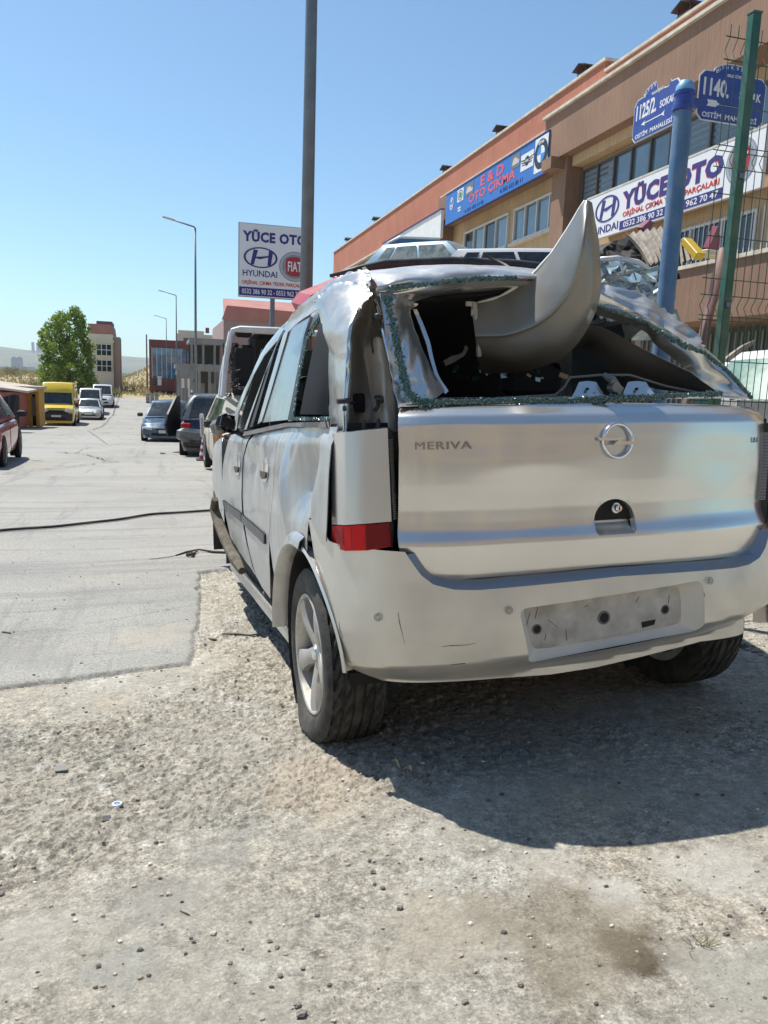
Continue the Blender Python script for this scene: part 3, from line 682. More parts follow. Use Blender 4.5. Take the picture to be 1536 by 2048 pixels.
rec = roundpoly([tuple(inv(a_, b_, bump_p, -1, 1)) for a_, b_ in ((1052, 1326), (1397, 1260), (1405, 1160), (1037, 1218))], .03)
bp_o = panel('rear_bumper', bo, SB, mat('bumper_paint', (.60, .585, .545), .31, metal=.65, coat=.45, dirt=.38, dcol=(.42, .37, .30), ds=3.5), car, th=.004, sp=.013, holes=[rec])
rc = np.array(rec); cen = rc.mean(0); n = len(rc)
R0 = S(rc[:, 0], rc[:, 1], bump_p, .0); k_ = np.array([.93, .86]); R1 = S(cen[0]-.008+(rc[:, 0]-cen[0])*.87, cen[1]+.006+(rc[:, 1]-cen[1])*.75, bump_p, .052)
Rm = S(cen[0]+(rc[:, 0]-cen[0])*.985, cen[1]+(rc[:, 1]-cen[1])*.975, bump_p, .007)
mb = MB(); mb.add(np.vstack([R0, Rm, R1]), [(r*n+i, r*n+(i+1) % n, (r+1)*n+(i+1) % n, (r+1)*n+i) for r in (0, 1) for i in range(n)]); mb.build('recess_wall', mat('recess_plastic_lit', (.62, .60, .55), .5, dirt=.3, ds=6), bp_o, 35)
PL = mat('scuffed_shaded_floor', (.42, .41, .39), .5, dirt=.55, dcol=(.20, .19, .18), ds=11, var=.25, vs=14)  # floor darker than the wall, shading difference put into the colours
fo = np.stack([cen[0]-.008+(rc[:, 0]-cen[0])*.885, cen[1]+.006+(rc[:, 1]-cen[1])*.77], 1)
panel('recess_floor', [tuple(p) for p in fo], lambda u, v_, d: SB(u, v_, d+.0515), PL, bp_o, sp=.02)
for (px, py, r) in ((1090, 1267, .0155), (1228, 1243, .021), (1353, 1226, .015)):
    a = inv(px, py, bump_p, -1, 1); q_ = S(np.array(a[0]), np.array(a[1]), bump_p, .0505); mb = MB(); mb.lathe([(r*.72, .004), (r*.74, -.001), (r, -.0015), (r*1.03, .001)], q_, 'y', 24); mb.build('hole_rim', mat('grime', (.12, .115, .11), .6), bp_o, 40)
    mb = MB(); mb.lathe([(0, -.0012), (r*.74, -.0012)], q_, 'y', 24); mb.build('hole', DARK, bp_o)
def flat(name, pxs, m, off=.026, parent=bp_o, prof=bump_p):
    o_ = [inv(*p, prof, -1, 1) for p in pxs]; return panel(name, o_, lambda u, v_, d: S(u, v_, prof, d*.1+off), m, parent, sp=.01, th=.001)
flat('dark_tape', [(1304, 1252), (1334, 1246), (1331, 1257), (1306, 1264)], DARK, .0508)
mb = MB()
for a_, b_ in (((1075, 1235), (1068, 1262)), ((1112, 1248), (1132, 1262)), ((1092, 1222), (1086, 1246)), ((1150, 1268), (1152, 1290)), ((1106, 1290), (1109, 1276)), ((1300, 1200), (1293, 1212)), ((1188, 1222), (1195, 1218)), ((1362, 1196), (1360, 1215))):
    A_ = inv(*a_, bump_p, -1, 1); B_ = inv(*b_, bump_p, -1, 1); mb.tube([S(np.array(A_[0]+(B_[0]-A_[0])*t), np.array(A_[1]+(B_[1]-A_[1])*t), bump_p, .0511) for t in (0, .5, 1)], .0008, 4)
mb.build('scratches', DARK, bp_o)
# parking sensors, scratches
for px, py in ((757, 1234), (1017, 1220), (1418, 1161)):
    a = inv(px, py, bump_p, -1, 1); mb = MB(); mb.tube([(.0105*math.cos(t), .0105*math.sin(t), .0006) for t in np.linspace(0, 6.283, 25)], .0009, 5, False); mb.tube([(.0062*math.cos(t), .0062*math.sin(t), .0006) for t in np.linspace(0, 6.283, 25)], .0009, 5, False)
    o = mb.build('parking_sensor', mat('sensor_ring', (.16, .16, .16), .5), bp_o); warp(o, a[0], a[1], bump_p)
mb = MB()
for L_ in ([(796, 1224), (799, 1245), (804, 1265), (810, 1288)], [(884, 1293), (905, 1291), (935, 1290), (952, 1286)], [(678, 1243), (680, 1260), (686, 1276)], [(900, 1330), (930, 1327)], [(1408, 1185), (1409, 1193)]):
    q_ = [inv(*p, bump_p, -1.2, 1) for p in L_]; mb.tube([S(np.array(u[0]), np.array(u[1]), bump_p, -.0002) for u in q_], [.0006, .0014, .0008, .0005][:len(q_)], 4)
mb.build('scratches', mat('scratch', (.07, .06, .055), .8), bp_o)
# step between bumper and tailgate
ss = np.concatenate([np.linspace(-.655, -.5, 16), np.linspace(-.47, .47, 30), np.linspace(.5, .655, 16)])
lay = [(0, 0, .000), (.0035, .002, 1), (.010, .010, 1), (.048, .022, 1), (.056, .026, 1), (.075, .020, 1), (.11, .06, 1)]
G = []
for d, dz, _ in lay:
    k = 1-.45*sstep(.60, .66, np.abs(ss))*0; x_in = np.sign(ss)*0
    shr = np.where(np.abs(ss) > .56, (np.abs(ss)-.56)/.1, 0)
    s2_ = ss*(1-np.clip(shr, 0, 1)*d*.9/.66)
    G.append(S(s2_, ez(ss)+dz*(1-shr.clip(0, 1)), bump_p, d))
grid('bumper_step', np.array(G), mat('step_shade_paint', (.32, .33, .345), .32, metal=.8, coat=.2, dirt=.35, dcol=(.25, .22, .19), ds=5), car, .003)  # dark bluish tone paints shade and sky reflection on the step
# --- right side corner post and left lamp
lampT = mat('lamp_surround', (.52, .52, .52), .3, metal=.8, coat=.7, dirt=.15, dcol=(.5, .46, .39))
def lamp(sgn):
    f = (lambda p: p) if sgn < 0 else (lambda p: np.array([-p[0], p[1], p[2]]))
    def rows(T, Bm, k):
        out = []
        for i in range(k+1):
            t = i/k; out.append([f(P(*(np.array(a)+(np.array(b)-np.array(a))*t))) for a, b in zip(T, Bm)])
        return np.array(out)
    T = [(664, 868, -.27), (667, 867, -.285), (687, 865.5, -.40), (692, 865, -.41), (735, 861, -.45), (775, 857, -.475)]
    Bm = [(664, 1049, -.27), (667, 1049, -.285), (687, 1050, -.41), (692, 1050, -.42), (735, 1047, -.46), (783, 1043, -.485)]
    a = grid('corner_panel', rows(T, Bm, 12), lampT, car, .004)
    mb = MB(); Tp = rows(T, Bm, 1)[0]; Ti = Tp+np.array([.03*(-sgn), .11, .006]); mb.add(np.vstack([Tp, Ti]), [(i, i+1, 7+i, 6+i) for i in range(5)]); mb.build('top_flange', lampT, a)
    T2 = [(664, 1051, -.275), (668, 1051, -.29), (689, 1052, -.405), (735, 1049, -.455), (779, 1045, -.48)]
    B2 = [(665, 1093, -.275), (669, 1095, -.29), (690, 1102, -.40), (735, 1101, -.455), (781, 1093, -.48)]
    l = grid('tail_light', rows(T2, B2, 5), REDL, car, .01)
    e0 = [f(P(664, y, -.27)) for y in (868, 960, 1049, 1095)]; mb = MB(); ei = [p+np.array([.035*(-sgn), .14, 0]) for p in e0]; mb.add(e0+ei, [(i, i+1, 5+i, 4+i) for i in range(3)]); mb.build('corner_flange', PAINTD, a)
    # inner dark half and fluting
    T3 = [(731, 1049.5, -.458), (779, 1045.5, -.483)]; B3 = [(732, 1100, -.458), (780, 1092, -.483)]
    grid('dark_lens', rows(T3, B3, 3), REDD, l if False else car, .002)
    mb = MB()
    for i in range(12):
        y = 1056+i*3.1; mb.tube([f(P(672, y, -.318)), f(P(686, y+1, -.398))], .0010, 4)
    mb.tube([f(P(703, 1056, -.428)), f(P(704, 1098, -.428))], .001, 4); mb.tube([f(P(775, 1050, -.487)), f(P(776, 1090, -.487))], .001, 4)
    mb.build('lens_ribs', REDD, l)
    # seal strip and dark gap beside the tailgate
    T4 = [(777, 855, -.46), (786, 862, -.43), (797, 868, -.37)]; B4 = [(784, 1095, -.47), (792, 1095, -.44), (800, 1095, -.38)]
    grid('gap_liner', rows(T4, B4, 6), BLACK, car, .003)
    mb = MB()
    for i in range(46):
        y = 880+i*3.5; x = 778+(y-880)*.057; mb.tube([f(P(x, y, -.466)), f(P(x+7, y-.6, -.449))], .0016, 4)
    mb.build('serrated_strip', mat('strip_metal', (.45, .45, .44), .4, metal=.8), car)
    for (x, y) in ((782, 878), (795, 992)): MB().lathe([(0, -.004), (.005, -.004), (.009, 0), (.009, .003)], f(P(x, y, -.44)), 'y', 12).build('bolt', BLACK, car)
    mb = MB()
    for (x, y, Yk) in ((691, 853, -.33), (728, 851, -.36), (757, 849, -.39)):
        b_ = f(P(x, y+10, Yk)); mb.tube([b_, b_+np.array([0, 0, .02]), b_+np.array([0, 0, .032])], [.011, .007, .004], 8)
    mb.build('stud', BLACK, car, 30)
lamp(-1); lamp(1)
# --- left flank
def sil(pts): return [tuple(inv(px, py, side_p, -3.9, -.45)) for px, py in pts]
def flank(name, pts, m=PAINTD, parent=None, off=0., th=.004, sp=.02, both=True, rnd=0):
    o_ = sil(pts)
    if rnd: o_ = roundpoly(o_, rnd)
    a = panel(name, o_, lambda u, v, d: SS(u, v, d+off), m, parent or car, th=th, sp=sp)
    if both:
        b = panel(name, [(-p, q) for p, q in o_], lambda u, v, d: SS(u, v, d+off), m, (parent if parent and parent is not car else car), th=th, sp=sp*1.6)
    return a
yz = lambda y, z: (side_s(y), z)
archo = [yz(-arch_r*math.cos(t)*1., arch_c[1]+arch_r*math.sin(t)) for t in np.linspace(1.05, math.pi-.05, 16)]
def fl2(name, o_, m=PAINTD, off=0., both=True, **k):
    o_ = [(min(p[0], -.3), p[1]) for p in o_]
    a = panel(name, o_, lambda u, v, d: SS(u, v, d+off), m, car, **k)
    if both: panel(name, [(-p, q) for p, q in o_], lambda u, v, d: SS(u, v, d+off), m, car, **k)
    return a
qd = sil([(573, 850), (561, 872), (550, 935), (543, 1020), (538, 1078)])
fl2('rear_quarter_panel', qd+[yz(.375, .29), yz(.37, .33)]+[yz(arch_r*math.cos(t), arch_c[1]+arch_r*math.sin(t)) for t in np.linspace(.2, 1.85, 22)]+[yz(-.105, .75), yz(-.175, .762), yz(-.225, .74), yz(-.285, .706), (-.955, .70), (-.952, .74), (-.952, 1.0), (-.955, 1.04), yz(-.2, 1.04)], sp=.014)
# flared lip
mb = MB(); lip = [S(np.array(side_s(arch_r*.985*math.cos(t))), np.array(arch_c[1]+arch_r*.985*math.sin(t)), lambda s, z: 0*z+0., -.002) for t in np.linspace(.1, 3.0, 30)]
for f_ in (1, -1):
    G = np.array([[S(np.array(f_*side_s((arch_r+dr)*math.cos(t))), np.array(arch_c[1]+(arch_r+dr)*math.sin(t)), _p0 if False else (lambda s, z: 0*z), d) for t in np.linspace(.02, 1.75, 24)] for dr, d in ((.045, .004), (.03, -.012), (.004, -.018), (-.004, -.008), (-.006, .04))])
    grid('wheel_arch', G, PAINTD, car, .002)
    G = np.array([[S(np.array(f_*side_s((arch_r+dr)*math.cos(t))), np.array(arch_c[1]+(arch_r+dr)*math.sin(t)), (lambda s, z: 0*z), d) for t in np.linspace(1.75, 3.02, 18)] for dr, d in ((.012, -.001), (.004, -.005), (-.003, -.001), (-.005, .05))])
    grid('wheel_arch', G, MATS['bumper_paint'], car, .002)
rd = sil([(515, 858), (573, 850), (561, 872), (550, 935), (543, 1020), (538, 1078), (540, 1140), (541, 1200), (524, 1177), (512, 1154), (500, 1110), (490, 1058), (486.5, 1020), (485.5, 957), (487, 915), (496, 883)])
def shrink(o_, e=.004):
    o_ = np.array(o_); c = o_.mean(0); d = c-o_; return [tuple(p) for p in o_+d/np.linalg.norm(d, axis=1, keepdims=True)*e]
rdo = fl2('rear_door', shrink(rd, .007), sp=.02)
fd = sil([(463, 868), (508, 858), (494, 883), (485.5, 915), (484, 957), (484, 1020), (487.5, 1058), (493.5, 1090), (505, 1135), (511, 1152), (480, 1108), (461, 1075), (449, 1018), (444, 989), (446, 929), (452, 895)])
fl2('front_door', shrink(fd, .007), sp=.022)
fl2('front_fender', [yz(2.16, 1.0), yz(2.0, .62), yz(2.05, .40), yz(2.24, .36)]+[yz(2.63-arch_r*math.cos(t), arch_c[1]+arch_r*math.sin(t)) for t in np.linspace(.3, 2.7, 14)]+[yz(3.05, .5), yz(3.1, .78), yz(2.8, .93), yz(2.4, .98)], sp=.03)
# dark body behind the gaps, sills
def body_shell():
    ys = [-.42, -.2, .1, .6, 1.3, 2.0, 2.6, 3.1]; mb = MB(); ring = []
    for y in ys:
        xw = .80 if -.1 < y < 2.8 else .68; ring.append([(-xw, y, .24), (-xw, y, .6), (-xw, y, 1.0), (-xw+.05, y, 1.02), (xw-.05, y, 1.02), (xw, y, 1.0), (xw, y, .6), (xw, y, .24)])
    v = [p for r_ in ring for p in r_]; f = []
    for i in range(len(ys)-1):
        for k in (0, 1, 2, 4, 5, 6, 7): f.append((i*8+k, i*8+(k+1) % 8, i*8+8+(k+1) % 8, i*8+8+k))
    return mb.add(v, f)
# inner tub: floor, side trims, rear panel, near black to paint the shade, plus added sun blocking sheets
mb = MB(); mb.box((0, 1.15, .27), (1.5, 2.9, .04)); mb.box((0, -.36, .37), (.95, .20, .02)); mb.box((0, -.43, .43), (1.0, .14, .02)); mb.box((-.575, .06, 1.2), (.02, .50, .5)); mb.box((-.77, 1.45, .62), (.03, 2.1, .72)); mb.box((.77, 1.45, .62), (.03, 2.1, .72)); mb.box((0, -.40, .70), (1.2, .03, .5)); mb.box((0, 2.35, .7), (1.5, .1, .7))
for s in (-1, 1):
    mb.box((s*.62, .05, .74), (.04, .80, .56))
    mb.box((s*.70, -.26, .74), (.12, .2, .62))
mb.build('tub_sun_block', DARK, car)
for s in (-1, 1):
    MB().lathe([(.36, -.09), (.37, .09)], (s*.72, 0, .275), 'x', 28, -1.4, 1.75).build('arch_liner', BLACK, car); MB().lathe([(.36, -.09), (.37, .09)], (s*.72, 2.63, .275), 'x', 28, -.2, 3.3).build('arch_liner', BLACK, car)
    mb = MB(); mb.box((s*.765, 1.28, .235), (.07, 1.80, .10), bev=.02); mb.build('sill', PAINTD, car)
    mb = MB(); mb.box((s*.800, 1.28, .28), (.02, 1.80, .015)); mb.build('sill_strip', PAINT, car)
def seat(x, y, wd, ang):
    mb = MB(); mb.box((x, y+.25, .52), (wd, .5, .16), bev=.05); mb.box((x, y-.08, .86), (wd, .13, .62), rx=ang, bev=.05); mb.box((x, y-.17, 1.24), (wd*.5, .09, .16), rx=ang, bev=.04); return mb.build('seat', mat('seat_cloth', (.02, .02, .022), .9), car)
seat(-.36, .75, .6, .25); seat(.36, .75, .6, .25); seat(-.38, 1.75, .5, .2); seat(.38, 1.75, .5, .2)
mb = MB(); mb.box((0, 2.15, .95), (1.4, .3, .2), bev=.06); mb.build('dashboard', BLACK, car)
mb = MB(); mb.tube([(-.38+.17*math.cos(t), 1.98+.05*math.sin(t), 1.0+.16*math.sin(t)) for t in np.linspace(0, 6.283, 20)], .013, 6, False); mb.build('steering_wheel', BLACK, car)
# windows of the flank (pixel outlines on the leaning side surface)
flank('rear_door_frame', [(515, 848), (570, 662), (594, 634), (639, 613), (645, 622), (630, 640), (607, 675), (585, 842), (576, 842), (609, 671), (624, 627), (582, 652), (523, 842)], PAINTD, None, .0, .006, .012)
flank('side_window', [(522, 845), (581, 653), (625, 625), (610, 671), (577, 839)], GLASSD, None, .006, .003, .02)
flank('window_seal', [(576, 840), (609, 671), (622, 632), (626, 634), (613, 672), (582, 840)], BLACK, None, -.002, .004, .01)
flank('pillar_trim', [(500, 854), (506, 854), (553, 695), (571, 662), (578, 652), (570, 655), (560, 672), (545, 712)], BLACK, None, -.002, .004, .012)
flank('front_door_frame', [(493, 858), (530, 745), (556, 680), (590, 640), (594, 634), (586, 636), (561, 660), (523, 709), (494, 768), (484, 790), (487, 792), (497, 770), (527, 713), (563, 671), (548, 705), (528, 750), (488, 860)], PAINTD, None, 0, .006, .012)
flank('a_pillar', [(465, 860), (470, 825), (487, 782), (523, 705), (560, 656), (590, 628), (592, 632), (562, 661), (524, 712), (491, 788), (476, 826), (472, 861)], PAINT, None, .0, .008, .012)
flank('window_seal', [(480, 866), (576, 846), (657, 843), (660, 855), (582, 853), (491, 872)], RUBBERT, None, -.012, .012, .012)
flank('door_moulding', [(448, 1000), (484, 1026), (486, 1044), (451, 1016)], RUBBERT, None, -.010, .010, .015)
flank('door_moulding', [(487, 1030), (532, 1069), (532, 1088), (488, 1046)], RUBBERT, None, -.010, .010, .015)
for px, py, rr_ in ((531, 939, .052), (477, 930, .052)):
    a = inv(px, py, side_p, -3.9, -.45)
    for f_ in (1, -1):
        ring = [(f_*a[0]+.080*math.cos(t), a[1]+.052*math.sin(t)) for t in np.linspace(0, 6.283, 25)[:-1]]
        h = panel('door_handle', ring, lambda u, v, d: SS(u, v, d-.004-.006*np.clip(1-(((u-f_*a[0])/.08)**2+((v-a[1])/.052)**2), 0, 1)), PAINT, car, sp=.012)
        hb = [(f_*a[0]+.072*math.cos(t), a[1]-.008+.030*math.sin(t)) for t in np.linspace(math.pi, 2*math.pi, 12)]
        panel('handle_recess_shade', hb, lambda u, v, d: SS(u, v, d-.0125), mat('recess_shade', (.05, .05, .05), .5), h, sp=.012, th=.002)  # dark plate laid over the handle, paints the shade of its recess
# mirror (folded, broken), loose trims at the front
mb = MB(); c = PX(452, 846, -.90); mb.box(c, (.11, .07, .085), rz=.5, ry=.3, bev=.03); mb.tube([c+[.05, -.02, -.04], c+[.16, .03, -.1]], .018, 6); mb.build('door_mirror', BLACK, car, 30)
mb = MB(); c2 = c+np.array([.0, -.055, 0]); mb.box(c2, (.08, .008, .05), rz=.5, ry=.3); mb.build('mirror_glass', GLASS, car)
mb = MB(); pt = [PX(430, 998, -.90), PX(429, 1018, -.90), PX(436, 1042, -.89), PX(447, 1070, -.88), PX(459, 1098, -.87), PX(473, 1122, -.86), PX(484, 1142, -.85)]; mb.tube(pt, [.02, .028, .03, .03, .028, .03, .02], 7); mb.build('hanging_trim', mat('muddy_plastic', (.10, .085, .06), .8, var=.4, vs=20), car)
# --- crumpled upper corner (pillar sheet, roof edge, roof)
CR_ = mat('crushed_paint', (.50, .50, .49), .32, metal=.75, coat=.3, dirt=.45, dcol=(.46, .42, .36), ds=9, bump=.2, bs=14)
patch('quarter_pillar', [
 [(634, 605, .06), (650, 585, .03), (672, 566, -.02), (704, 563, -.12), (734, 570, -.20)],
 [(640, 620, .02), (656, 606, -.04), (680, 590, -.12), (706, 588, -.2), (741, 588, -.26)],
 [(645, 640, .0), (656, 640, -.08), (672, 628, -.17), (694, 620, -.24), (718, 617, -.29)],
 [(649, 668, -.04), (660, 666, -.12), (672, 660, -.20), (686, 655, -.26), (703, 653, -.31)],
 [(656, 710, -.07), (665, 708, -.14), (676, 705, -.21), (688, 702, -.27), (698, 700, -.32)],
 [(657, 770, -.08), (664, 768, -.14), (673, 766, -.21), (685, 764, -.28), (695, 762, -.33)],
 [(659, 838, -.10), (664, 836, -.15), (671, 834, -.20), (681, 832, -.27), (692, 832, -.33)],
 [(661, 862, -.12), (664, 866, -.16), (668, 868, -.20), (678, 868, -.26), (691, 868, -.33)]], CR_, car, 8, .040, 7, .003, jag=.003)
patch('roof_rail', [
 [(560, 655, .62), (592, 622, .45), (632, 588, .25), (664, 562, .08), (704, 546, -.05), (735, 536, -.12)],
 [(566, 660, .58), (596, 632, .40), (634, 602, .20), (668, 574, .03), (708, 560, -.10), (741, 556, -.18)],
 [(574, 664, .50), (600, 640, .33), (638, 616, .10), (672, 592, -.05), (710, 582, -.16), (742, 588, -.23)]], CR_, car, 8, .04, 9, .003, jag=.003)
patch('roof_panel', [
 [(752, 581, -.29), (804, 574, -.27), (918, 561, -.26), (980, 553, -.25), (1060, 557, -.25), (1130, 562, -.26), (1197, 588, -.27)],
 [(752, 568, -.27), (820, 553, -.25), (895, 541, -.22), (983, 536, -.20), (1060, 545, -.20), (1130, 550, -.21), (1197, 574, -.24)],
 [(738, 549, -.12), (800, 536, -.08), (870, 531, -.03), (980, 532, .0), (1060, 538, .0), (1130, 546, -.02), (1205, 564, -.10)],
 [(724, 546, .15), (790, 536, .2), (860, 531, .25), (980, 533, .3), (1060, 540, .3), (1130, 548, .3), (1215, 564, .2)],
 [(640, 590, .9), (740, 552, .9), (830, 545, .95), (950, 543, 1.), (1040, 549, 1.), (1110, 555, 1.), (1190, 566, .9)],
 [(590, 640, 1.7), (680, 600, 1.75), (780, 592, 1.8), (870, 590, 1.8), (950, 592, 1.8), (1010, 596, 1.8), (1080, 604, 1.7)]], CR_, car, 8, .020, 7)
patch('pillar_fold', [
 [(1197, 568, -.10), (1240, 576, -.12), (1290, 589, -.14), (1335, 624, -.16), (1384, 659, -.2), (1407, 694, -.26)],
 [(1196, 590, -.20), (1240, 602, -.21), (1282, 612, -.22), (1318, 640, -.24), (1362, 672, -.27), (1404, 702, -.31)],
 [(1196, 612, -.25), (1244, 621, -.26), (1297, 638, -.27), (1320, 654, -.28), (1356, 680, -.30), (1404, 708, -.33)]], CR_, car, 8, .045, 9, seed=8, jag=.003)
patch('pillar_fold', [
 [(1404, 690, -.22), (1440, 722, -.25), (1480, 762, -.29), (1505, 797, -.33)],
 [(1404, 702, -.30), (1445, 734, -.33), (1478, 766, -.36), (1503, 798, -.40)]], PAINT, car, 7, .01, 9)
# inner corner behind the missing lamp: recess, flange, torn sheet, slot, strut
patch('pillar_recess', [
 [(738, 585, -.10), (752, 590, -.12), (764, 600, -.16), (776, 620, -.25)],
 [(706, 650, -.16), (728, 652, -.08), (756, 655, -.12), (782, 660, -.26)],
 [(700, 710, -.20), (722, 712, -.11), (758, 715, -.15), (789, 720, -.30)],
 [(694, 780, -.24), (720, 782, -.15), (760, 785, -.19), (797, 790, -.34)],
 [(690, 862, -.27), (718, 862, -.19), (756, 862, -.22), (800, 862, -.36)]], PRIMER, car, 8, .03, 8, seed=2)
patch('pillar_flange', [
 [(716, 616, -.29), (722, 622, -.27), (728, 632, -.2)], [(698, 656, -.33), (706, 658, -.31), (708, 662, -.2)], [(694, 705, -.35), (703, 706, -.33), (700, 710, -.22)],
 [(690, 770, -.36), (701, 770, -.34), (698, 775, -.24)], [(686, 866, -.37), (697, 866, -.35), (695, 868, -.26)]], PAINT, car, 8, .008, 20)
patch('torn_sheet', [
 [(744, 680, -.20), (752, 674, -.24), (762, 676, -.25), (772, 684, -.24)],
 [(727, 704, -.20), (748, 700, -.25), (765, 702, -.27), (777, 712, -.26)],
 [(734, 760, -.22), (752, 752, -.27), (768, 755, -.30), (784, 765, -.29)],
 [(744, 812, -.25), (757, 808, -.29), (770, 812, -.32), (790, 820, -.31)],
 [(746, 855, -.28), (760, 845, -.32), (778, 858, -.35), (797, 880, -.34)]], mat('bare_sheet', (.62, .58, .50), .4, metal=.4, dirt=.35, dcol=(.4, .34, .26), ds=7), car, 8, .03, 10, seed=6)
pts = roundpoly([P(707, 786, -.205)[[0, 2]], P(731, 786, -.205)[[0, 2]], P(731, 826, -.205)[[0, 2]], P(708, 824, -.205)[[0, 2]]], .012)
mb = MB(); mb.prism([tuple(p) for p in pts], (0, -.20, 0), (1, 0, 0), (0, 0, 1), (0, .004, 0)); mb.build('pillar_slot', DARK, car)
mb = MB(); mb.tube([P(760, 640, -.30), P(775, 700, -.33), P(796, 782, -.385)], [.0075, .0075, .0075], 10); mb.build('gas_strut', CHROME, car, True)
mb = MB(); mb.box(P(757, 634, -.30), (.024, .02, .02), bev=.004); mb.tube([P(745, 630, -.27), P(752, 660, -.29), P(743, 683, -.26), P(746, 706, -.24)], .003, 5); mb.build('strut_mount', BLACK, car)
mb = MB(); mb.tube([P(750, 600, -.24), P(757, 630, -.29), P(768, 670, -.31), P(780, 730, -.345), P(792, 800, -.39), P(797, 860, -.41)], .005, 6); mb.build('seal_lip', BLACK, car)
mb = MB(); mb.tube([P(674, 803, -.36), P(700, 801, -.36)], .008, 10); mb.tube([P(676, 802, -.36), P(708, 806, -.27)], .005, 6); mb.tube([P(689, 812, -.37), P(689, 822, -.37)], .006, 8); mb.build('lock_striker', BLACK, car)
mb = MB(); mb.tube([P(758, 792, -.31), P(756, 812, -.33), P(749, 822, -.33)], .006, 6); mb.tube([P(751, 793, -.31), P(765, 804, -.33)], .006, 6); mb.tube([P(752, 798, -.32), P(767, 796, -.33)], .006, 6); mb.build('wire_clip', BLACK, car)
mb = MB()
for k in range(22):
    a = P(738+random.random()*10, 572+random.random()*8, -.22); mb.tube([a, a+np.array([random.uniform(-.01, .03), random.uniform(-.02, 0), -random.uniform(.03, .1)])], .0012, 4)
mb.build('torn_foam', mat('torn_foam', (.22, .19, .12), .9), car)
# broken quarter window: inner grey trim panel behind, crumbs round it
patch('inner_trim', [[(640, 645, -.0), (650, 650, -.06), (656, 660, -.1)], [(625, 700, .02), (645, 705, -.04), (658, 710, -.08)], [(600, 828, .02), (630, 829, -.04), (658, 830, -.08)]],
      mat('trim_dark', (.012, .012, .014), .6), car, 5, .004, 6)
cs = sil([(584, 836), (596, 760), (612, 680), (640, 632)])
mb = MB(); rr = np.random.default_rng(9)
for (a, b, w_) in [(cs[0], cs[1], .018), (cs[1], cs[2], .022), (cs[2], cs[3], .03)]+[(sil([(584, 838)])[0], sil([(656, 838)])[0], .012)]:
    for k in range(int(np.hypot(b[0]-a[0], b[1]-a[1])*3600)):
        t = rr.random(); s_, z_ = a[0]+(b[0]-a[0])*t+rr.normal(0, .4)*w_, a[1]+(b[1]-a[1])*t+rr.normal(0, .15)*w_; q_ = S(np.array(s_), np.array(z_), side_p, .002); s = rr.uniform(.003, .007)
        M = Matrix.Rotation(rr.random()*6, 3, 'X') @ Matrix.Rotation(rr.random()*6, 3, 'Y'); c_ = [Vector((sx*s/2, sy*s/2, sz*s/2)) for sz in (-1, 1) for sx, sy in ((-1, -1), (1, -1), (1, 1), (-1, 1))]
        mb.add([Vector(q_)+M@v_ for v_ in c_], [(3, 2, 1, 0), (4, 5, 6, 7), (0, 1, 5, 4), (1, 2, 6, 5), (2, 3, 7, 6), (3, 0, 4, 7)])
mb.build('glass_crumbs', CRUMB, car)
# interior beam on the right, black lining sheet lowered to darken the inside, inner pillar of the left
patch('pillar_trim', [[(1150, 655, -.12), (1200, 655, -.12), (1290, 700, -.15), (1360, 735, -.2), (1448, 776, -.28)], [(1140, 672, -.05), (1180, 672, -.05), (1250, 718, -.08), (1330, 755, -.12), (1425, 790, -.22)], [(1130, 700, .1), (1170, 700, .1), (1220, 742, .05), (1300, 775, .0), (1398, 788, -.1)]], TRIM, car, 6)
patch('dark_lining_sheet', [[(828, 594, -.17), (950, 580, -.15), (1080, 577, -.15), (1192, 612, -.17)], [(830, 606, -.1), (950, 596, -.1), (1080, 592, -.1), (1190, 640, -.12)], [(835, 612, .5), (950, 604, .5), (1060, 600, .5), (1160, 640, .5)], [(800, 650, 1.0), (890, 650, 1.0), (980, 650, 1.0), (1100, 680, 1.0)], [(760, 800, 1.35), (880, 800, 1.35), (1020, 800, 1.35), (1260, 800, 1.35)]], DARK, car, 4)
patch('inner_pillar', [[(826, 618, -.15), (834, 618, -.15)], [(850, 680, -.18), (858, 678, -.18)], [(868, 745, -.22), (874, 742, -.22)], [(890, 788, -.28), (897, 782, -.28)]], PAINT, car, 6, .004)
mb = MB()
for k in range(26):
    c = P(random.uniform(905, 1130), random.uniform(735, 760), random.uniform(0, .5)); s = random.uniform(.005, .02); mb.box(c, (s*2, .004, s), rz=random.random()*3, ry=random.uniform(-.6, .6))
mb.build('shards', CRUMB, car)
patch('torn_cover', [[(886, 722, .1), (905, 712, .1), (925, 705, .12), (931, 690, .12)], [(892, 732, .1), (908, 724, .1), (928, 712, .12), (937, 696, .12)]], mat('torn_card', (.30, .29, .27), .7), car, 4, .02, 20)
mb = MB(); mb.tube([P(880, 798, -.34), P(990, 797, -.34), P(1110, 790, -.34), P(1128, 775, -.33), P(1140, 755, -.32), P(1200, 750, -.32), P(1260, 750, -.32), P(1330, 772, -.32), P(1400, 786, -.32)], .004, 6); mb.build('seal_lip', TRIM, car)
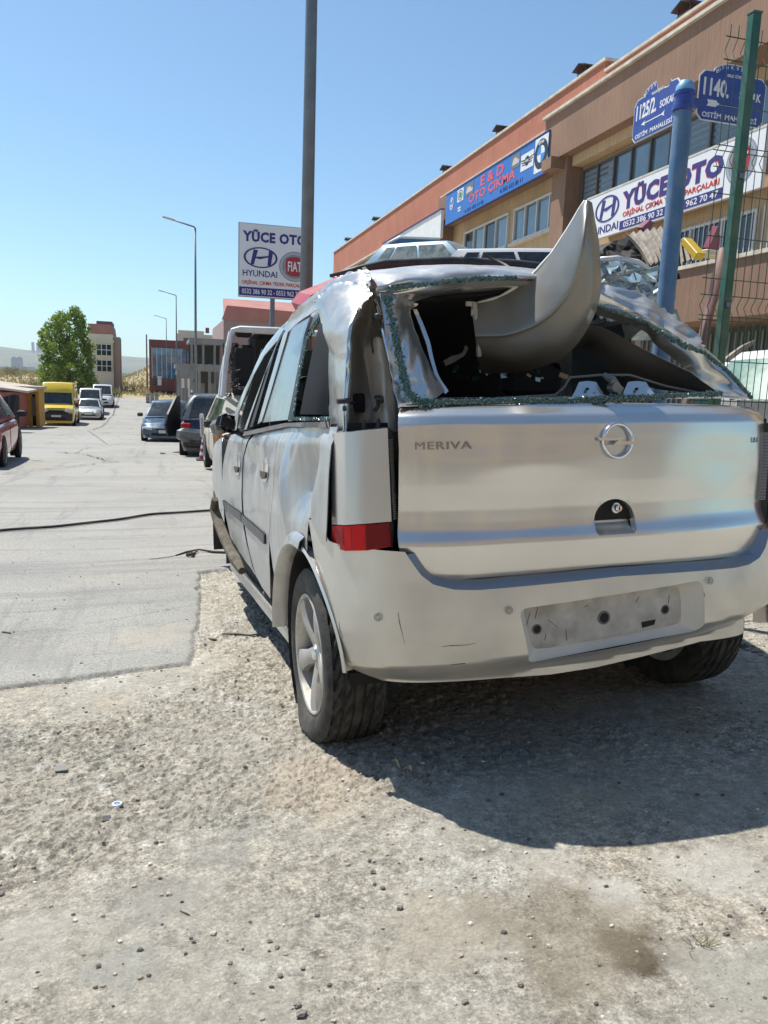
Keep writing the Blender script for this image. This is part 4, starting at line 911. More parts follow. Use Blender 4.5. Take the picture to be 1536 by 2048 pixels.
# --- hood, windscreen and nose (out of sight from the front)
G = np.array([[(x, y, z-.05*(abs(x)/.8)**3) for x in np.linspace(-.76, .76, 13)] for y, z in ((2.15, 1.03), (2.5, .98), (2.9, .92), (3.2, .84), (3.36, .76))]); grid('hood', G, PAINT, car, .004)
G = np.array([[(x*(1-.08*k), 1.62+.6*(1-k)+.0, 1.04+.42*k) for x in np.linspace(-.72, .72, 9)] for k in np.linspace(0, 1, 5)]); grid('windscreen', G, GLASSD, car, .004)
panel('front_bumper', [(-a_, b_) for a_, b_ in [(-SMAX+0, .25), (-SMAX+.5, .25), (-SMAX+.75, .3), (-SMAX+.75, .6), (-SMAX+.4, .74), (-SMAX, .74)]][::-1], SS, PAINTD, car, sp=.04)
panel('front_bumper', [(-SMAX+0, .25), (-SMAX+.5, .25), (-SMAX+.75, .3), (-SMAX+.75, .6), (-SMAX+.4, .74), (-SMAX, .74)], SS, PAINTD, car, sp=.04)
mb = MB(); mb.tube([(-.5, .1, .24), (.2, .1, .24), (.55, -.2, .27), (.60, -.36, .30)], .022, 8); mb.build('exhaust', mat('exhaust', (.3, .29, .27), .5, metal=.6), car, True)
# --- wheels
def make_wheel(flatt=0.):
    NA, prof = 216, []
    # tyre section: (radius, x) outer face is x<0
    sec = [(.197, -.085), (.205, -.098), (.225, -.108), (.255, -.110), (.278, -.104), (.291, -.092)]
    tr = np.linspace(-.086, .086, 45); sec_t = [(.297-.006*(abs(x)/.086)**3, x) for x in tr]
    secr = [(r, -x) for r, x in sec[::-1]]
    full = sec+sec_t+secr; L = len(full); v = []
    for k in range(NA):
        a = 2*math.pi*k/NA
        for j, (r, x) in enumerate(full):
            if len(sec) <= j < len(sec)+len(sec_t):
                gr = any(abs(x-g_) < .0042 for g_ in (-.052, -.018, .018, .052)); side = 1 if x > 0 else -1
                ph = (k+abs(x)*side*260+(4 if x > 0 else 0)) % 8
                if gr or (ph < 1.9 and abs(x) > .012): r -= .010
                elif abs(x) > .056 and ((k+3) % 8) < 1: r -= .006
                elif int(k) % 2 == 0: r -= .0007
            v.append((x, r*math.cos(a), r*math.sin(a)))
    f = [(k*L+j, k*L+j+1, ((k+1) % NA)*L+j+1, ((k+1) % NA)*L+j) for k in range(NA) for j in range(L-1)]
    v = np.array(v)
    if flatt:
        z = v[:, 2]; low = np.clip((-z-(.297-flatt-.02))/.02, 0, 1); rr_ = np.hypot(v[:, 1], v[:, 2]); cut = -(.297-flatt)
        bul = np.clip((-z-.13)/.12, 0, 1)*(rr_ < .295)*(rr_ > .2); v[:, 0] += np.sign(v[:, 0])*bul*.030*np.clip((rr_-.2)/.04, 0, 1)*np.clip(1-np.abs(v[:, 1])/.2, 0, 1)
        v[:, 2] = np.maximum(z, cut-.001*(np.abs(v[:, 0]) < .08)); 
        k2 = np.clip((-z-.18)/.1, 0, 1)*(rr_ > .24); v[:, 1] += np.sign(v[:, 1])*k2*.008
    ty = mesh('tyre', v, f, TYRE, None, 40)
    mb = MB(); mb.lathe([(.200, -.088), (.206, -.094), (.200, -.098), (.194, -.094), (.190, -.080), (.184, -.03), (.17, .08), (.2, .085)], (0, 0, 0), 'x', 64)
    mb.lathe([(0, -.072), (.028, -.074), (.031, -.068), (.045, -.060), (.055, -.05), (.055, -.02)], (0, 0, 0), 'x', 32)
    rim = mb.build('rim', ALLOY, None, 40)
    mb = MB()
    for k in range(5):
        a0 = 2*math.pi*k/5+.35; G = []
        for t in np.linspace(0, 1, 8):
            r = .03+.165*t; hw = .030-.006*math.sin(t*3.1)+.014*t*t; x = -.066-.010*math.sin(t*math.pi*.8)-.018*t
            G.append([(x+.028, -hw*1.08, r), (x+.004, -hw, r), (x, -hw*.75, r), (x-.003, 0, r), (x, hw*.75, r), (x+.004, hw, r), (x+.028, hw*1.08, r)])
        v_ = [(p[0], p[1]*math.cos(a0)-p[2]*math.sin(a0), p[1]*math.sin(a0)+p[2]*math.cos(a0)) for r_ in G for p in r_]
        mb.add(v_, [(i*7+j, i*7+j+1, i*7+j+8, i*7+j+7) for i in range(7) for j in range(6)])
    sp_ = mb.build('spokes', ALLOY, rim, 50)
    mb = MB(); mb.lathe([(0, -.080), (.020, -.080), (.024, -.076), (.024, -.06)], (0, 0, 0), 'x', 24); mb.build('hub_cap', CHROME, rim, 30)
    mb = MB()
    for k in range(5): a = 2*math.pi*(k+.5)/5+.35; mb.lathe([(0, -.068), (.008, -.068), (.009, -.05)], (0, .042*math.cos(a), .042*math.sin(a)), 'x', 8)
    mb.build('wheel_bolt', BLACK, rim)
    mb = MB(); mb.lathe([(.02, .0), (.135, .0), (.135, .012), (.02, .012)], (0, 0, 0), 'x', 40); mb.lathe([(0, .03), (.19, .03)], (0, 0, 0), 'x', 30); mb.build('brake_disc', mat('rust', (.12, .07, .04), .8, var=.3), rim)
    return ty, rim
def wheel(x, y, z, flip, flatt=0., spin=0., camber=0.):
    e = bpy.data.objects.new('wheel', None); COL.objects.link(e); e.parent = car; e.location = (x, y, z)
    ty, rim = make_wheel(flatt); ty.scale.x = .93; ty.parent = e; rim.parent = e; rim.rotation_euler.x = spin; e.rotation_euler = (0, camber, math.pi if flip else 0); return e
wheel(-.715, .01, .272, False, .030, .2, 0)
wheel(.715, .04, .290, True, 0., .7)
wheel(-.60, 2.08, .275, False, 0., .4); wheel(.735, 2.63, .285, True, 0, 1.)
# --- loose bent panel stuck upright in the rear opening (a thing of its own)
bp_ = thing('bent_body_panel', 'curled grey metal body panel standing up out of the broken rear window', 'metal panel'); bp_.matrix_world = CM
A_ = [(946, 609, -.12), (1000, 594, -.16), (1056, 560, -.22), (1105, 506, -.28), (1140, 452, -.33), (1160, 418, -.37), (1171, 402, -.38)]
B1 = [(948, 640, -.15), (1010, 632, -.20), (1072, 600, -.28), (1122, 545, -.36), (1152, 480, -.41), (1166, 432, -.41), (1174, 403, -.39)]
B2 = [(951, 668, -.17), (1020, 664, -.24), (1090, 632, -.33), (1142, 570, -.41), (1163, 498, -.45), (1171, 440, -.43), (1176, 404, -.39)]
B2b = [(952, 676, -.165), (1022, 673, -.235), (1094, 641, -.325), (1147, 578, -.405), (1167, 504, -.445), (1173, 444, -.43), (1177, 404, -.39)]
C_ = [(955, 710, -.12), (1035, 712, -.21), (1118, 682, -.31), (1172, 612, -.39), (1186, 520, -.42), (1182, 450, -.41), (1179, 405, -.385)]
D_ = [(962, 745, -.0), (1060, 738, -.13), (1140, 700, -.24), (1194, 606, -.33), (1196, 500, -.36), (1186, 436, -.37), (1181, 406, -.375)]
pnl = patch('panel_sheet', [A_, B1, B2, B2b, C_, D_], mat('panel_underside', (.20, .19, .168), .36, metal=.45, coat=.25, dirt=.4, dcol=(.32, .30, .26), ds=3), bp_, 8, .004, 5, .005)
mb = MB(); mb.tube([P(*p) for p in A_], .006, 6); mb.tube([P(*p) for p in D_[2:]], .004, 6); mb.build('rim_lit_hem', WHITEP, bp_, True)  # white hem tube also paints the rim light along the panel edges
mb = MB(); mb.tube([P(948, 608, -.13), P(952, 640, -.15), P(957, 680, -.16), P(958, 712, -.14)], [.012, .009, .009, .009], 6); mb.box(P(940, 608, -.13), (.03, .01, .015)); mb.box(P(949, 625, -.14), (.02, .012, .02)); mb.build('hinge_edge', PRIMER, bp_)
# ------------------------------------------------------------------ main building on the right (facade plane x = 12)
CMn_, CT_ = CMn, CT
PLR = mat('red_brown_plaster', (.42, .155, .095), .9, var=.10, vs=.8, streak=.16, bump=.8, bs=14, aniso=(1, 1, .25))
PLB = mat('brown_plaster', (.25, .15, .10), .9, var=.14, vs=.6, streak=.13, bump=.6, bs=16, aniso=(1, 1, .2))
PLT = mat('tan_plaster', (.52, .37, .22), .9, var=.10, vs=.9, streak=.2, bump=.6, bs=18, aniso=(1, 1, .25))
COPE = mat('coping', (.55, .50, .42), .8, var=.2, vs=4)
WGL = mat('sky_tinted_glass', (.10, .15, .19), .05, var=.35, vs=.7, spec=.8, coat=.4)  # bluish base colour holds a painted sky reflection
WGD = mat('window_glass_dark', (.015, .02, .026), .05, spec=.7)
FRW = mat('white_frame', (.62, .60, .56), .5); FRD = mat('brown_frame', (.10, .085, .075), .5)
bld = thing('workshop_building', 'long red brown two storey workshop row with tan lower walls on the right', 'building', (12, 20, 0))
def wbox(name, x0, x1, y0, y1, z0, z1, m, parent=bld, bev=0):
    o = parent
    off = np.zeros(3); q = parent
    while q is not None: off = off+np.array(q.location); q = q.parent
    return MB().box(np.array([(x0+x1)/2, (y0+y1)/2, (z0+z1)/2])-off, (x1-x0, y1-y0, z1-z0), bev=bev).build(name, m, parent)
wbox('wall', 12.3, 24, 3, 54.8, -3, 9.9, PLT)
wbox('upper_wall', 12.05, 12.297, 33, 54.75, 5.3, 8.55, PLB)
wbox('parapet', 12.0, 24.2, 20.42, 54.85, 8.6, 10.24, PLR); wbox('parapet', 12.0, 24.2, 2.8, 20.40, 9.1, 9.93, PLR)
wbox('coping', 11.94, 12.35, 20.36, 54.9, 10.243, 10.32, COPE); wbox('coping', 11.94, 12.35, 2.7, 20.355, 9.933, 10.0, COPE)
wbox('ledge', 11.85, 12.2, 33, 54.9, 8.55, 8.64, COPE); wbox('ledge', 11.85, 11.998, 22.9, 33, 9.24, 9.32, COPE); wbox('ledge', 11.45, 11.998, 2.8, 22.95, 9.37, 9.45, COPE)
wbox('brown_band', 11.55, 12.295, 2.9, 22.9, 8.08, 9.366, PLB); wbox('brown_band', 11.80, 12.295, 22.9, 33, 8.0, 9.236, PLB)
for y0, y1, x0 in ((21.75, 22.6, 11.75), (32.35, 33.05, 11.85), (7, 7.8, 11.75)): wbox('column', x0, 12.295, y0, y1, -3, 8.078 if y0 < 23 else 7.998, PLB)
wbox('bracket', 11.3, 11.748, 21.9, 22.5, 7.75, 8.076, PLB)
wbox('soffit_beam', 11.9, 12.292, 17.0, 21.7, 7.8, 8.077, PLT)
def window(y0, y1, z0, z1, n, fm, gm, x=12.28, fr=.06, dark=(), blind=()):
    mb = MB(); yc = (y0+y1)/2
    f = thing_part = mesh('window', *_frame(y0, y1, z0, z1, n, fr), fm, bld)
    f.location = (x-12, yc-20, 0)
    for k in range(n):
        w_ = (y1-y0)/n; p = MB().box((.0, y1-(k+.5)*w_-yc, (z0+z1)/2), (.02, w_-fr, z1-z0-fr)).build('pane', WGD if k in dark else gm, f)
        if k in blind:
            mb = MB()
            for j in range(9): mb.box((-.013, y1-(k+.5)*w_-yc, z0+.08+(z1-z0-.16)*(j+.5)/9), (.004, w_-fr*1.6, (z1-z0)/16))
            mb.build('blind', mat('blind', (.17, .20, .23), .5), f)
    return f
def _frame(y0, y1, z0, z1, n, fr):
    mb = MB(); yc = (y0+y1)/2
    for z in (z0+fr/2, z1-fr/2): mb.box((-.03, 0, z), (.10, y1-y0, fr))
    for k in range(n+1):
        y = y1-(y1-y0)*k/n; y = min(max(y, y0+fr/2), y1-fr/2); mb.box((-.03, y-yc, (z0+z1)/2), (.098, fr, z1-z0-2*fr))
    return mb.v, mb.f
window(26.7, 30.9, 6.33, 7.5, 4, FRW, WGL, dark=(0, 2)); window(22.7, 26.2, 6.36, 7.5, 4, FRW, WGL, dark=())
wbox('sill', 12.1, 12.298, 26.6, 31, 6.22, 6.30, COPE); wbox('sill', 12.1, 12.298, 22.6, 26.35, 6.24, 6.32, COPE)
window(17.42, 21.6, 6.2, 7.7, 5, FRD, WGL, blind=(0, 1)); window(12.2, 16.9, 6.2, 7.7, 5, FRD, WGL, blind=(0, 1)); window(8.2, 11.8, 6.2, 7.7, 4, FRD, WGL)
window(14.2, 17.4, 4.1, 5.15, 3, FRW, WGD); window(10, 13.6, 4.1, 5.15, 3, FRW, WGD)
mb = MB()
for k in range(44): mb.box((12.19-12, 10.05+k*.17-20, 4.62), (.018, .018, 1.1))
mb.build('window_bars', WHITEP, bld)
wbox('terrace_wall', 10.9, 11.1, 11.5, 24.5, 2.75, 3.86, PLB); wbox('coping', 10.84, 11.16, 11.4, 24.6, 3.863, 3.94, COPE); wbox('terrace_floor', 11.1, 12.297, 11.5, 24.5, 2.8, 3.0, PLB)
wbox('terrace_wall', 10.9, 12.297, 11.3, 11.497, 2.75, 3.86, PLB)
wbox('shutter', 12.2, 12.294, 12, 24, -2, 2.7, mat('shutter', (.05, .06, .06), .6)); 
mb = MB()
for k in range(60): mb.box((.18, 12+k*.2-20, .6), (.03, .035, 4.0))
mb.build('shutter_slats', mat('slat', (.20, .23, .22), .6), bld)
for y in (52.5, 45.5, 34.0, 28.3, 22.4, 17.6):
    z = 10.24 if y > 20.5 else 9.93; c = thing('chimney', 'x', 'x'); 
    for k_ in ('label', 'category'): del c[k_]
    bpy.data.objects.remove(c)
    o = MB().box((.6, y-20, z+.16), (.5, .5, .5)).build('chimney', PLB, bld)
    mb = MB()
    for sx in (-1, 1):
        for sy in (-1, 1): mb.box((.6+sx*.22, y-20+sy*.22, z+.48), (.03, .03, .2))
    mb.prism([(-.36, 0), (0, .13), (.36, 0), (.36, .025), (0, .155), (-.36, .025)], (.25, y-20, z+.54), (0, 1, 0), (0, 0, 1), (.7, 0, 0)); mb.build('cowl', mat('cowl', (.03, .03, .03), .6), o)
# continuing brown row further away
b2 = thing('distant_workshop', 'low brown workshop row beyond the end of the red brown building', 'building', (12, 64, -1.5))
MB().box((6, 16, 4.7), (12, 34, 9.6)).build('wall', PLB, b2); MB().box((5.95, 16, 9.56), (12.3, 34.3, .12)).build('coping', COPE, b2)
for k in range(5): MB().box((-.02, 3+k*6.5, 6.3), (.1, 3.6, 1.3)).build('window', WGL, b2)
# text helper: places mesh text in a plane. ax = reading direction, up = z
def text3(name, body, size, m, parent, o, ax, n, ext=.004, bold=0., wid=None, hgt=None, align='LEFT', shear=0., sp=1.):
    t = textmesh(name, body, size, m, None, ext, bold, 1, sp, 'LEFT'); me = t.data
    co = np.empty(len(me.vertices)*3); me.vertices.foreach_get('co', co); co = co.reshape(-1, 3)
    co[:, 0] -= co[:, 0].min(); co[:, 1] -= co[:, 1].min()
    if wid: co[:, 0] *= wid/co[:, 0].max()
    if hgt: co[:, 1] *= hgt/co[:, 1].max()
    co[:, 0] += co[:, 1]*shear
    if align == 'CENTER': co[:, 0] -= co[:, 0].max()/2
    ax = np.array(ax, float); n = np.array(n, float); up = np.array([0, 0, 1.])
    p = np.array(o, float)+co[:, :1]*ax+co[:, 1:2]*up+co[:, 2:3]*n
    me.vertices.foreach_set('co', p.ravel()); me.update()
    t.parent = parent; return t
NAVY = mat('sign_navy', (.035, .022, .17), .5); RED = mat('sign_red', (.52, .03, .025), .5); WHS = mat('sign_white', (.72, .72, .74), .45, dirt=.15, dcol=(.5, .48, .45), ds=1.5); GREYS = mat('sign_grey', (.25, .26, .28), .4)
BLUES = mat('sign_blue', (.03, .15, .48), .5, var=.08); SIGNB = mat('street_blue', (.02, .045, .26), .3, coat=.4, dirt=.15, ds=6); CHR2 = mat('sign_silver', (.42, .43, .45), .3, metal=.4)
class Pl:     # a sign plane: (u along ax, v up) from origin o
    def __init__(s, parent, o, ax, n): s.p = parent; s.o = np.array(o, float); s.ax = np.array(ax, float); s.n = np.array(n, float)
    vs = 1.
    def pt(s, u, v, h=0): return s.o+s.ax*u+np.array([0, 0, s.vs])*v+s.n*h
    def text(s, b, u, v, w, h, m, bold=0., ext=.004, shear=0, sp=1., name='lettering', lift=.002): return text3(name, b, 1, m, s.p, s.pt(u, v, lift), s.ax, s.n, ext, bold, w, h*s.vs, 'LEFT', shear, sp)
    def poly(s, name, pts, m, h0=.0, h=.006):
        mb = MB(); mb.prism(pts, s.pt(0, 0, h0), s.ax, (0, 0, s.vs), s.n*h); return mb.build(name, m, s.p)
    def ell(s, name, cu, cv, a, b, m, h0=0, h=.006, n=36, inner=None):
        if inner is None: return s.poly(name, [(cu+a*math.cos(t), cv+b*math.sin(t)) for t in np.linspace(0, 2*math.pi, n+1)[:-1]], m, h0, h)
        mb = MB(); P1 = [s.pt(cu+a*k*math.cos(t), cv+b*k*math.sin(t), h0+hh) for hh in (h,) for k in (1, inner) for t in np.linspace(0, 2*math.pi, n+1)[:-1]]
        P2 = [p-s.n*h for p in P1]; mb.add(P1+P2, [(i, (i+1) % n, n+(i+1) % n, n+i) for i in range(n)]+[(i, (i+1) % n, 2*n+(i+1) % n, 2*n+i) for i in range(n)]+[(n+i, n+(i+1) % n, 3*n+(i+1) % n, 3*n+i) for i in range(n)])
        return mb.build(name, m, s.p)
def serif_text(pl, body, u, v, w, h, m, outline=None):
    if outline: pl.text(body, u-.004*w, v-.03*h, w, h, outline, bold=.05, ext=.002, name='lettering_shadow', lift=.0015, sp=1.08)
    return pl.text(body, u, v, w, h, m, bold=.045, ext=.004, lift=.003, sp=1.08)
def hlogo(pl, cu, cv, a, b):
    pl.ell('logo_ring', cu, cv, a, b, NAVY, .002, .006, inner=.88)
    for sgn in (-1, 1): pl.poly('logo_bar', [(cu+sgn*a*.50-.10*a, cv-b*.72), (cu+sgn*a*.50+.12*a-.02*a, cv-b*.70), (cu+sgn*a*.50+.34*a-.10*a*(sgn > 0), cv+b*.70), (cu+sgn*a*.50+.08*a-.1*a*(sgn > 0), cv+b*.74)], NAVY, .003, .006)
    pl.poly('logo_bar', [(cu-a*.34, cv-b*.05), (cu-a*.05, cv-b*.16), (cu+a*.45, cv+b*.08), (cu+a*.45, cv+b*.22), (cu+a*.05, cv+b*.12), (cu-a*.30, cv+b*.06)], NAVY, .0034, .006)
def flogo(pl, cu, cv, a, b):
    pl.ell('logo_disc', cu, cv, a, b, GREYS, .002, .004); pl.ell('logo_disc', cu, cv, a*.93, b*.93, CHR2, .003, .005); pl.ell('logo_disc', cu, cv, a*.82, b*.82, GREYS, .004, .006)
    pl.poly('logo_shield', [(cu+a*x, cv+b*y) for x, y in ((-.55, .50), (-.3, .62), (0, .66), (.3, .62), (.55, .50), (.60, 0), (.52, -.48), (.28, -.62), (0, -.67), (-.28, -.62), (-.52, -.48), (-.60, 0))], mat('fiat_red', (.35, .02, .03), .35), .005, .007)
    pl.text('FIAT', cu-a*.44, cv-b*.32, a*.88, b*.66, WHS, .02, .004, lift=.013)
# wall banner of the parts shop
ws = thing('shop_sign', 'long white shop banner with purple lettering across the tan wall behind the fence', 'sign', (11.84, 20.55, 5.43))
L_ = 6.8; Hs = 1.17
MB().box((.04, -L_/2, Hs/2), (.09, L_, Hs)).build('board', WHS, ws)
MB().box((.045, -L_/2, Hs+.02), (.12, L_+.06, .04)).build('frame', COPE, ws)
pl = Pl(ws, (-.007, 0, 0), (0, -1, 0), (-1, 0, 0))
uu = lambda px, py: 20.55-atX(px, py, 11.84)[1]
u0 = uu(1191, 430); u1 = uu(1238, 420); hlogo(pl, (u0+u1)/2, .72, (u1-u0)/2, .34)
pl.text('HYUNDAI', .02, .10, uu(1236, 455)-.02, .2, NAVY, .012)
u0 = uu(1246, 400); u1 = uu(1446, 350); serif_text(pl, 'YÜCE OTO', u0, .53, u1-u0, .56, NAVY, RED)
u0 = uu(1245, 440); u1 = uu(1437, 385); pl.text('ORJİNAL ÇIKMA YEDEK PARÇALARI', u0, .31, u1-u0, .21, RED, .02)
pl.poly('phone_band', [(uu(1238, 470), .04), (uu(1443, 400), .04), (uu(1443, 400), .26), (uu(1238, 470), .26)], BLUES if False else NAVY, .0, .006)
pl.text('0532 386 90 32 - 0553 962 70 47', uu(1246, 465), .075, uu(1436, 400)-uu(1246, 465), .15, WHS, .012, lift=.007)
u0 = uu(1452, 340); u1 = uu(1514, 320); flogo(pl, (u0+u1)/2, .66, (u1-u0)/2, .46)
# blue banner
bs_ = thing('shop_sign', 'blue shop banner with faded red lettering and car badges under the upper ledge', 'sign', (11.50, 31.25, 7.80))
L_ = 8.72; MB().box((.035, -L_/2, .59), (.07, L_, 1.18)).build('board', BLUES, bs_); mb = MB(); mb.box((.03, -L_/2, 1.19), (.10, L_+.04, .03)); mb.box((.03, -L_/2, -.015), (.10, L_+.04, .03)); mb.build('frame', mat('sign_edge', (.02, .03, .12), .5), bs_)
pl = Pl(bs_, (-.004, 0, 0), (0, -1, 0), (-1, 0, 0)); uu = lambda px, py: 31.25-atX(px, py, 11.50)[1]
SR = mat('faded_red', (.62, .10, .13), .5)
pl.text('E & D', uu(962, 355), .72, uu(1008, 340)-uu(962, 355), .36, SR, .03); pl.text('OTO ÇIKMA', uu(938, 390), .27, uu(1031, 355)-uu(938, 390), .38, SR, .03)
pl.text('0 533 472 13 02', uu(930, 415), .08, uu(967, 405)-uu(930, 415), .12, mat('sign_dkblue', (.02, .05, .2), .5), .01); pl.text('0 505 633 88 11', uu(1000, 385), .10, uu(1045, 362)-uu(1000, 385), .14, MATS['sign_dkblue'], .01)
BK = mat('sign_black', (.02, .02, .025), .4)
def badge_box(pxa, pxb, v0, v1, fill): a, b = uu(*pxa), uu(*pxb); pl.poly('badge_panel', [(a, v0), (b, v0), (b, v1), (a, v1)], fill, .001, .003); return (a+b)/2, (v0+v1)/2, (b-a)/2, (v1-v0)/2
a = uu(900, 410), uu(907, 406); cu = sum(a)/2; pl.ell('badge_ring', cu, .72, .20, .24, WHS, .001, .004, inner=.85); pl.text('V', cu-.1, .74, .2, .16, WHS, .0); pl.text('W', cu-.13, .54, .26, .17, WHS, .0)
c = badge_box((915, 400), (927, 392), .62, 1.08, WHS); pl.ell('badge_ring', c[0], c[1], c[2]*.8, c[3]*.85, BK, .005, .003, inner=.82); pl.ell('badge_leaf', c[0], c[1], c[2]*.45, c[3]*.5, mat('badge_green', (.03, .25, .06), .5), .005, .004)
pl.poly('badge_mark', [(uu(915, 432), .26), (uu(921, 430), .26), (uu(921, 430), .32), (uu(916, 432), .32)], WHS, .001, .004); pl.poly('badge_mark', [(uu(915, 428), .36), (uu(921, 426), .36), (uu(921, 426), .42), (uu(916, 428), .42)], WHS, .001, .004)
for pa, pb, v0, v1 in (((931, 385), (947, 378), .66, 1.08), ((1023, 335), (1040, 325), .66, 1.1)):
    c = badge_box(pa, pb, v0, v1, mat('photo_grey', (.16, .15, .14), .5)); pl.poly('car_picture', [(c[0]+x*c[2], c[1]+y*c[3]) for x, y in ((-.8, -.5), (.8, -.5), (.85, 0), (.4, .1), (.15, .5), (-.45, .5), (-.7, .05))], mat('photo_white', (.5, .49, .47), .5), .005, .003)
c = badge_box((1041, 345), (1067, 325), .42, .92, WHS); pl.ell('badge_ring', c[0], c[1], .17, .15, BK, .005, .003); 
for sg in (-1, 1):
    for j in range(3): pl.poly('badge_wing', [(c[0]+sg*.17, c[1]+.07-j*.07), (c[0]+sg*(.46-j*.06), c[1]+.10-j*.08), (c[0]+sg*(.46-j*.06), c[1]+.07-j*.08), (c[0]+sg*.17, c[1]+.03-j*.07)], BK, .005, .003)
pl.text('MINI', c[0]-.11, c[1]-.04, .22, .08, WHS, .01, lift=.009)
c = badge_box((1069, 325), (1096, 300), .12, 1.14, WHS); pl.ell('badge_ring', c[0], c[1], .44, .44, BK, .005, .003); pl.ell('badge_disc', c[0], c[1], .25, .25, WHS, .008, .003)
for q_ in (0, 2): pl.poly('badge_quarter', [(c[0], c[1])]+[(c[0]+.25*math.cos(t), c[1]+.25*math.sin(t)) for t in np.linspace(math.pi/2*(q_+1), math.pi/2*(q_+2), 9)], mat('badge_blue', (.05, .25, .6), .4), .012, .002)
pl.text('BMW', c[0]-.18, c[1]+.29, .36, .10, WHS, .01, lift=.009)
# white blank canopy sign left of it
cs_ = thing('shop_sign', 'blank pale grey banner left of the blue banner on the brown wall', 'sign', (11.6, 31.85, 7.45))
MB().box((0, 4.4, .55), (.12, 8.7, 1.12)).build('board', mat('pale_board', (.68, .69, .68), .6, var=.06), cs_); MB().box((-.02, 4.4, 1.13), (.2, 8.8, .03)).build('frame', NAVY, cs_)
for y, z in ((38.5, 7.9), (44, 7.3)):
    o = MB().tube([(12.1, y, z), (11.2, y, z), (11.2, y-1.2, z)], .035, 6).build('bracket_arm', mat('rust_red', (.20, .06, .04), .8)); tag(o, 'rusty bracket arm on the brown wall, '+('nearer, above the grey banner' if y < 40 else 'farther, left of the other arm'), 'bracket')
# pole mounted sign
p = atY(546, 640, 27); ps = thing('pole_sign', 'square white parts shop sign with purple lettering high on a grey post', 'sign', (p[0], 27, float(gz(p[0], 27))))
o_ = np.array(ps.location); a = atY(479, 445, 27)-o_; b = atY(477.5, 591, 27)-o_; Wd = 2.36; Hh = a[2]-b[2]
MB().box((a[0]+Wd/2, .08, (a[2]+b[2])/2), (Wd, .14, Hh)).build('board', WHS, ps); MB().box((a[0]+Wd/2, .09, (a[2]+b[2])/2), (Wd+.05, .10, Hh+.05)).build('frame', GREYS, ps)
MB().box((0, .2, (b[2]+.3)/2-.25), (.15, .12, b[2]+.8)).build('post', STEEL, ps)
pl = Pl(ps, (a[0], .008, b[2]), (Wd/2.66, 0, 0), (0, -1, 0))
pl.vs = Hh/2.86
serif_text(pl, 'YÜCE OTO', .12, 2.16, 2.42, .50, NAVY, WHS)
hlogo(pl, .80, 1.56, .64, .41); pl.text('HYUNDAI', .13, .80, 1.3, .25, NAVY, .012); flogo(pl, 2.10, 1.30, .60, .60)
pl.text('ORJİNAL ÇIKMA YEDEK PARÇALARI', .10, .44, 2.45, .24, RED, .02); pl.poly('phone_band', [(.0, .03), (Wd, .03), (Wd, .37), (.0, .37)], NAVY, .0, .006)
pl.text('0532 386 90 32 - 0553 962 70 47', .10, .10, 2.45, .20, WHS, .012, lift=.007)
# ------------------------------------------------------------------ lamp posts
def lamp_post(px, py, Y, z_arm, label, r0=.085, arm=True, base=None):
    p = atY(px, py, Y); z0 = float(gz(p[0], Y)); t = thing('street_lamp', label, 'street lamp', (p[0], Y, z0), 0, 'street lamps along the road'); h = z_arm-z0
    MB().tube([(0, 0, -.1), (0, 0, h*.5), (0, 0, h)], [r0, r0*.78, r0*.55], 12).build('pole', STEEL, t, True)
    MB().lathe([(.0, .02), (.16, .02), (.16, 0)], (0, 0, 0), 'z', 12).build('base_plate', STEEL, t)
    MB().tube([(0, 0, h-.02), (-.05, -.02, h+.05), (-1.15, -.08, h+.30)], [.04, .04, .035], 8).build('arm', STEEL, t, True)
    mb = MB(); mb.box((-1.30, -.08, h+.33), (.62, .22, .07), ry=.2, bev=.03); hd = mb.build('lamp_head', GREYS, t); MB().box((-1.31, -.08, h+.29), (.4, .16, .012), ry=.2).build('lens', WHITEP, hd)
    return t
lamp_post(391, 600, 42, 8.75, 'tallest looking street lamp in the row, right of the red and blue glass building')
lamp_post(353, 700, 77, 8.85, 'middle street lamp in front of the blue glass front')
lamp_post(333, 700, 112, 9.2, 'farthest and smallest street lamp, near the left edge of the glass building')
lamp_post(612, 600, 9, 10.5, 'thick grey street lamp pole right behind the silver wreck, rising out of the picture', r0=.082)
# ------------------------------------------------------------------ blue street name pole
Yp = 3.95; p = atY(1330, 620, Yp); z0 = float(gz(p[0], Yp)); top = atY(1373, 160, Yp)
sp_ = thing('street_sign_pole', 'blue painted round post with domed top carrying two street name plates', 'pole', (p[0], Yp, z0))
BPT = mat('blue_pole_paint', (.06, .15, .29), .55, coat=.0, dirt=.8, dcol=(.21, .27, .33), ds=5, streak=.2); hp_ = top[2]-z0
MB().lathe([(0, hp_), (.03, hp_-.006), (.048, hp_-.03), (.052, hp_-.055), (.052, hp_-.06)], (0, 0, 0), 'z', 24).build('dome_cap', mat('cap_blue', (.14, .33, .55), .5, var=.15, vs=30), sp_, 40)
MB().lathe([(.050, hp_-.06), (.050, -.1)], (0, 0, 0), 'z', 24).build('tube', BPT, sp_, 40)
MB().lathe([(.051, hp_-.062), (.060, hp_-.066), (.060, hp_-.082), (.054, hp_-.086), (.054, hp_-.135), (.062, hp_-.139), (.062, hp_-.160), (.052, hp_-.166)], (0, 0, 0), 'z', 24).build('collar', SIGNB, sp_, 40)
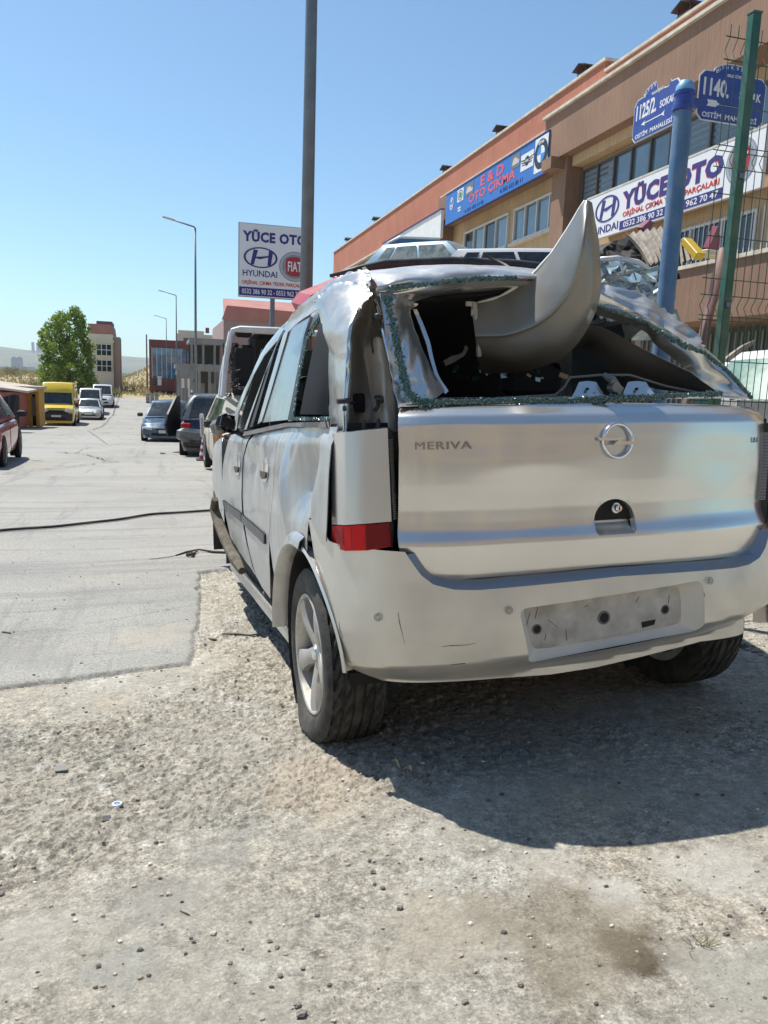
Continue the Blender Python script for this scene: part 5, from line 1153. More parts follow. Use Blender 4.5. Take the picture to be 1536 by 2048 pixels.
def street_plate(label, o, ax, n, wid, hgt, num, arrow, broken, nw):
    t = thing('street_sign', label, 'street sign', tuple(o)); ax = np.array(ax); n = np.array(n)
    def outline(e):
        r = []; W0, H0 = wid-e, hgt-e; c = .03
        r += [(e+c, e), (W0-c, e), (W0, e+c), (W0, H0-c), (W0-c, H0)]
        top_ = [(cu_ , H0+(.052-.006*0)*math.sin(q_)) for q_, cu_ in ((q_, wid/2+.135*math.cos(q_)*(1-e*3)) for q_ in np.linspace(0.05, math.pi-.05, 14))]
        if broken: top_ = [(x, y if (x < wid*.5 or x > wid*.78) else H0-.012-.008*math.sin(x*140)) for x, y in top_]
        r += top_ + [(e+c, H0), (e, H0-c), (e, e+c)]; return r
    pl = Pl(t, (0, 0, 0), ax, n); pl.poly('plate', outline(0), WHS, -.004, .004); pl.poly('plate_face', outline(.006), SIGNB, .0003, .0022)
    g_ = dict(ext=.0006)
    pl.text(num, .03, hgt*.50, nw, hgt*.36, WHS, .03, lift=.003, **g_); pl.text('SOKAK', wid*.60, hgt*.52, wid*.33, hgt*.17, WHS, .025, lift=.003, **g_)
    pl.text('OSTİM  MAHALLESİ', .035, hgt*.07, wid-.08, hgt*.14, WHS, .02, lift=.003, **g_); pl.text('BELEDİYESİ', wid*.40, hgt*.93, wid*.24, hgt*.075, WHS, .015, lift=.003, **g_)
    s_ = 'BÜYÜKŞEHİR'
    for i, ch in enumerate(s_):
        an = math.pi*(.93-.86*i/(len(s_)-1)); x = wid/2+.118*math.cos(an); y = hgt-.010+.040*math.sin(an)
        if broken and wid*.48 < x < wid*.82: continue
        pl.text(ch, x-.008, y-.006, .015, .018, WHS, .02, lift=.003, **g_)
    y = hgt*.36; a0, a1 = (wid*.20, wid*.72)
    if arrow == 'L': pl.poly('arrow', [(a0, y), (a0+.04, y+.014), (a0+.036, y+.003), (a1-.03, y+.003), (a1, y+.016), (a1-.008, y), (a1, y-.016), (a1-.03, y-.003), (a0+.036, y-.003), (a0+.04, y-.014)], WHS, .0028, .001)
    else: pl.poly('arrow', [(a0-.03, y+.017), (a0+.03, y+.017), (a0+.045, y+.004), (a1, y+.003), (a1, y-.003), (a0+.045, y-.004), (a0+.03, y-.017), (a0-.03, y-.017), (a0-.02, y)], WHS, .0028, .001)
    return t
def tz(px, py, Y): return atY(px, py, Y)[2]
px_ = p[0]
street_plate('blue street name plate reading 1125/2 with a broken top edge', (px_+.0, Yp+.045+.44, atX(1256, 293, px_)[2]), (0, -1, 0), (-1, 0, 0), .44, .245, '1125/2.', 'L', True, .20)
xr = atY(1391, 240, Yp)[0]; street_plate('blue street name plate reading 1140 behind the green fence post', (xr, Yp-.0, atY(1391, 238, Yp)[2]), (1, 0, 0), (0, -1, 0), atY(1530, 200, Yp)[0]-xr, .262, '1140.', 'R', False, .17)
mb = MB(); mb.box((.06, 0, hp_-.11), (.09, .012, .05)); mb.box((0, .06, hp_-.11), (.012, .07, .05)); mb.build('plate_bracket', SIGNB, sp_)
# ------------------------------------------------------------------ green mesh fence
GR = mat('green_post', (.007, .07, .033), .38, coat=.4, dirt=.2, ds=6); Yf = 3.3
p = atY(1440, 700, Yf); z0 = float(gz(p[0], Yf)); ht = atY(1506, 28, Yf)[2]-z0
fe = thing('mesh_fence', 'dark green welded mesh fence with square post at the right edge', 'fence', (p[0], Yf, z0))
MB().box((0, 0, ht/2-.1), (.046, .046, ht+.2), bev=.004).build('post', GR, fe); MB().box((2.5, 0, ht/2-.1), (.078, .078, ht+.2), bev=.004).build('post', GR, fe)
MB().box((0, 0, ht+.004), (.052, .052, .010), bev=.003).build('post_cap', GR, fe)
mb = MB(); wz = [z for z in np.arange(.08, ht-.05, .05)]
folds = [ht-.14, ht-.62, ht-1.32, ht-1.95, ht-2.6]
def fold(z):
    d = 0
    for f_ in folds: d += .03*max(0, 1-abs(z-f_)/.05)
    return d
for k in range(-2, 58):
    x = k*.0445+.005; zs = sorted(set([-.05, ht-.035]+[f_+e for f_ in folds for e in (-.05, 0, .05) if f_+e > 0])); mb.tube([(x, .05+fold(z), z) for z in zs], .0022, 5)
mb.build('vertical_wires', GR, fe)
mb = MB(); 
for z in sorted(set([ht-.09, ht-.19]+[f_+e for f_ in folds for e in (-.05, .05)]+list(np.arange(.15, ht-.1, .2)))): mb.tube([(-.11, .048+fold(z), z), (2.5, .048+fold(z), z)], .0026, 5)
mb.build('horizontal_wires', GR, fe)
for z in (.95, 1.62, ht-.72):
    o = MB().box((.0, -.028, z), (.03, .010, .03), bev=.004).build('clamp', STEEL, fe)
# rusty pipe leaning behind the fence
a = atY(1447, 500, 4.8); b = atY(1400, 700, 4.6); o = MB().tube([a+(a-b)*.0, b+(b-a)*1.6], .035, 8).build('leaning_pipe', mat('brown_pipe', (.14, .06, .045), .6, dirt=.4), None, True); tag(o, 'brown rusty pipe leaning behind the green fence', 'pipe')

unseen_front = thing('workshop_building', 'unseen tan building front behind the camera, added for the silver tailgate to reflect', 'building', (-4, -13, .4))  # unseen front behind the camera, added for tailgate reflections
MB().box((0, -5, 3.2), (44, 10, 7.6)).build('wall', PLT, unseen_front); MB().box((0, .02, 7.1), (44.2, .3, .5)).build('coping', PLR, unseen_front)
for k in range(9): MB().box((-19+k*4.8, .01, 4.6), (3.2, .12, 1.3)).build('window', WGL, unseen_front); MB().box((-19+k*4.8, .02, 1.1), (3.6, .14, 3.0)).build('roller_door', mat('roller', (.22, .21, .19), .6, streak=.2), unseen_front)
# ------------------------------------------------------------------ vehicles
def cpaint(name, c, **k): return mat('paint_'+name, c, k.pop('rough', .32), metal=k.pop('metal', .25), coat=k.pop('coat', .8), dirt=k.pop('dirt', .2), dcol=(.36, .32, .26), ds=3, **k)
HEADL = mat('head_lens', (.55, .57, .58), .12, coat=.6); PLATE = mat('number_plate', (.62, .62, .60), .5)
def vehicle(name, label, cat, loc, rz, L, W, H, paint, kind='hatch', group=None, scale_ok=True, glass=GLASS, screens=(True, True), lights=True, rim=None, bumper=None, belt=.62, plate=None, wheels=True, arch=True):
    t = thing(name, label, cat, loc, rz, group); hb = H*belt; lo = .20
    if kind == 'van': top = [(0, .62, .93), (.02, .66, .98), (.5, .66, 1), (.80, .50, 1), (.82, .49, 1), (.95, .42, .96), (1., .30, .86)]; gh = (.0, .80, .02, .70)
    elif kind == 'sedan': top = [(0, .50, .86), (.02, .62, .93), (.18, .66, .98), (.5, .62, 1), (.72, .62, 1), (.95, .50, .95), (1., .38, .84)]; gh = (.12, .76, .24, .60)
    elif kind == 'mini': top = [(0, .52, .92), (.02, .56, .98), (.5, .56, 1), (.84, .56, 1), (.93, .50, .97), (1., .34, .88)]; gh = (.0, .90, .03, .72); hb = H*.56
    else: top = [(0, .50, .88), (.02, .60, .95), (.10, .63, .99), (.5, .62, 1), (.74, .62, 1), (.95, .50, .95), (1., .38, .84)]; gh = (.02, .78, .13, .60)
    ts = np.array([a[0] for a in top]); zs = np.array([a[1] for a in top])*H; zs = np.minimum(zs, np.where((ts > gh[0]) & (ts < gh[1]), hb, zs)); wf = np.array([a[2] for a in top])
    T = np.unique(np.concatenate([np.linspace(0, 1, 25), ts])); Z = np.interp(T, ts, zs); Wf = np.interp(T, ts, wf)*W/2
    fr = .30 if kind != 'van' else .34; r = max(.30, min(.36, H*.2)); wy = [-.5*L+.175*L+.05, .5*L-.20*L]
    ring = []
    for tt, z, w_ in zip(T, Z, Wf):
        y = (tt-.5)*L; e = .05 if 0 < tt < 1 else .12
        ring.append([(0, y, z), (w_*.62, y, z-.005), (w_*.88, y, z-.03), (w_*.965, y, z-.10*min(1, H/1.5)), (w_, y, z*.72), (w_, y, z*.5), (w_*.985, y, lo+.16), (w_*.93, y, lo), (0, y, lo)])
    v = []; f = []; n = 9
    for r_ in ring: v += [(-x, y, z) for x, y, z in r_[::-1]]+[p for p in r_[1:]]
    m = 2*n-1
    for i in range(len(ring)-1):
        for j in range(m): f.append((i*m+j, i*m+(j+1) % m, (i+1)*m+(j+1) % m, (i+1)*m+j))
    f += [tuple(range(m-1, -1, -1)), tuple((len(ring)-1)*m+j for j in range(m))]
    mesh('body', v, f, paint, t, 42)
    # greenhouse
    y0, y1, y2, y3 = [(g_-.5)*L for g_ in gh]; wb, wt = W/2*.93, W/2*(.70 if kind not in ('van', 'mini') else .84); zt = H
    cB = [(-wb, y0), (wb, y0), (wb, y1), (-wb, y1)]; cT = [(-wt, y2), (wt, y2), (wt, y3), (-wt, y3)]
    def side(k, u, v_, off=0.):
        a = np.array([*cB[k], hb-.03]); b = np.array([*cB[(k+1) % 4], hb-.03]); c = np.array([*cT[(k+1) % 4], zt-.05]); d = np.array([*cT[k], zt-.05])
        p = (a*(1-u)+b*u)*(1-v_)+(d*(1-u)+c*u)*v_; nn = np.cross(b-a, d-a); nn /= np.linalg.norm(nn); nn = -nn if nn@np.array([*(np.array(cB[k])+np.array(cB[(k+1) % 4])), 0]) < 0 else nn
        bow = .03*math.sin(math.pi*u)*(1 if k in (0, 2) else .6)
        return p+nn*(off+bow)
    mb = MB(); N_ = 8; loops = []
    for v_ in (0, .5, 1.): loops.append([side(k, u, v_) for k in range(4) for u in np.linspace(0, 1, N_, endpoint=False)])
    cen = np.mean(loops[-1], 0); loops.append([cen+(p-cen)*np.array([.93, .965, 1])+[0, 0, .035] for p in loops[-1]]); loops.append([cen+(p-cen)*np.array([.7, .8, 1])+[0, 0, .052] for p in loops[2]])
    mm = 4*N_; vv = [p for l_ in loops for p in l_]+[cen+[0, 0, .058]]; ff = [(i*mm+j, i*mm+(j+1) % mm, (i+1)*mm+(j+1) % mm, (i+1)*mm+j) for i in range(len(loops)-1) for j in range(mm)]+[((len(loops)-1)*mm+j, (len(loops)-1)*mm+(j+1) % mm, len(vv)-1) for j in range(mm)]
    mesh('roof', vv, ff, paint, t, 50)
    def win(nm, k, u0, u1, v0=.12, v1=.92, m_=glass, sk=0):
        us = np.linspace(u0, u1, 7); G = [[side(k, u+(sk if vv_ > .5 else 0)*0, vv_, .006) for u in us] for vv_ in np.linspace(v0, v1, 4)]
        vs = [p for r_ in G for p in r_]; fs = [(i*7+j, i*7+j+1, i*7+j+8, i*7+j+7) for i in range(3) for j in range(6)]
        return mesh(nm, vs, fs, m_, t, True)
    if screens[1]: win('windscreen', 2, .05, .95, .06, .58 if kind == 'van' and H > 2.3 else .92)
    if screens[0] and kind != 'van': win('rear_window', 0, .08, .92)
    if kind == 'van': win('side_window', 1, .80, .965, .05, .55 if H > 2.3 else .9); win('side_window', 3, .035, .20, .05, .55 if H > 2.3 else .9)
    else:
        sp_u = [(.06, .22), (.25, .52), (.55, .93)] if kind == 'mini' else [(.12, .24), (.27, .55), (.58, .92)]
        for a, b in sp_u: win('side_window', 1, a, b); win('side_window', 3, 1-b, 1-a)
    zb = hb
    for s in (-1, 1):
        for yy in (wy if wheels else []):
            if arch: MB().lathe([(0, s*.004), (r*1.13, s*.004), (r*1.13, -s*.1)], (s*W/2, yy, r), 'x', 24).build('wheel_arch', DARK, t)
            e = bpy.data.objects.new('wheel', None); COL.objects.link(e); e.parent = t; e.location = (s*(W/2-.095), yy, r)
            MB().lathe([(r*.62, s*.10), (r*.72, s*.115), (r*.94, s*.11), (r, s*.085), (r, -s*.1), (r*.7, -s*.11)], (0, 0, 0), 'x', 24).build('tyre', TYRE, e, 40)
            mb = MB(); mb.lathe([(r*.62, s*.108), (r*.58, s*.09), (r*.52, s*.07), (r*.16, s*.085), (0, s*.09)], (0, 0, 0), 'x', 20)
            rm = mb.build('rim', rim or ALLOY, e, 30)
            mb = MB()
            for q_ in range(6): an = q_*math.pi/3+.3; mb.box((s*.082, r*.38*math.cos(an), r*.38*math.sin(an)), (.012, r*.13, r*.13), rx=an)
            mb.build('rim_opening', DARK, rm)
        for yy in ([y1*.97-.02, (y0+y1)/2+.1*L*.3] if kind != 'van' else [(.80-.5)*L-.01, (.55-.5)*L]): MB().box((s*(W/2+.001), yy-.02, hb*.60), (.006, .012, hb*.62)).build('door_gap', DARK, t)
        MB().box((s*(W/2+.012), (y0+y1)/2+.16*L, hb*.86), (.03, .14, .03), bev=.008).build('door_handle', paint if kind != 'van' else BLACK, t)
        MB().box((s*(W/2+.09), y1-.04*L if kind != 'van' else (.80-.5)*L, hb+.06), (.20, .09, .14 if kind != 'van' else .26), bev=.03).build('door_mirror', BLACK, t)
        if lights:
            hz = Z[-2]*.98 if kind != 'van' else H*.36; f_h = MB().box((s*W*.35, .5*L-.035, H*.37 if kind != 'mini' else H*.33), (W*.20, .16, H*.085), rz=-s*.25, bev=.03).build('headlight', HEADL, t)
            MB().box((s*W*.42, -.5*L+.03, H*.50), (W*.13, .10, H*.13), bev=.02).build('tail_light', REDL, t)
    bm = bumper or paint
    MB().box((0, .5*L-.01, lo+.13*H+.02), (W*.90, .12, .17*H), bev=.04).build('front_bumper', bm, t); MB().box((0, -.5*L+.0, lo+.13*H+.02), (W*.92, .14, .17*H), bev=.04).build('rear_bumper', bm, t)
    MB().box((0, .5*L+.035, lo+.10*H), (W*.55, .05, .07*H), bev=.01).build('lower_grille', DARK, t); MB().box((0, .5*L-.00, H*.345), (W*.42, .10, H*.06), bev=.02).build('grille', DARK, t)
    MB().box((0, .5*L+.062, lo+.16*H), (.52, .012, .11), bev=.004).build('number_plate', plate or PLATE, t); MB().box((0, -.5*L-.075, lo+.16*H), (.52, .012, .11), bev=.004).build('number_plate', plate or PLATE, t)
    return t
def G3(px, py, Y=None):
    p = gnd(px, py); return p
def place(px, py, Y, dx=0, dy=0):
    p = atY(px, py, Y); return (p[0]+dx, Y+dy, float(gz(p[0]+dx, Y+dy))+.012)
ROT = math.pi
vehicle('parked_car', 'dark red hatchback parked at the left edge of the road', 'car', place(36, 900, 17.9, -.92, -.35), .05, 4.2, 1.76, 1.46, cpaint('red', (.38, .012, .02), dirt=.1, metal=0), 'hatch')
yv = vehicle('delivery_van', 'yellow high roof panel van parked facing the camera', 'van', place(108, 843, 49, .05, 2.7), ROT+.03, 5.3, 1.98, 2.55, cpaint('yellow', (.78, .55, .02), metal=0, dirt=.1), 'van', bumper=BLACK, belt=.47)
MB().box((0, 2.67, .80), (1.3, .05, .18), bev=.01).build('grille', DARK, yv); MB().box((0, 2.30, 1.29), (1.5, .12, .04), rx=-.3).build('cowl_strip', DARK, yv)
vehicle('parked_car', 'small silver grey saloon squeezed between the yellow van and the white minibus', 'car', place(171, 836, 57, .15, 2.1), ROT+.02, 4.1, 1.7, 1.40, cpaint('silver_far', (.42, .44, .46), metal=.6), 'sedan')
vehicle('parked_minibus', 'old white minibus parked behind the small silver saloon', 'minibus', place(184, 827, 64, -.2, 2.3), ROT+.02, 4.6, 1.75, 1.98, cpaint('white_far', (.62, .62, .60), metal=0), 'mini')
vehicle('parked_van', 'white panelled van with dark windows, last in the row on the left', 'van', place(206, 820, 73, -.1, 2.3), ROT+.02, 4.4, 1.8, 1.95, cpaint('white_far2', (.55, .56, .58), metal=0), 'mini')
bl = vehicle('parked_car', 'dark metallic blue saloon facing the camera on the right side of the road', 'car', place(318, 874, 28.5, .42, 2.3), ROT-.07, 4.7, 1.83, 1.46, cpaint('steel_blue', (.035, .075, .13), metal=.6, rough=.25), 'sedan', rim=DARK)
MB().box((-.60, 2.33, .42), (.26, .05, .035), ry=.1).build('fog_light', HEADL, bl); MB().box((.60, 2.33, .42), (.26, .05, .035), ry=-.1).build('fog_light', HEADL, bl)
# dark blue estate wreck with sagging bumper and open door
su = vehicle('wrecked_estate', 'dark navy estate car with sagging rear bumper and open door beside the cone', 'car', place(396, 900, 20.3, .52, 2.2), -.03, 4.5, 1.8, 1.62, cpaint('navy', (.012, .02, .045), metal=.4, dirt=.35), 'hatch', bumper=BLACK)
MB().box((-.18, -2.32, .56), (1.62, .3, .36), rz=-.10, ry=.10, bev=.09).build('hanging_bumper', cpaint('slate', (.05, .065, .085), metal=.4, dirt=.5), su)
mb = MB(); mb.prism([(0, 0), (.80, 0), (.95, .35), (.80, .62), (.25, 1.12), (.02, 1.12), (0, .5)], (-.93, .55, .42), (-.42, -.9, 0), (0, 0, 1), (.05, -.02, 0)); mb.build('open_door', BLACK, su); MB().box((.35, -2.46, .47), (.30, .06, .12), bev=.02).build('reflector', REDL, su)
mb = MB(); mb.tube([(-.58, -1.4, 1.66), (-.58, .3, 1.70), (-.58, .5, 1.62)], .025, 6); mb.tube([(.58, -1.4, 1.66), (.58, .3, 1.70), (.58, .5, 1.62)], .025, 6); mb.build('roof_rail', STEEL, su)
# beige and burnt orange wreck right behind the silver car
bu = vehicle('wrecked_hatchback', 'beige hatchback wreck with scorched orange front corner behind the silver car', 'car', place(455, 930, 12.6, .68, 1.9), ROT+.02, 4.0, 1.66, 1.45, cpaint('beige', (.50, .45, .36), metal=0, dirt=.6, coat=.2), 'hatch', screens=(False, False), lights=False)
mb = MB(); mb.add([(.72, 1.9, .72), (.86, 1.3, .95), (.87, 1.0, .80), (.86, .95, .45), (.80, 1.9, .35), (.70, 2.02, .5)], [(0, 1, 2, 3, 4, 5)]); mb.add([(.78, 1.96, .30), (.30, 2.04, .30), (.25, 2.05, .62), (.74, 1.97, .74)], [(0, 1, 2, 3)])
mb.build('scorched_fender', mat('burnt_orange', (.36, .14, .05), .8, var=.5, vs=9, dirt=.6, dcol=(.05, .04, .03), ds=12), bu)
mb = MB(); mb.box((.70, 1.5, .98), (.42, .5, .26), rz=.3, ry=.3, rx=.2, bev=.06); mb.build('torn_headlamp', mat('murky', (.16, .155, .14), .5, var=.6, vs=15), bu)
# white van shell with black seat
wv_ = thing('van_wreck', 'stripped white van shell with an open side showing a black seat', 'van', place(500, 800, 14.2, 0, 0), 0)
_o = np.array(wv_.location); g0 = lambda px, py, Y: tuple(atY(px, py, Y)-_o)
VWH = mat('van_white', (.60, .61, .61), .4, coat=.3, dirt=.5, dcol=(.33, .28, .22), ds=4)
mb = MB()
def plate4(mb, q_, th):
    q_ = [Vector(p) for p in q_]; n = (q_[1]-q_[0]).cross(q_[3]-q_[0]).normalized()*th; mb.add(q_+[p+n for p in q_], [(3, 2, 1, 0), (4, 5, 6, 7), (0, 1, 5, 4), (1, 2, 6, 5), (2, 3, 7, 6), (3, 0, 4, 7)])
mb.tube([g0(441, 795, 14.2), g0(445, 748, 14.2), g0(455, 690, 14.2), g0(466, 660, 14.2), g0(480, 657, 14.2), g0(556, 660, 14.2), g0(640, 668, 14.2)], [.05, .045, .04, .045, .05, .05, .05], 8); mb.tube([g0(462, 665, 14.2), g0(452, 720, 14.0), g0(446, 792, 13.9)], .05, 8)
plate4(mb, [g0(466, 664, 14.2), g0(640, 672, 14.2), (g0(640, 640, 16.5)[0], 2.3, g0(556, 655, 14.2)[2]+.10), (g0(500, 640, 16.5)[0], 2.3, g0(556, 655, 14.2)[2]+.08)], .05)
mb.build('frame', VWH, wv_, 40)
MB().box(np.array(g0(540, 730, 15.5))+[.15, 0, 0], (1.15, .6, 1.15), bev=.1).build('cabin_dark_fill', DARK, wv_)  # solid near-black block, paints the darkness inside the cabin
mb = MB(); c = np.array(g0(486, 735, 14.5)); mb.box(c, (.42, .16, .82), rx=-.1, bev=.08); mb.box(c+[0, -.2, -.42], (.44, .5, .16), bev=.06); mb.build('seat', mat('seat_black', (.012, .012, .013), .85), wv_)
mb = MB(); c = np.array(g0(487, 668, 14.4)); mb.box(c, (.30, .10, .12), bev=.04); mb.build('head_rest', MATS['seat_black'], wv_)
mb = MB(); rr = random.Random(4)
for k in range(26):
    a = np.array(g0(rr.uniform(446, 470), rr.uniform(680, 800), 14.1)); mb.tube([a, a+[rr.uniform(-.03, .12), .05, rr.uniform(-.2, .1)], a+[rr.uniform(0, .15), .1, rr.uniform(-.3, .1)]], rr.uniform(.008, .02), 4)
mb.build('torn_wiring', BLACK, wv_)
MB().box(np.array(g0(500, 812, 14.2))+[.1, .3, -.05], (1.1, .8, .22), bev=.06).build('floor_pan', BLACK, wv_); MB().box(np.array(g0(510, 860, 14.4))+[.1, .2, -.1], (1.2, 1.2, .75), bev=.1).build('under_body', mat('grimy', (.06, .055, .05), .8, var=.5, vs=8), wv_)
# warning post / cone
p = gnd(408, 921); cn = thing('traffic_delineator', 'red and white striped traffic cone with a tall white lamp on top', 'traffic cone', tuple(p))
CW = mat('cone_white', (.70, .69, .66), .6, dirt=.3); CRD = mat('cone_red', (.30, .035, .045), .6, dirt=.25, dcol=(.4, .3, .3))
MB().box((0, 0, .02), (.36, .36, .045), bev=.01).build('base', BLACK, cn)
for z0_, z1_, m_ in ((.04, .13, CRD), (.13, .21, CW), (.21, .29, CRD), (.29, .37, CW), (.37, .44, CRD), (.44, .56, CW)):
    rr_ = lambda z: .125-.155*z; MB().lathe([(rr_(z0_), z0_), (rr_(z1_), z1_-.001)], (0, 0, 0), 'z', 20).build('band', m_, cn, True)
mb = MB(); mb.box((-.04, 0, .83), (.10, .05, .56), ry=-.05, bev=.03); lh = mb.build('lamp_holder', CW, cn); MB().box((-.04, -.028, .80), (.055, .01, .40), ry=-.05, bev=.004).build('lens', mat('lens_grey', (.30, .31, .31), .3), lh)
# ------------------------------------------------------------------ stacked wrecks beyond the silver car
def stack_car(name, label, pxl, pxr, pytop, Y, rz, L, W, H, paint, kind='hatch', **k):
    c = atY((pxl+pxr)/2, pytop, Y); t = vehicle(name, label, 'car', (c[0], Y, c[2]-H-.05), rz, L, W, H, paint, kind, **k); return t
LB = cpaint('pale_blue', (.26, .40, .50), metal=.1, dirt=.35)
stack_car('wrecked_car', 'pale blue saloon with cracked windscreen on top of the wreck stack', 800, 968, 486, 14.5, ROT+.75, 3.9, 1.6, 1.36, LB, 'sedan', glass=mat('cracked_glass', (.13, .16, .15), .2, coat=.6, dirt=.6, dcol=(.42, .46, .44), ds=5))
stack_car('wrecked_car', 'white car with torn black soft roof on the stack, right of the pale blue one', 1010, 1150, 500, 13.2, ROT+1.05, 3.9, 1.6, 1.35, cpaint('white_wreck', (.58, .59, .60), metal=0, dirt=.4), 'hatch')
vehicle('wrecked_van', 'dark red car wreck standing under the stack behind the silver roof', 'car', (2.62, 7.9, float(gz(2.6, 7.9))), -.12, 4.0, 1.7, 1.98, cpaint('dark_red', (.33, .02, .035), metal=0, dirt=.35), 'mini')
vehicle('wrecked_van', 'rusty box van wreck carrying the pale blue saloon', 'van', (4.7, 14.6, float(gz(4.7, 14.6))), -.1, 4.6, 1.9, 3.0, cpaint('grey_van', (.20, .2, .2), metal=0, dirt=.6), 'mini')
vehicle('wrecked_van', 'rusty box van wreck carrying the white car with the black soft roof', 'van', (6.4, 13.0, float(gz(6.4, 13.0))), .15, 4.4, 1.9, 2.75, MATS['paint_grey_van'], 'mini')
nb = thing('raised_tailgate', 'navy blue hatch lid with white edge standing upright behind the pale blue car', 'car lid')
a = [atY(770, 530, 15.5), atY(885, 530, 15.5), atY(878, 477, 15.5), atY(800, 474, 15.5), atY(776, 486, 15.5)]; nb.location = tuple(a[0]); q_ = [tuple(p-a[0]) for p in a]
mb = MB(); mb.prism([(p[0], p[2]) for p in q_], (0, 0, 0), (1, 0, 0), (0, 0, 1), (0, .05, 0)); mb.build('lid', cpaint('navy_lid', (.03, .10, .22), metal=.1, dirt=.2), nb)
mb = MB(); mb.tube([tuple(Vector(q_[0])+Vector((0, -.01, -.3))), q_[4], q_[3], q_[2]], .03, 6); mb.build('edge', WHITEP, nb); MB().tube([tuple(Vector(q_[0])+Vector((.12, -.05, -.3))), tuple(Vector(q_[4])+Vector((.16, -.05, -.02)))], .06, 8).build('strut_tube', GREYS, nb)
st = thing('black_bumper_strip', 'long black plastic strip lying along the stack above the silver roof', 'trim strip'); a = [atY(*p) for p in ((660, 545, 7.2), (720, 530, 7.2), (770, 521, 7.2), (900, 517, 7.2), (1030, 523, 7.2), (1180, 538, 7.2))]; st.location = tuple(a[2])
mb = MB(); mb.tube([tuple(p-a[2]+np.array([0, 0, -.03])) for p in a], [.015, .03, .045, .05, .05, .04], 8); mb.build('strip', BLACK, st, True)
rp = thing('wiper_arm', 'dark bent wiper arm sticking up from the stack by the grey panel', 'wiper'); a = [atY(*p) for p in ((975, 512, 7.0), (1010, 530, 6.8), (1040, 552, 6.6))]; rp.location = tuple(a[1]); MB().tube([tuple(p-a[1]) for p in a], .018, 6).build('arm', BLACK, rp)
rh = thing('red_bonnet', 'faded red car bonnet rising behind the left roof edge of the silver car', 'bonnet'); a = [atY(*p) for p in ((606, 612, 7.6), (622, 590, 7.6), (690, 563, 7.6), (790, 530, 7.6), (800, 600, 7.6), (620, 640, 7.6))]; rh.location = tuple(a[1])
mb = MB(); mb.prism([(p[0]-a[1][0], p[2]-a[1][2]) for p in a], (0, 0, 0), (1, 0, 0), (0, 0, 1), (0, .7, .10)); mb.build('skin', cpaint('faded_red', (.33, .02, .035), metal=0, dirt=.3, coat=.1, rough=.5), rh); a2 = [atY(*p)-a[1] for p in ((625, 607, 7.55), (650, 590, 7.55), (690, 572, 7.55), (700, 580, 7.55), (655, 600, 7.55), (630, 616, 7.55))]
mb = MB(); mb.prism([(p[0], p[2]) for p in a2], (0, -.02, 0), (1, 0, 0), (0, 0, 1), (0, .02, 0)); mb.build('lamp', HEADL, rh)
def crumple(name, label, cat, poly, Y, m, depth=.8, amp=.12, seed=1, parent=None, part='shell'):
    c = atY(*np.mean(poly, 0), Y)
    if parent is None: t = thing(name, label, cat, tuple(c))
    else: t = parent; c = np.array(t.location)
    rr = np.random.default_rng(seed); o_ = resample([(atY(*p, Y)-c)[[0, 2]] for p in poly], .07); lo_, hi_ = o_.min(0), o_.max(0)
    gx, gy = np.meshgrid(np.arange(lo_[0], hi_[0], .06), np.arange(lo_[1], hi_[1], .06)); gx = (gx+rr.normal(0, .014, gx.shape)).ravel(); gy = (gy+rr.normal(0, .014, gy.shape)).ravel(); k = inside(gx, gy, o_) & (segdist(gx, gy, o_) > .03)
    pts = [Vector(p) for p in o_]+[Vector(p) for p in zip(gx[k], gy[k])]; V2, _, F2, *_x = delaunay_2d_cdt(pts, [(i, (i+1) % len(o_)) for i in range(len(o_))], [], 0, 1e-6)
    V2 = np.array([tuple(p) for p in V2]); F2 = np.array([f for f in F2 if len(f) == 3]); cc = V2[F2].mean(1); F2 = F2[inside(cc[:, 0], cc[:, 1], o_)]
    ed = np.clip(segdist(V2[:, 0], V2[:, 1], o_)/.25, 0, 1); y = (fbm(V2[:, 0]+9, V2[:, 1]+9, 3.5, 4, seed)-.5)*amp*4-ed*depth*.35; y = y+rr.normal(0, amp*.12, len(y))
    A = np.stack([V2[:, 0], y, V2[:, 1]], 1); B = A+[0, depth, 0]; n = len(A); fs = [tuple(f[::-1]) for f in F2]+[tuple(n+i for i in f) for f in F2]; m_ = len(o_)
    fs += [(i, (i+1) % m_, n+(i+1) % m_, n+i) for i in range(m_)]
    mesh(part, np.vstack([A, B]), fs, m, t); return t
CB = mat('crushed_pale_blue', (.20, .31, .37), .32, metal=.2, coat=.5, dirt=.8, dcol=(.08, .08, .08), ds=9)
cw = crumple('crushed_wreck', 'flattened pale blue car wreck right of the curled grey panel', 'car', [(1190, 555), (1200, 520), (1245, 517), (1300, 528), (1322, 535), (1318, 600), (1300, 680), (1190, 680)], 6.4, CB, 1.2, .12, 3)
_o = np.array(cw.location); g1 = lambda px, py, Y: tuple(atY(px, py, Y)-_o)
crumple('x', None, None, [(1205, 565), (1230, 548), (1262, 560), (1318, 552), (1320, 610), (1300, 660), (1200, 640)], 6.1, mat('wreck_guts', (.045, .045, .045), .7, metal=.3, var=.8, vs=9), .3, .16, 8, cw, 'engine_parts')
mb = MB(); rr = random.Random(11)
for k in range(34):
    a = np.array(g1(rr.uniform(1195, 1325), rr.uniform(525, 640), rr.uniform(5.7, 6.1))); mb.tube([a, a+[rr.uniform(-.12, .16), rr.uniform(-.05, .05), rr.uniform(-.08, .08)], a+[rr.uniform(-.2, .3), rr.uniform(-.1, .1), rr.uniform(-.12, .08)]], rr.uniform(.006, .018), 5)
mb.build('torn_metal', mat('torn_metal', (.30, .33, .34), .4, metal=.6, var=.6, vs=6), cw)
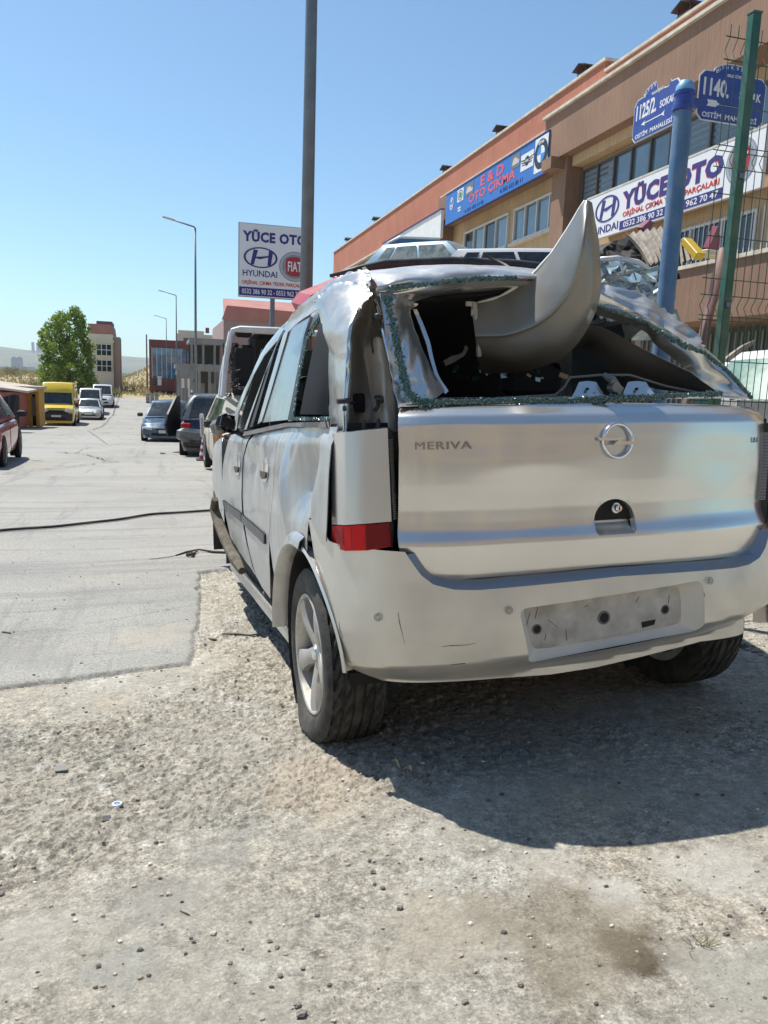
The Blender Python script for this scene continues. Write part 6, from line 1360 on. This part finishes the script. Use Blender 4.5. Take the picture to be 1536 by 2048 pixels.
for nm_, q_, m_ in (('pillar', [(1197, 520), (1212, 545), (1218, 575), (1200, 585)], CB), ('door_frame', [(1200, 519), (1235, 516), (1275, 524), (1300, 540)], VWH), ('door_frame', [(1225, 545), (1250, 530), (1285, 545), (1316, 536)], CB)):
    MB().tube([g1(a, b, 5.9) for a, b in q_], .022, 6).build(nm_, m_, cw, True)
# corrugated sheet, yellow beam and red scraps on the terrace
cg = thing('corrugated_sheet', 'weathered grey corrugated sheet leaning over the terrace edge', 'metal sheet'); A4 = [atY(1250, 470, 8.6), atY(1325, 455, 8.9), atY(1342, 520, 8.2), atY(1295, 532, 7.9)]; cg.location = tuple(A4[0])
G = []
for i in range(9):
    v_ = i/8; row = []
    for j in range(49): u = j/48; p = (A4[0]*(1-u)+A4[1]*u)*(1-v_)+(A4[3]*(1-u)+A4[2]*u)*v_; row.append(p-A4[0]+np.array([0, -.025*math.cos(u*34)-.05*math.sin(v_*3), .025*math.cos(u*34)]))
    G.append(row)
grid('sheet', np.array(G), mat('weathered_sheet', (.17, .15, .125), .7, metal=.2, var=.4, vs=6, streak=.4), cg, .004)
cg2 = thing('corrugated_sheet', 'second darker corrugated sheet right of the blue post', 'metal sheet'); A4 = [atY(1352, 478, 8.9), atY(1375, 478, 9.0), atY(1400, 515, 8.6), atY(1352, 530, 8.2)]; cg2.location = tuple(A4[0]); G = []
for i in range(5):
    v_ = i/4; G.append([(A4[0]*(1-u)+A4[1]*u)*(1-v_)+(A4[3]*(1-u)+A4[2]*u)*v_-A4[0]+np.array([0, -.025*math.cos(u*24), .02*math.cos(u*24)]) for u in np.linspace(0, 1, 33)])
grid('sheet', np.array(G), MATS['weathered_sheet'], cg2, .004)
def beam(name, label, cat, a, b, m, w_=.12, h_=.06):
    a, b = Vector(a), Vector(b); c = (a+b)/2; o = MB().box((0, 0, 0), ((b-a).length, w_, h_), bev=.01).build(name, m); o.rotation_mode = 'QUATERNION'; o.rotation_quaternion = (b-a).to_track_quat('X', 'Z'); o.location = c; tag(o, label, cat); return o
beam('yellow_beam', 'yellow painted steel beam lying slanted beside the blue post', 'beam', atY(1372, 482, 8.4), atY(1400, 514, 8.1), mat('yellow_beam', (.55, .36, .02), .5, dirt=.3), .12, .09)
for q_, lb in (([(1425, 508), (1418, 495), (1436, 452), (1441, 475), (1438, 500)], 'dark red torn car fender piece on the terrace before the barred window'), ([(1284, 455), (1300, 440), (1309, 445), (1296, 468)], 'red scrap piece on top of the corrugated sheet below the banner')):
    p = [atY(a, b, 9.0) for a, b in q_]; o = thing('red_scrap', lb, 'scrap metal', tuple(p[0])); mb = MB(); mb.prism([((k-p[0])[0], (k-p[0])[2]) for k in p], (0, 0, 0), (1, 0, 0), (0, 0, 1), (0, .12, .02)); mb.build('piece', cpaint('dark_red2', (.20, .01, .02), metal=0), o)
crumple('scrap_heap', 'dark tangle of torn plastic and metal on the terrace under the corrugated sheet', 'scrap heap', [(1195, 505), (1240, 478), (1270, 470), (1300, 500), (1345, 505), (1350, 560), (1320, 560), (1200, 560)], 9.0, mat('scrap_dark', (.035, .03, .028), .8, var=.8, vs=5), .8, .2, 5)
MB()
tl = thing('plastic_tray', 'cream plastic tray resting on the terrace edge by the green post', 'tray', tuple(atY(1405, 512, 8.6))); MB().box((.12, 0, .03), (.36, .2, .07), rz=.2, bev=.01).build('tray', mat('cream', (.55, .48, .33), .6), tl)
sc1 = crumple('scrap_metal', 'thin grey torn metal strip sticking out near the foot of the fence', 'scrap metal', [(1450, 720), (1490, 690), (1510, 680), (1505, 690), (1460, 724)], 4.6, mat('bark', (.25, .22, .18), .8, var=.4, vs=12), .03, .02, 6)
# white car behind the fence, low wall beside it
vehicle('parked_car', 'white car with greenish windscreen standing behind the green fence', 'car', (6.45, 5.5, .10), -1.42, 4.0, 1.7, 1.48, cpaint('white_car', (.66, .66, .64), metal=0, dirt=.3), 'hatch', glass=mat('green_glass', (.13, .24, .19), .2, coat=.5, dirt=.5, dcol=(.3, .4, .36), ds=2))
p = atY(1524, 798, 3.7); lw = thing('low_wall', 'low whitewashed wall end at the foot of the fence', 'wall', (p[0]-.05, 3.75, 0)); MB().box((.75, .1, p[2]/2), (1.6, .16, p[2]), bev=.01).build('wall_body', mat('whitewash', (.50, .49, .46), .9, var=.15, vs=12, dirt=.4, dcol=(.3, .28, .25), ds=20, bump=.5, bs=60), lw)
# ------------------------------------------------------------------ far buildings
def seg_box(parent, name, c, d, m, rz=0, bev=0): return MB().box(c, d, rz=rz, bev=bev).build(name, m, parent)
CREAM = mat('cream_render', (.72, .64, .50), .9, var=.08, vs=.4, streak=.1); PINK = mat('pink_roof', (.40, .18, .15), .85, var=.15, vs=.6); DRED = mat('dark_red_panel', (.17, .035, .03), .6, var=.1)
Yt = 118; a = atY(178, 786, Yt); b = atY(228, 786, Yt); c_ = atY(236, 786, Yt+6)
zt0 = -1.6; tw = thing('stair_tower', 'narrow cream three storey building with red mansard roof behind the tree', 'building', (a[0], Yt, zt0)); W_ = b[0]-a[0]
zr = lambda py: atY(200, py, Yt)[2]-zt0
seg_box(tw, 'wall', (W_/2, 6, zr(668)/2), (W_, 12, zr(668)), CREAM); seg_box(tw, 'band', (W_/2+.0, 5.95, zr(682)), (W_+.3, 12.2, .25), CREAM)
seg_box(tw, 'side_pilaster', (W_+.45, 3, zr(672)/2), (.9, 5, zr(672)), mat('cream_dark', (.36, .27, .20), .9))
mb = MB(); mb.prism([(0, zr(668)), (W_, zr(668)), (W_-.15, zr(648)), (.15, zr(648))], (0, .05, 0), (1, 0, 0), (0, 0, 1), (0, 11, 0)); mb.build('roof', PINK, tw); seg_box(tw, 'roof_cap', (W_*.65, 4, zr(645)), (W_*.62, 6, .55), mat('dark_cap', (.12, .10, .10), .8))
for z0_, z1_ in ((711, 688), (743, 720)):
    za, zb_ = zr(z0_), zr(z1_); x0, x1 = atY(193, 700, Yt)[0]-a[0], atY(223, 700, Yt)[0]-a[0]
    w_ = seg_box(tw, 'window', ((x0+x1)/2, -.02, (za+zb_)/2), (x1-x0, .12, zb_-za), WGD); mb = MB()
    for k in range(4): mb.box((x0+(x1-x0)*k/3, -.1, (za+zb_)/2), (.09, .06, zb_-za))
    for k in range(3): mb.box(((x0+x1)/2, -.11, za+(zb_-za)*k/2), (x1-x0, .06, .09))
    mb.build('frame', WHITEP, w_)
Yg = 112; a = atY(299, 772, Yg); b = atY(440, 772, Yg); gb = thing('glass_front_building', 'dark red two storey building with a blue reflecting glass front', 'building', (a[0], Yg, a[2]-.6)); W_ = b[0]-a[0]; zz = lambda py: atY(330, py, Yg)[2]-a[2]+.6
seg_box(gb, 'wall', (W_/2, 8, zz(680)/2), (W_, 16, zz(680)), DRED)
x0, x1 = atY(304, 720, Yg)[0]-a[0], atY(372, 720, Yg)[0]-a[0]
GB = mat('blue_reflecting_glass', (.02, .10, .22), .05, var=.9, vs=1.1, coat=.8, spec=.9)
for k in range(7):
    xa = x0+(x1-x0)*k/7; w_ = seg_box(gb, 'glass_panel', (xa+(x1-x0)/14, -.05, (zz(757)+zz(696))/2), ((x1-x0)/7-.05, .12, zz(696)-zz(757)), GB)
    seg_box(w_, 'frame', (xa, -.1, (zz(757)+zz(696))/2), (.07, .1, zz(696)-zz(757)), FRW)
for k in range(5): seg_box(gb, 'transom', ((x0+x1)/2, -.12, zz(757)+(zz(696)-zz(757))*k/4), (x1-x0, .06, .05), FRD)
seg_box(gb, 'window', (atY(393, 700, Yg)[0]-a[0], -.05, zz(712)), (2.6, .1, 1.5), GB)
for k, px in enumerate((311, 319)): seg_box(gb, 'door', (atY(px, 760, Yg)[0]-a[0], -.06, (zz(771)+zz(753))/2), (.52, .14, zz(753)-zz(771)), WGD if k == 0 else WHITEP)
Yb = 135; a = atY(354, 690, Yb); b = atY(447, 690, Yb); fb = thing('flat_roof_building', 'pale beige flat roofed block rising behind the glass front building', 'building', (a[0], Yb, 0)); h_ = atY(380, 668, Yb)[2]
seg_box(fb, 'wall', ((b[0]-a[0])/2, 5, h_/2-1), (b[0]-a[0], 10, h_+2), CREAM); seg_box(fb, 'parapet', ((b[0]-a[0])*.3, 4.9, h_+.1), ((b[0]-a[0])*.55, 10, .9), CREAM)
for k in range(5): seg_box(fb, 'window', (1.5+k*1.5, -.03, h_-1.1), (.9, .08, .8), WGD)
seg_box(fb, 'chimney', (5.1, 3, h_+.9), (.6, .6, .9), DRED)
Yk = 60; a = atY(447, 700, Yk); b = atY(560, 700, Yk); gk = thing('gable_building', 'pinkish gabled hall behind the square pole sign', 'building', (a[0], Yk, 0)); zz = lambda py, px=470: atY(px, py, Yk)[2]
W_ = b[0]-a[0]+2; mb = MB(); mb.prism([(0, -1.5), (W_, -1.5), (W_, zz(640)), (0, zz(640))], (0, 0, 0), (1, 0, 0), (0, 0, 1), (0, 12, 0)); mb.build('wall', mat('pink_wall', (.33, .24, .23), .9), gk)
mb = MB(); mb.prism([(0, zz(655)), (.05, zz(640)), (0.9, zz(640)), (.55, zz(612)), (.2, zz(614)), (0, zz(636))], (-.03, -.05, 0), (1, 0, 0), (0, 0, 1), (0, .05, 0)); mb.build('gable', CREAM, gk)
mb = MB(); mb.add([(0, -.1, zz(640)), (W_, -.1, zz(640)), (W_, 7, zz(612)+1.2), (.5, 7, zz(612)+1.2)], [(0, 1, 2, 3)]); mb.add([(-.15, -.1, zz(641)), (.25, -.1, zz(612)), (W_, -.1, zz(617)), (W_, -.1, zz(641))], [(0, 1, 2, 3)]); mb.build('roof', PINK, gk)
# metal sheds and canopies with columns
SHM = mat('shed_metal', (.24, .24, .23), .6, metal=.3, var=.2, vs=1, streak=.25); SHD = mat('shed_dark', (.05, .055, .055), .8)
def canopy(label, pxl, pxr, pyt, pyb, Y, dpt, ncol, wallm=None):
    a = atY(pxl, pyb, Y); b = atY(pxr, pyb, Y); g_ = float(gz(a[0], Y)); t = thing('metal_canopy', label, 'canopy', (a[0], Y, g_)); W_ = b[0]-a[0]; h_ = atY(pxl, pyt, Y)[2]-g_
    seg_box(t, 'roof', (W_/2, dpt/2, h_-.12), (W_+.3, dpt, .22), SHM); seg_box(t, 'fascia', (W_/2, -.02, h_-.2), (W_+.35, .08, .42), SHM)
    for k in range(ncol): seg_box(t, 'column', (W_*k/(ncol-1), .1, h_/2-.15), (.16, .16, h_-.1), SHM)
    seg_box(t, 'back_wall', (W_/2, dpt, h_/2-.1), (W_, .1, h_-.2), wallm or SHD)
    mb = MB(); n_ = int(W_/.5)
    for k in range(n_): mb.box((W_*(k+.5)/n_, dpt*.55, h_*.36), (W_/n_*.55, .06, h_*.7))
    mb.build('slatted_wall', SHM, t); return t
canopy('high grey metal canopy on tall columns right of the glass front building', 384, 452, 676, 790, 58, 6, 4)
canopy('low grey metal shed roof beneath the high canopy', 357, 440, 727, 792, 48, 5, 5)
canopy('small white walled shed between the street lamps and the canopies', 360, 384, 741, 792, 43, 3, 3, WHITEP)
# things along the right verge behind the blue saloon
p = gnd(300, 806); pb = thing('block_stack', 'two small stacks of grey concrete blocks left of the blue saloon', 'blocks', (p[0], p[1], p[2])); CB_ = mat('block_grey', (.25, .25, .25), .9, var=.2)
for i in range(3):
    for j in range(4): MB().box((-.2+.42*i, 0, .12+.23*j+(0 if i < 2 else .1)), (.38, .4, .21), bev=.01).build('block', CB_, pb)
lc = thing('light_coloured_car', 'pale beige parked car behind the dark blue saloon', 'car'); lc_loc = place(335, 800, 52, .5, 1.5); bpy.data.objects.remove(lc)
vehicle('parked_car', 'pale beige car half hidden behind the dark blue saloon', 'car', place(335, 798, 46, .6, 2), ROT, 4.2, 1.7, 1.45, cpaint('beige_far', (.45, .40, .32), metal=.1), 'hatch')
# left side: cabin, shed, tarp, bin
YEL = mat('cabin_yellow', (.50, .27, .02), .6, dirt=.6, dcol=(.2, .12, .05), ds=3); TARP = mat('black_tarp', (.012, .012, .014), .45, bump=.6, bs=6)
Yc = 44; a = atY(36, 846, Yc); b = atY(77, 846, Yc); g_ = float(gz((a[0]+b[0])/2, Yc)); cab = thing('site_cabin', 'small rusty yellow cabin with an open dark doorway left of the yellow van', 'cabin', (a[0], Yc, g_)); W_ = b[0]-a[0]; h_ = atY(50, 777, Yc)[2]-g_
seg_box(cab, 'wall', (W_*.14, .0, h_/2), (W_*.28, .1, h_), YEL); seg_box(cab, 'wall', (W_*.62, .0, h_/2), (W_*.2, .1, h_), YEL); seg_box(cab, 'wall', (W_*.95, .0, h_/2), (W_*.1, .1, h_), YEL); seg_box(cab, 'wall', (W_/2, 2.2, h_/2), (W_, .1, h_), YEL); seg_box(cab, 'wall', (W_*.5, .0, h_*.93), (W_*.98, .094, h_*.14), YEL)
seg_box(cab, 'wall', (W_, 1.1, h_/2), (.1, 2.1, h_), YEL); seg_box(cab, 'roof', (W_/2, 1.1, h_+.06), (W_+.3, 2.6, .12), mat('roof_pale', (.42, .36, .30), .8, var=.2, vs=2)); seg_box(cab, 'inside', (W_/2, 1.2, h_/2), (W_*.9, 1.7, h_*.95), DARK)
seg_box(cab, 'window_frame', (W_*.80, -.06, h_*.55), (W_*.16, .05, h_*.5), FRD)
a = atY(-60, 846, 41); b = atY(36, 800, 41); rs = thing('red_shed', 'low shed with faded red wall and pale roof edge at the left picture edge', 'shed', (a[0], 41, float(gz(a[0], 41)))); W_ = b[0]-a[0]; h_ = atY(20, 768, 41)[2]-rs.location.z
seg_box(rs, 'wall', (W_/2, 3, h_/2-.2), (W_, 6, h_-.4), mat('red_shed_wall', (.30, .09, .07), .8, var=.2)); mb = MB(); mb.add([(-.2, -.3, h_+.02), (W_+.5, -.3, h_-.3), (W_+.5, 6.4, h_-.2), (-.2, 6.4, h_+.12), (-.2, -.3, h_-.08), (W_+.5, -.3, h_-.4), (W_+.5, 6.4, h_-.3), (-.2, 6.4, h_+.02)], [(0, 1, 2, 3), (7, 6, 5, 4), (0, 4, 5, 1), (1, 5, 6, 2)]); mb.build('roof', MATS['roof_pale'], rs)
a = atY(0, 842, 36); b = atY(40, 842, 36); g_ = float(gz(a[0], 36)); tp = thing('black_tarpaulin', 'black plastic tarpaulin hung over a frame in front of the red shed', 'tarpaulin', (a[0]-.6, 36, g_)); W_ = b[0]-a[0]+.6; h_ = atY(20, 792, 36)[2]-g_
G = [[(W_*u, -.25*v_+.05*math.sin(u*31+v_*4), h_*(1-v_)+.06*math.sin(u*9)) for u in np.linspace(0, 1, 40)] for v_ in np.linspace(0, 1, 12)]; grid('sheet', np.array(G), TARP, tp, .02); G = [[(W_*u, .0+1.2*v_, h_+.06*math.sin(u*9)-.1*v_) for u in np.linspace(0, 1, 40)] for v_ in np.linspace(0, 1, 4)]; grid('top_sheet', np.array(G), TARP, tp, .02)
p = gnd(76, 850); rb = thing('rusty_bin', 'rust brown bin with a white lid standing by the yellow van', 'bin', tuple(p)); MB().box((0, 0, .52), (.62, .5, 1.04), bev=.03).build('body', mat('rust_bin', (.13, .05, .03), .8, var=.4, vs=6), rb); MB().box((-.02, 0, 1.09), (.64, .52, .08), ry=-.05, bev=.02).build('lid', mat('lid_pale', (.50, .40, .36), .7), rb)
p = atY(294, 745, 130); up = thing('utility_pole', 'thin bare pole standing left of the glass front building', 'pole', (p[0], 130, -1)); MB().tube([(0, 0, 0), (0, 0, atY(294, 669, 130)[2]+1)], [.14, .10], 8).build('shaft', mat('pole_wood', (.20, .19, .18), .9), up)
# ------------------------------------------------------------------ tree and shrubs
def leafmat(name, c1, c2):
    g = NG(name); g.L.new(g.mix(g.rng(g.noise(1.3, 4), .35, .65), c1, c2), g.b.inputs['Base Color']); g.b.inputs['Roughness'].default_value = .55; g.b.inputs['Transmission Weight'].default_value = 0
    tr = g.N.new('ShaderNodeBsdfTranslucent'); g.L.new(g.mix(.5, tuple(x*1.6 for x in c1), tuple(x*1.6 for x in c2)), tr.inputs[0]); ms = g.N.new('ShaderNodeMixShader'); ms.inputs[0].default_value = .3
    out = g.N['Material Output']; g.L.new(g.b.outputs[0], ms.inputs[1]); g.L.new(tr.outputs[0], ms.inputs[2]); g.L.new(ms.outputs[0], out.inputs[0]); return g.m
LEAF = leafmat('poplar_leaves', (.07, .15, .010), (.20, .26, .02)); BARK = mat('bark_brown', (.12, .09, .06), .9, var=.3, vs=5)
def leaves(cl, n, s, seed):
    rr = np.random.default_rng(seed); v = []; f = []
    for (cx_, cy_, cz_, r) in cl:
        for _ in range(int(n*(r**1.6))):
            d = rr.normal(size=3); d /= np.linalg.norm(d); q_ = np.array([cx_, cy_, cz_])+d*r*(rr.random()**.45)*np.array([1, 1, 1.15]); a = rr.normal(size=3); a /= np.linalg.norm(a); b = np.cross(a, rr.normal(size=3)); b /= np.linalg.norm(b); k = s*rr.uniform(.6, 1.3)
            i = len(v); v += [q_-a*k*.5, q_+b*k*.35, q_+a*k*.5, q_-b*k*.35]; f.append((i, i+1, i+2, i+3))
    return v, f
Yr = 84; bp = atY(138, 785, Yr); tr = thing('poplar_tree', 'tall leafy green tree in front of the cream tower', 'tree', (bp[0], Yr, -1.3)); ppm = 1538/ (Yr*.97)
rr = np.random.default_rng(5); cl = []
loc = lambda px, py: (atY(px, py, Yr)-np.array([bp[0], Yr, -1.3]))
edge = [(620, 148, 162), (632, 112, 166), (650, 98, 172), (665, 82, 176), (690, 80, 182), (710, 92, 184), (730, 84, 186), (750, 80, 190), (768, 84, 190), (780, 110, 182)]
for py in range(624, 782, 6):
    l = np.interp(py, [e[0] for e in edge], [e[1] for e in edge]); r = np.interp(py, [e[0] for e in edge], [e[2] for e in edge])
    n_ = max(2, int((r-l)/11))
    for k in range(n_):
        x = l+(r-l)*(k+rr.random())/n_; p = loc(x, py+rr.normal(0, 3)); e_ = min(x-l, r-x)/ppm; R_ = rr.uniform(.32, .62); cl.append((p[0], rr.normal(0, 1)*min(1.6, .4+e_*.7), p[2], R_))
for px, py in ((155, 617), (117, 623), (110, 632), (80, 660), (86, 668), (188, 690), (192, 760), (82, 712), (178, 655), (148, 622), (160, 628), (168, 640)):
    p = loc(px, py+4); cl.append((p[0], rr.normal(0, .4), p[2], .34))
v_, f_ = leaves(cl, 230, .24, 3); mesh('crown', v_, f_, LEAF, tr)
MB().tube([(0, 0, 0), (.05, 0, 2), (.1, .1, 5), (.25, 0, 7.6)], [.28, .2, .12, .04], 8).build('trunk', BARK, tr, True)
for k in range(7):
    z = 1.2+k*.8; an = k*2.4; MB().tube([(.05, 0, z), (.9*math.cos(an), .9*math.sin(an), z+1.2), (1.5*math.cos(an), 1.4*math.sin(an), z+2.3)], [.10, .06, .02], 6).build('limb', BARK, tr, True)
SH = leafmat('dry_shrub', (.09, .10, .035), (.17, .15, .07))
for px, py, Y_, s_, lb in ((228, 789, 92, .9, 'dry grey green bush at the foot of the cream tower'), (90, 772, 100, 1.2, 'low dark bush left of the tree in the dry field'), (30, 755, 160, 1.4, 'small far bush on the dry field edge at the left'), (268, 762, 128, 1.0, 'dry bush on the slope left of the glass front building')):
    p = atY(px, py, Y_); b_ = thing('shrub', lb, 'shrub', (p[0], Y_, float(gz(p[0], Y_)))); c2 = [(rr.normal(0, s_*.7), rr.normal(0, .5), s_*rr.uniform(.2, .9), s_*.45) for _ in range(9)]; v_, f_ = leaves(c2, 260, .16, int(px)); mesh('foliage', v_, f_, SH, b_)
    MB().tube([(0, 0, -.1), (.1, 0, s_*.8)], [.06, .03], 5).build('stem', BARK, b_)
# dry grass on the field, a far off thicket
v = []; f = []; n_ = 15000; gxx = rng.uniform(-70, 30, n_); gyy = rng.uniform(90, 260, n_); hh = rng.uniform(.15, .55, n_)*(1+.9*(fbm(gxx, gyy, .08, 3, 4) > .55))
for x, y, h in zip(gxx, gyy, hh):
    if x > -9 and y < 100: continue
    z = float(gz(x, y)); w_ = .10+.12*random.random(); a = random.uniform(-.2, .2); i = len(v); v += [(x-w_, y, z-.05), (x+w_, y+random.uniform(-.1, .1), z-.05), (x+a, y, z+h)]; f.append((i, i+1, i+2))
tag(mesh('dry_grass', v, f, leafmat('dry_grass', (.30, .235, .12), (.20, .18, .08))), 'dry yellow grass and weeds covering the field beyond the road', 'grass', None, 'stuff')
# far city on the hill side: towers and a low mass
HZ = mat('far_concrete', (.30, .30, .31), .9)
for px, w_, pt, pb_, Y_, lb in ((28, 10, 716, 748, 2300, 'left one of two far high rise towers in the hazy valley'), (39, 10, 716, 748, 2300, 'right one of two far high rise towers in the hazy valley'), (65.5, 5, 685, 699, 4100, 'thin single tower on the crest of the far hill'), (77, 9, 686, 698, 4100, 'broader tower block on the crest of the far hill')):
    a = atY(px-w_/2, pb_, Y_); b = atY(px+w_/2, pt, Y_); t = thing('high_rise', lb, 'tower block', (a[0], Y_, a[2]-15)); Wd_ = b[0]-a[0]; Ht = b[2]-a[2]+15
    seg_box(t, 'tower', (Wd_/2, Wd_/2, Ht/2), (Wd_, Wd_, Ht), HZ); seg_box(t, 'crown', (Wd_/2, Wd_/2, Ht+Wd_*.1), (Wd_*.6, Wd_*.6, Wd_*.25), HZ)
mb = MB()
for k in range(170):
    Y_ = rng.uniform(1500, 2600); x = rng.uniform(-1150, 300); z = float(gz(x, Y_)); h = rng.uniform(9, 26); mb.box((x, Y_, z+h/2-2), (rng.uniform(14, 45), rng.uniform(12, 25), h))
tag(mb.build('distant_city', HZ), 'far off mass of low city blocks in the hazy valley', 'city', None, 'stuff')
# ------------------------------------------------------------------ litter on the ground
def gp(px, py, h=0): p = gnd(px, py); return Vector((p[0], p[1], gtop(p[0], p[1])+h))
def litter(name, label, cat, pts, r, m, n=6):
    P_ = [gp(*q_[:2]) for q_ in pts]; o = Vector(P_[0]); mb = MB(); pp = [P_[i]-o+Vector((0, 0, (pts[i][2] if len(pts[i]) > 2 else 0)+(r if not isinstance(r, list) else r[i]))) for i in range(len(P_))]
    t = mb.tube(pp, r, n).build(name, m, None, True); t.location = o; tag(t, label, cat); return t
cab_pts = [gp(*q_) for q_ in ((-60, 1073), (0, 1067), (50, 1063), (110, 1059), (180, 1051), (240, 1044), (300, 1034), (360, 1030), (430, 1025), (470, 1021))]
P_ = cr([tuple(p+Vector((0, 0, .017))) for p in cab_pts], 8); o = MB().tube([tuple(p-P_[0]) for p in P_], .013, 8).build('cable', mat('cable_black', (.02, .018, .022), .5, dirt=.3), None, True); o.location = tuple(P_[0]); tag(o, 'thick black cable lying across the road from the left edge', 'cable')
WR = mat('wire_dark', (.05, .045, .035), .8, dirt=.4)
litter('wire', 'thin pale wire end lying left of the frayed black rope', 'wire', [(298, 1122), (312, 1121), (340, 1117), (362, 1112)], .003, mat('wire_pale', (.35, .33, .28), .6))
litter('frayed_rope', 'frayed black rope running under the front of the silver car', 'rope', [(352, 1115), (372, 1109), (398, 1106, .01), (425, 1109), (470, 1111)], [.005, .008, .007, .010, .009], WR)
litter('frayed_rope', 'short knotted black rope end below the longer frayed rope', 'rope', [(374, 1117), (382, 1118, .01), (388, 1112), (396, 1108, .012)], [.014, .018, .009, .006], WR)
litter('stick', 'thin dark stick on the concrete left of the flat tyre', 'stick', [(444, 1272), (470, 1271), (498, 1272), (521, 1271)], [.004, .006, .005, .004], WR)
litter('stick', 'short curved dark stick beside the road edge seam', 'stick', [(417, 1277), (425, 1281), (434, 1281)], [.003, .006, .004], WR)
litter('stick', 'tiny twig lying on the rough concrete in the lower left', 'stick', [(361, 1822), (372, 1827), (380, 1831)], [.0015, .002, .001], WR)
litter('stick', 'little twig on the road slab near its left end', 'stick', [(5, 1270), (22, 1272)], [.004, .003], WR)
litter('pale_splinter', 'pale wood splinter lying in the shade under the bumper', 'splinter', [(1389, 1417), (1405, 1421)], [.004, .003], mat('pale_wood', (.50, .46, .38), .8))
p = gp(234, 1612, .003); o = MB().lathe([(0, .003), (.006, .003), (.0065, .0045), (.013, .0045), (.0145, .002), (.0145, 0)], (0, 0, 0), 'z', 24).build('bottle_cap', mat('cap_white', (.60, .62, .64), .4), None, 40); o.location = p; tag(o, 'white round bottle cap with a blue ring on the concrete', 'bottle cap')
MB().lathe([(.004, .0048), (.0075, .0052), (.0085, .0048)], (0, 0, 0), 'z', 20).build('cap_ring', mat('cap_ring_blue', (.08, .2, .5), .4), o)
for px, py, s_, lb, m_ in ((122, 1541, .018, 'flat grey square chip lying on the concrete at the left', mat('chip_grey', (.16, .17, .16), .6)), (473, 1163, .03, 'small grey green plate piece under the front door', mat('chip_green', (.22, .25, .23), .6)), (213, 1637, .012, 'small black flake below the bottle cap', BLACK), (325, 908, .07, 'dark scrap bit on the road near the sagging bumper', BLACK)):
    p = gp(px, py, .004); o = MB().prism([(-s_, -s_*.8), (s_*.9, -s_), (s_, s_*.7), (-s_*.7, s_)], (0, 0, 0), (1, .2, 0), (-.2, 1, .1), (0, 0, .003+s_*.1)).build('debris_chip', m_); o.location = p; tag(o, lb, 'debris')
o_ = gp(800, 1541, .0); G = []
for i in range(12):
    u = i/11; c = gp(783+40*u, 1532+20*u**1.3)-o_+Vector((0, 0, .012+.012*math.sin(u*9)))
    G.append([tuple(c+Vector((.0, (v_-.5)*.022*math.sin(math.pi*(.08+.84*u)), .006*math.cos(v_*3)))) for v_ in np.linspace(0, 1, 5)])
o = thing('dry_leaf', 'curled pale dry leaf lying at the shadow edge behind the tyre', 'leaf', tuple(o_)); grid('blade', np.array(G), mat('dry_leaf_tan', (.55, .42, .27), .7), o, .001)
wp = gp(1405, 1893); wd = thing('weed', 'small wiry weed growing from a crack near the lower right', 'weed', tuple(wp)); rr_ = random.Random(3)
for k in range(14):
    a = Vector((rr_.gauss(0, .020), rr_.gauss(0, .006), 0)); t_ = Vector((rr_.gauss(0, .018), rr_.gauss(0, .01), rr_.uniform(.006, .022))); MB().tube([a, a+t_*.6, a+t_+Vector((rr_.gauss(0, .006), 0, 0))], .0008, 4).build('stalk', mat('weed_green', (.22, .19, .10), .8), wd)
# ------------------------------------------------------------------ air between here and the hills
hz = MB().box((-100, 2150, 70), (7400, 4760, 300)).build('haze', None); hz['kind'] = 'stuff'; hz['label'] = 'pale summer haze hanging over the valley and the far hills'; hz['category'] = 'haze'
hm = bpy.data.materials.new('haze'); hm.use_nodes = True; hn = hm.node_tree; hn.nodes.remove(hn.nodes['Principled BSDF']); pv = hn.nodes.new('ShaderNodeVolumePrincipled')
pv.inputs['Color'].default_value = (.80, .88, .97, 1); pv.inputs['Density'].default_value = .00016; pv.inputs['Anisotropy'].default_value = .2; hn.links.new(pv.outputs[0], hn.nodes['Material Output'].inputs['Volume']); hz.data.materials.clear(); hz.data.materials.append(hm)
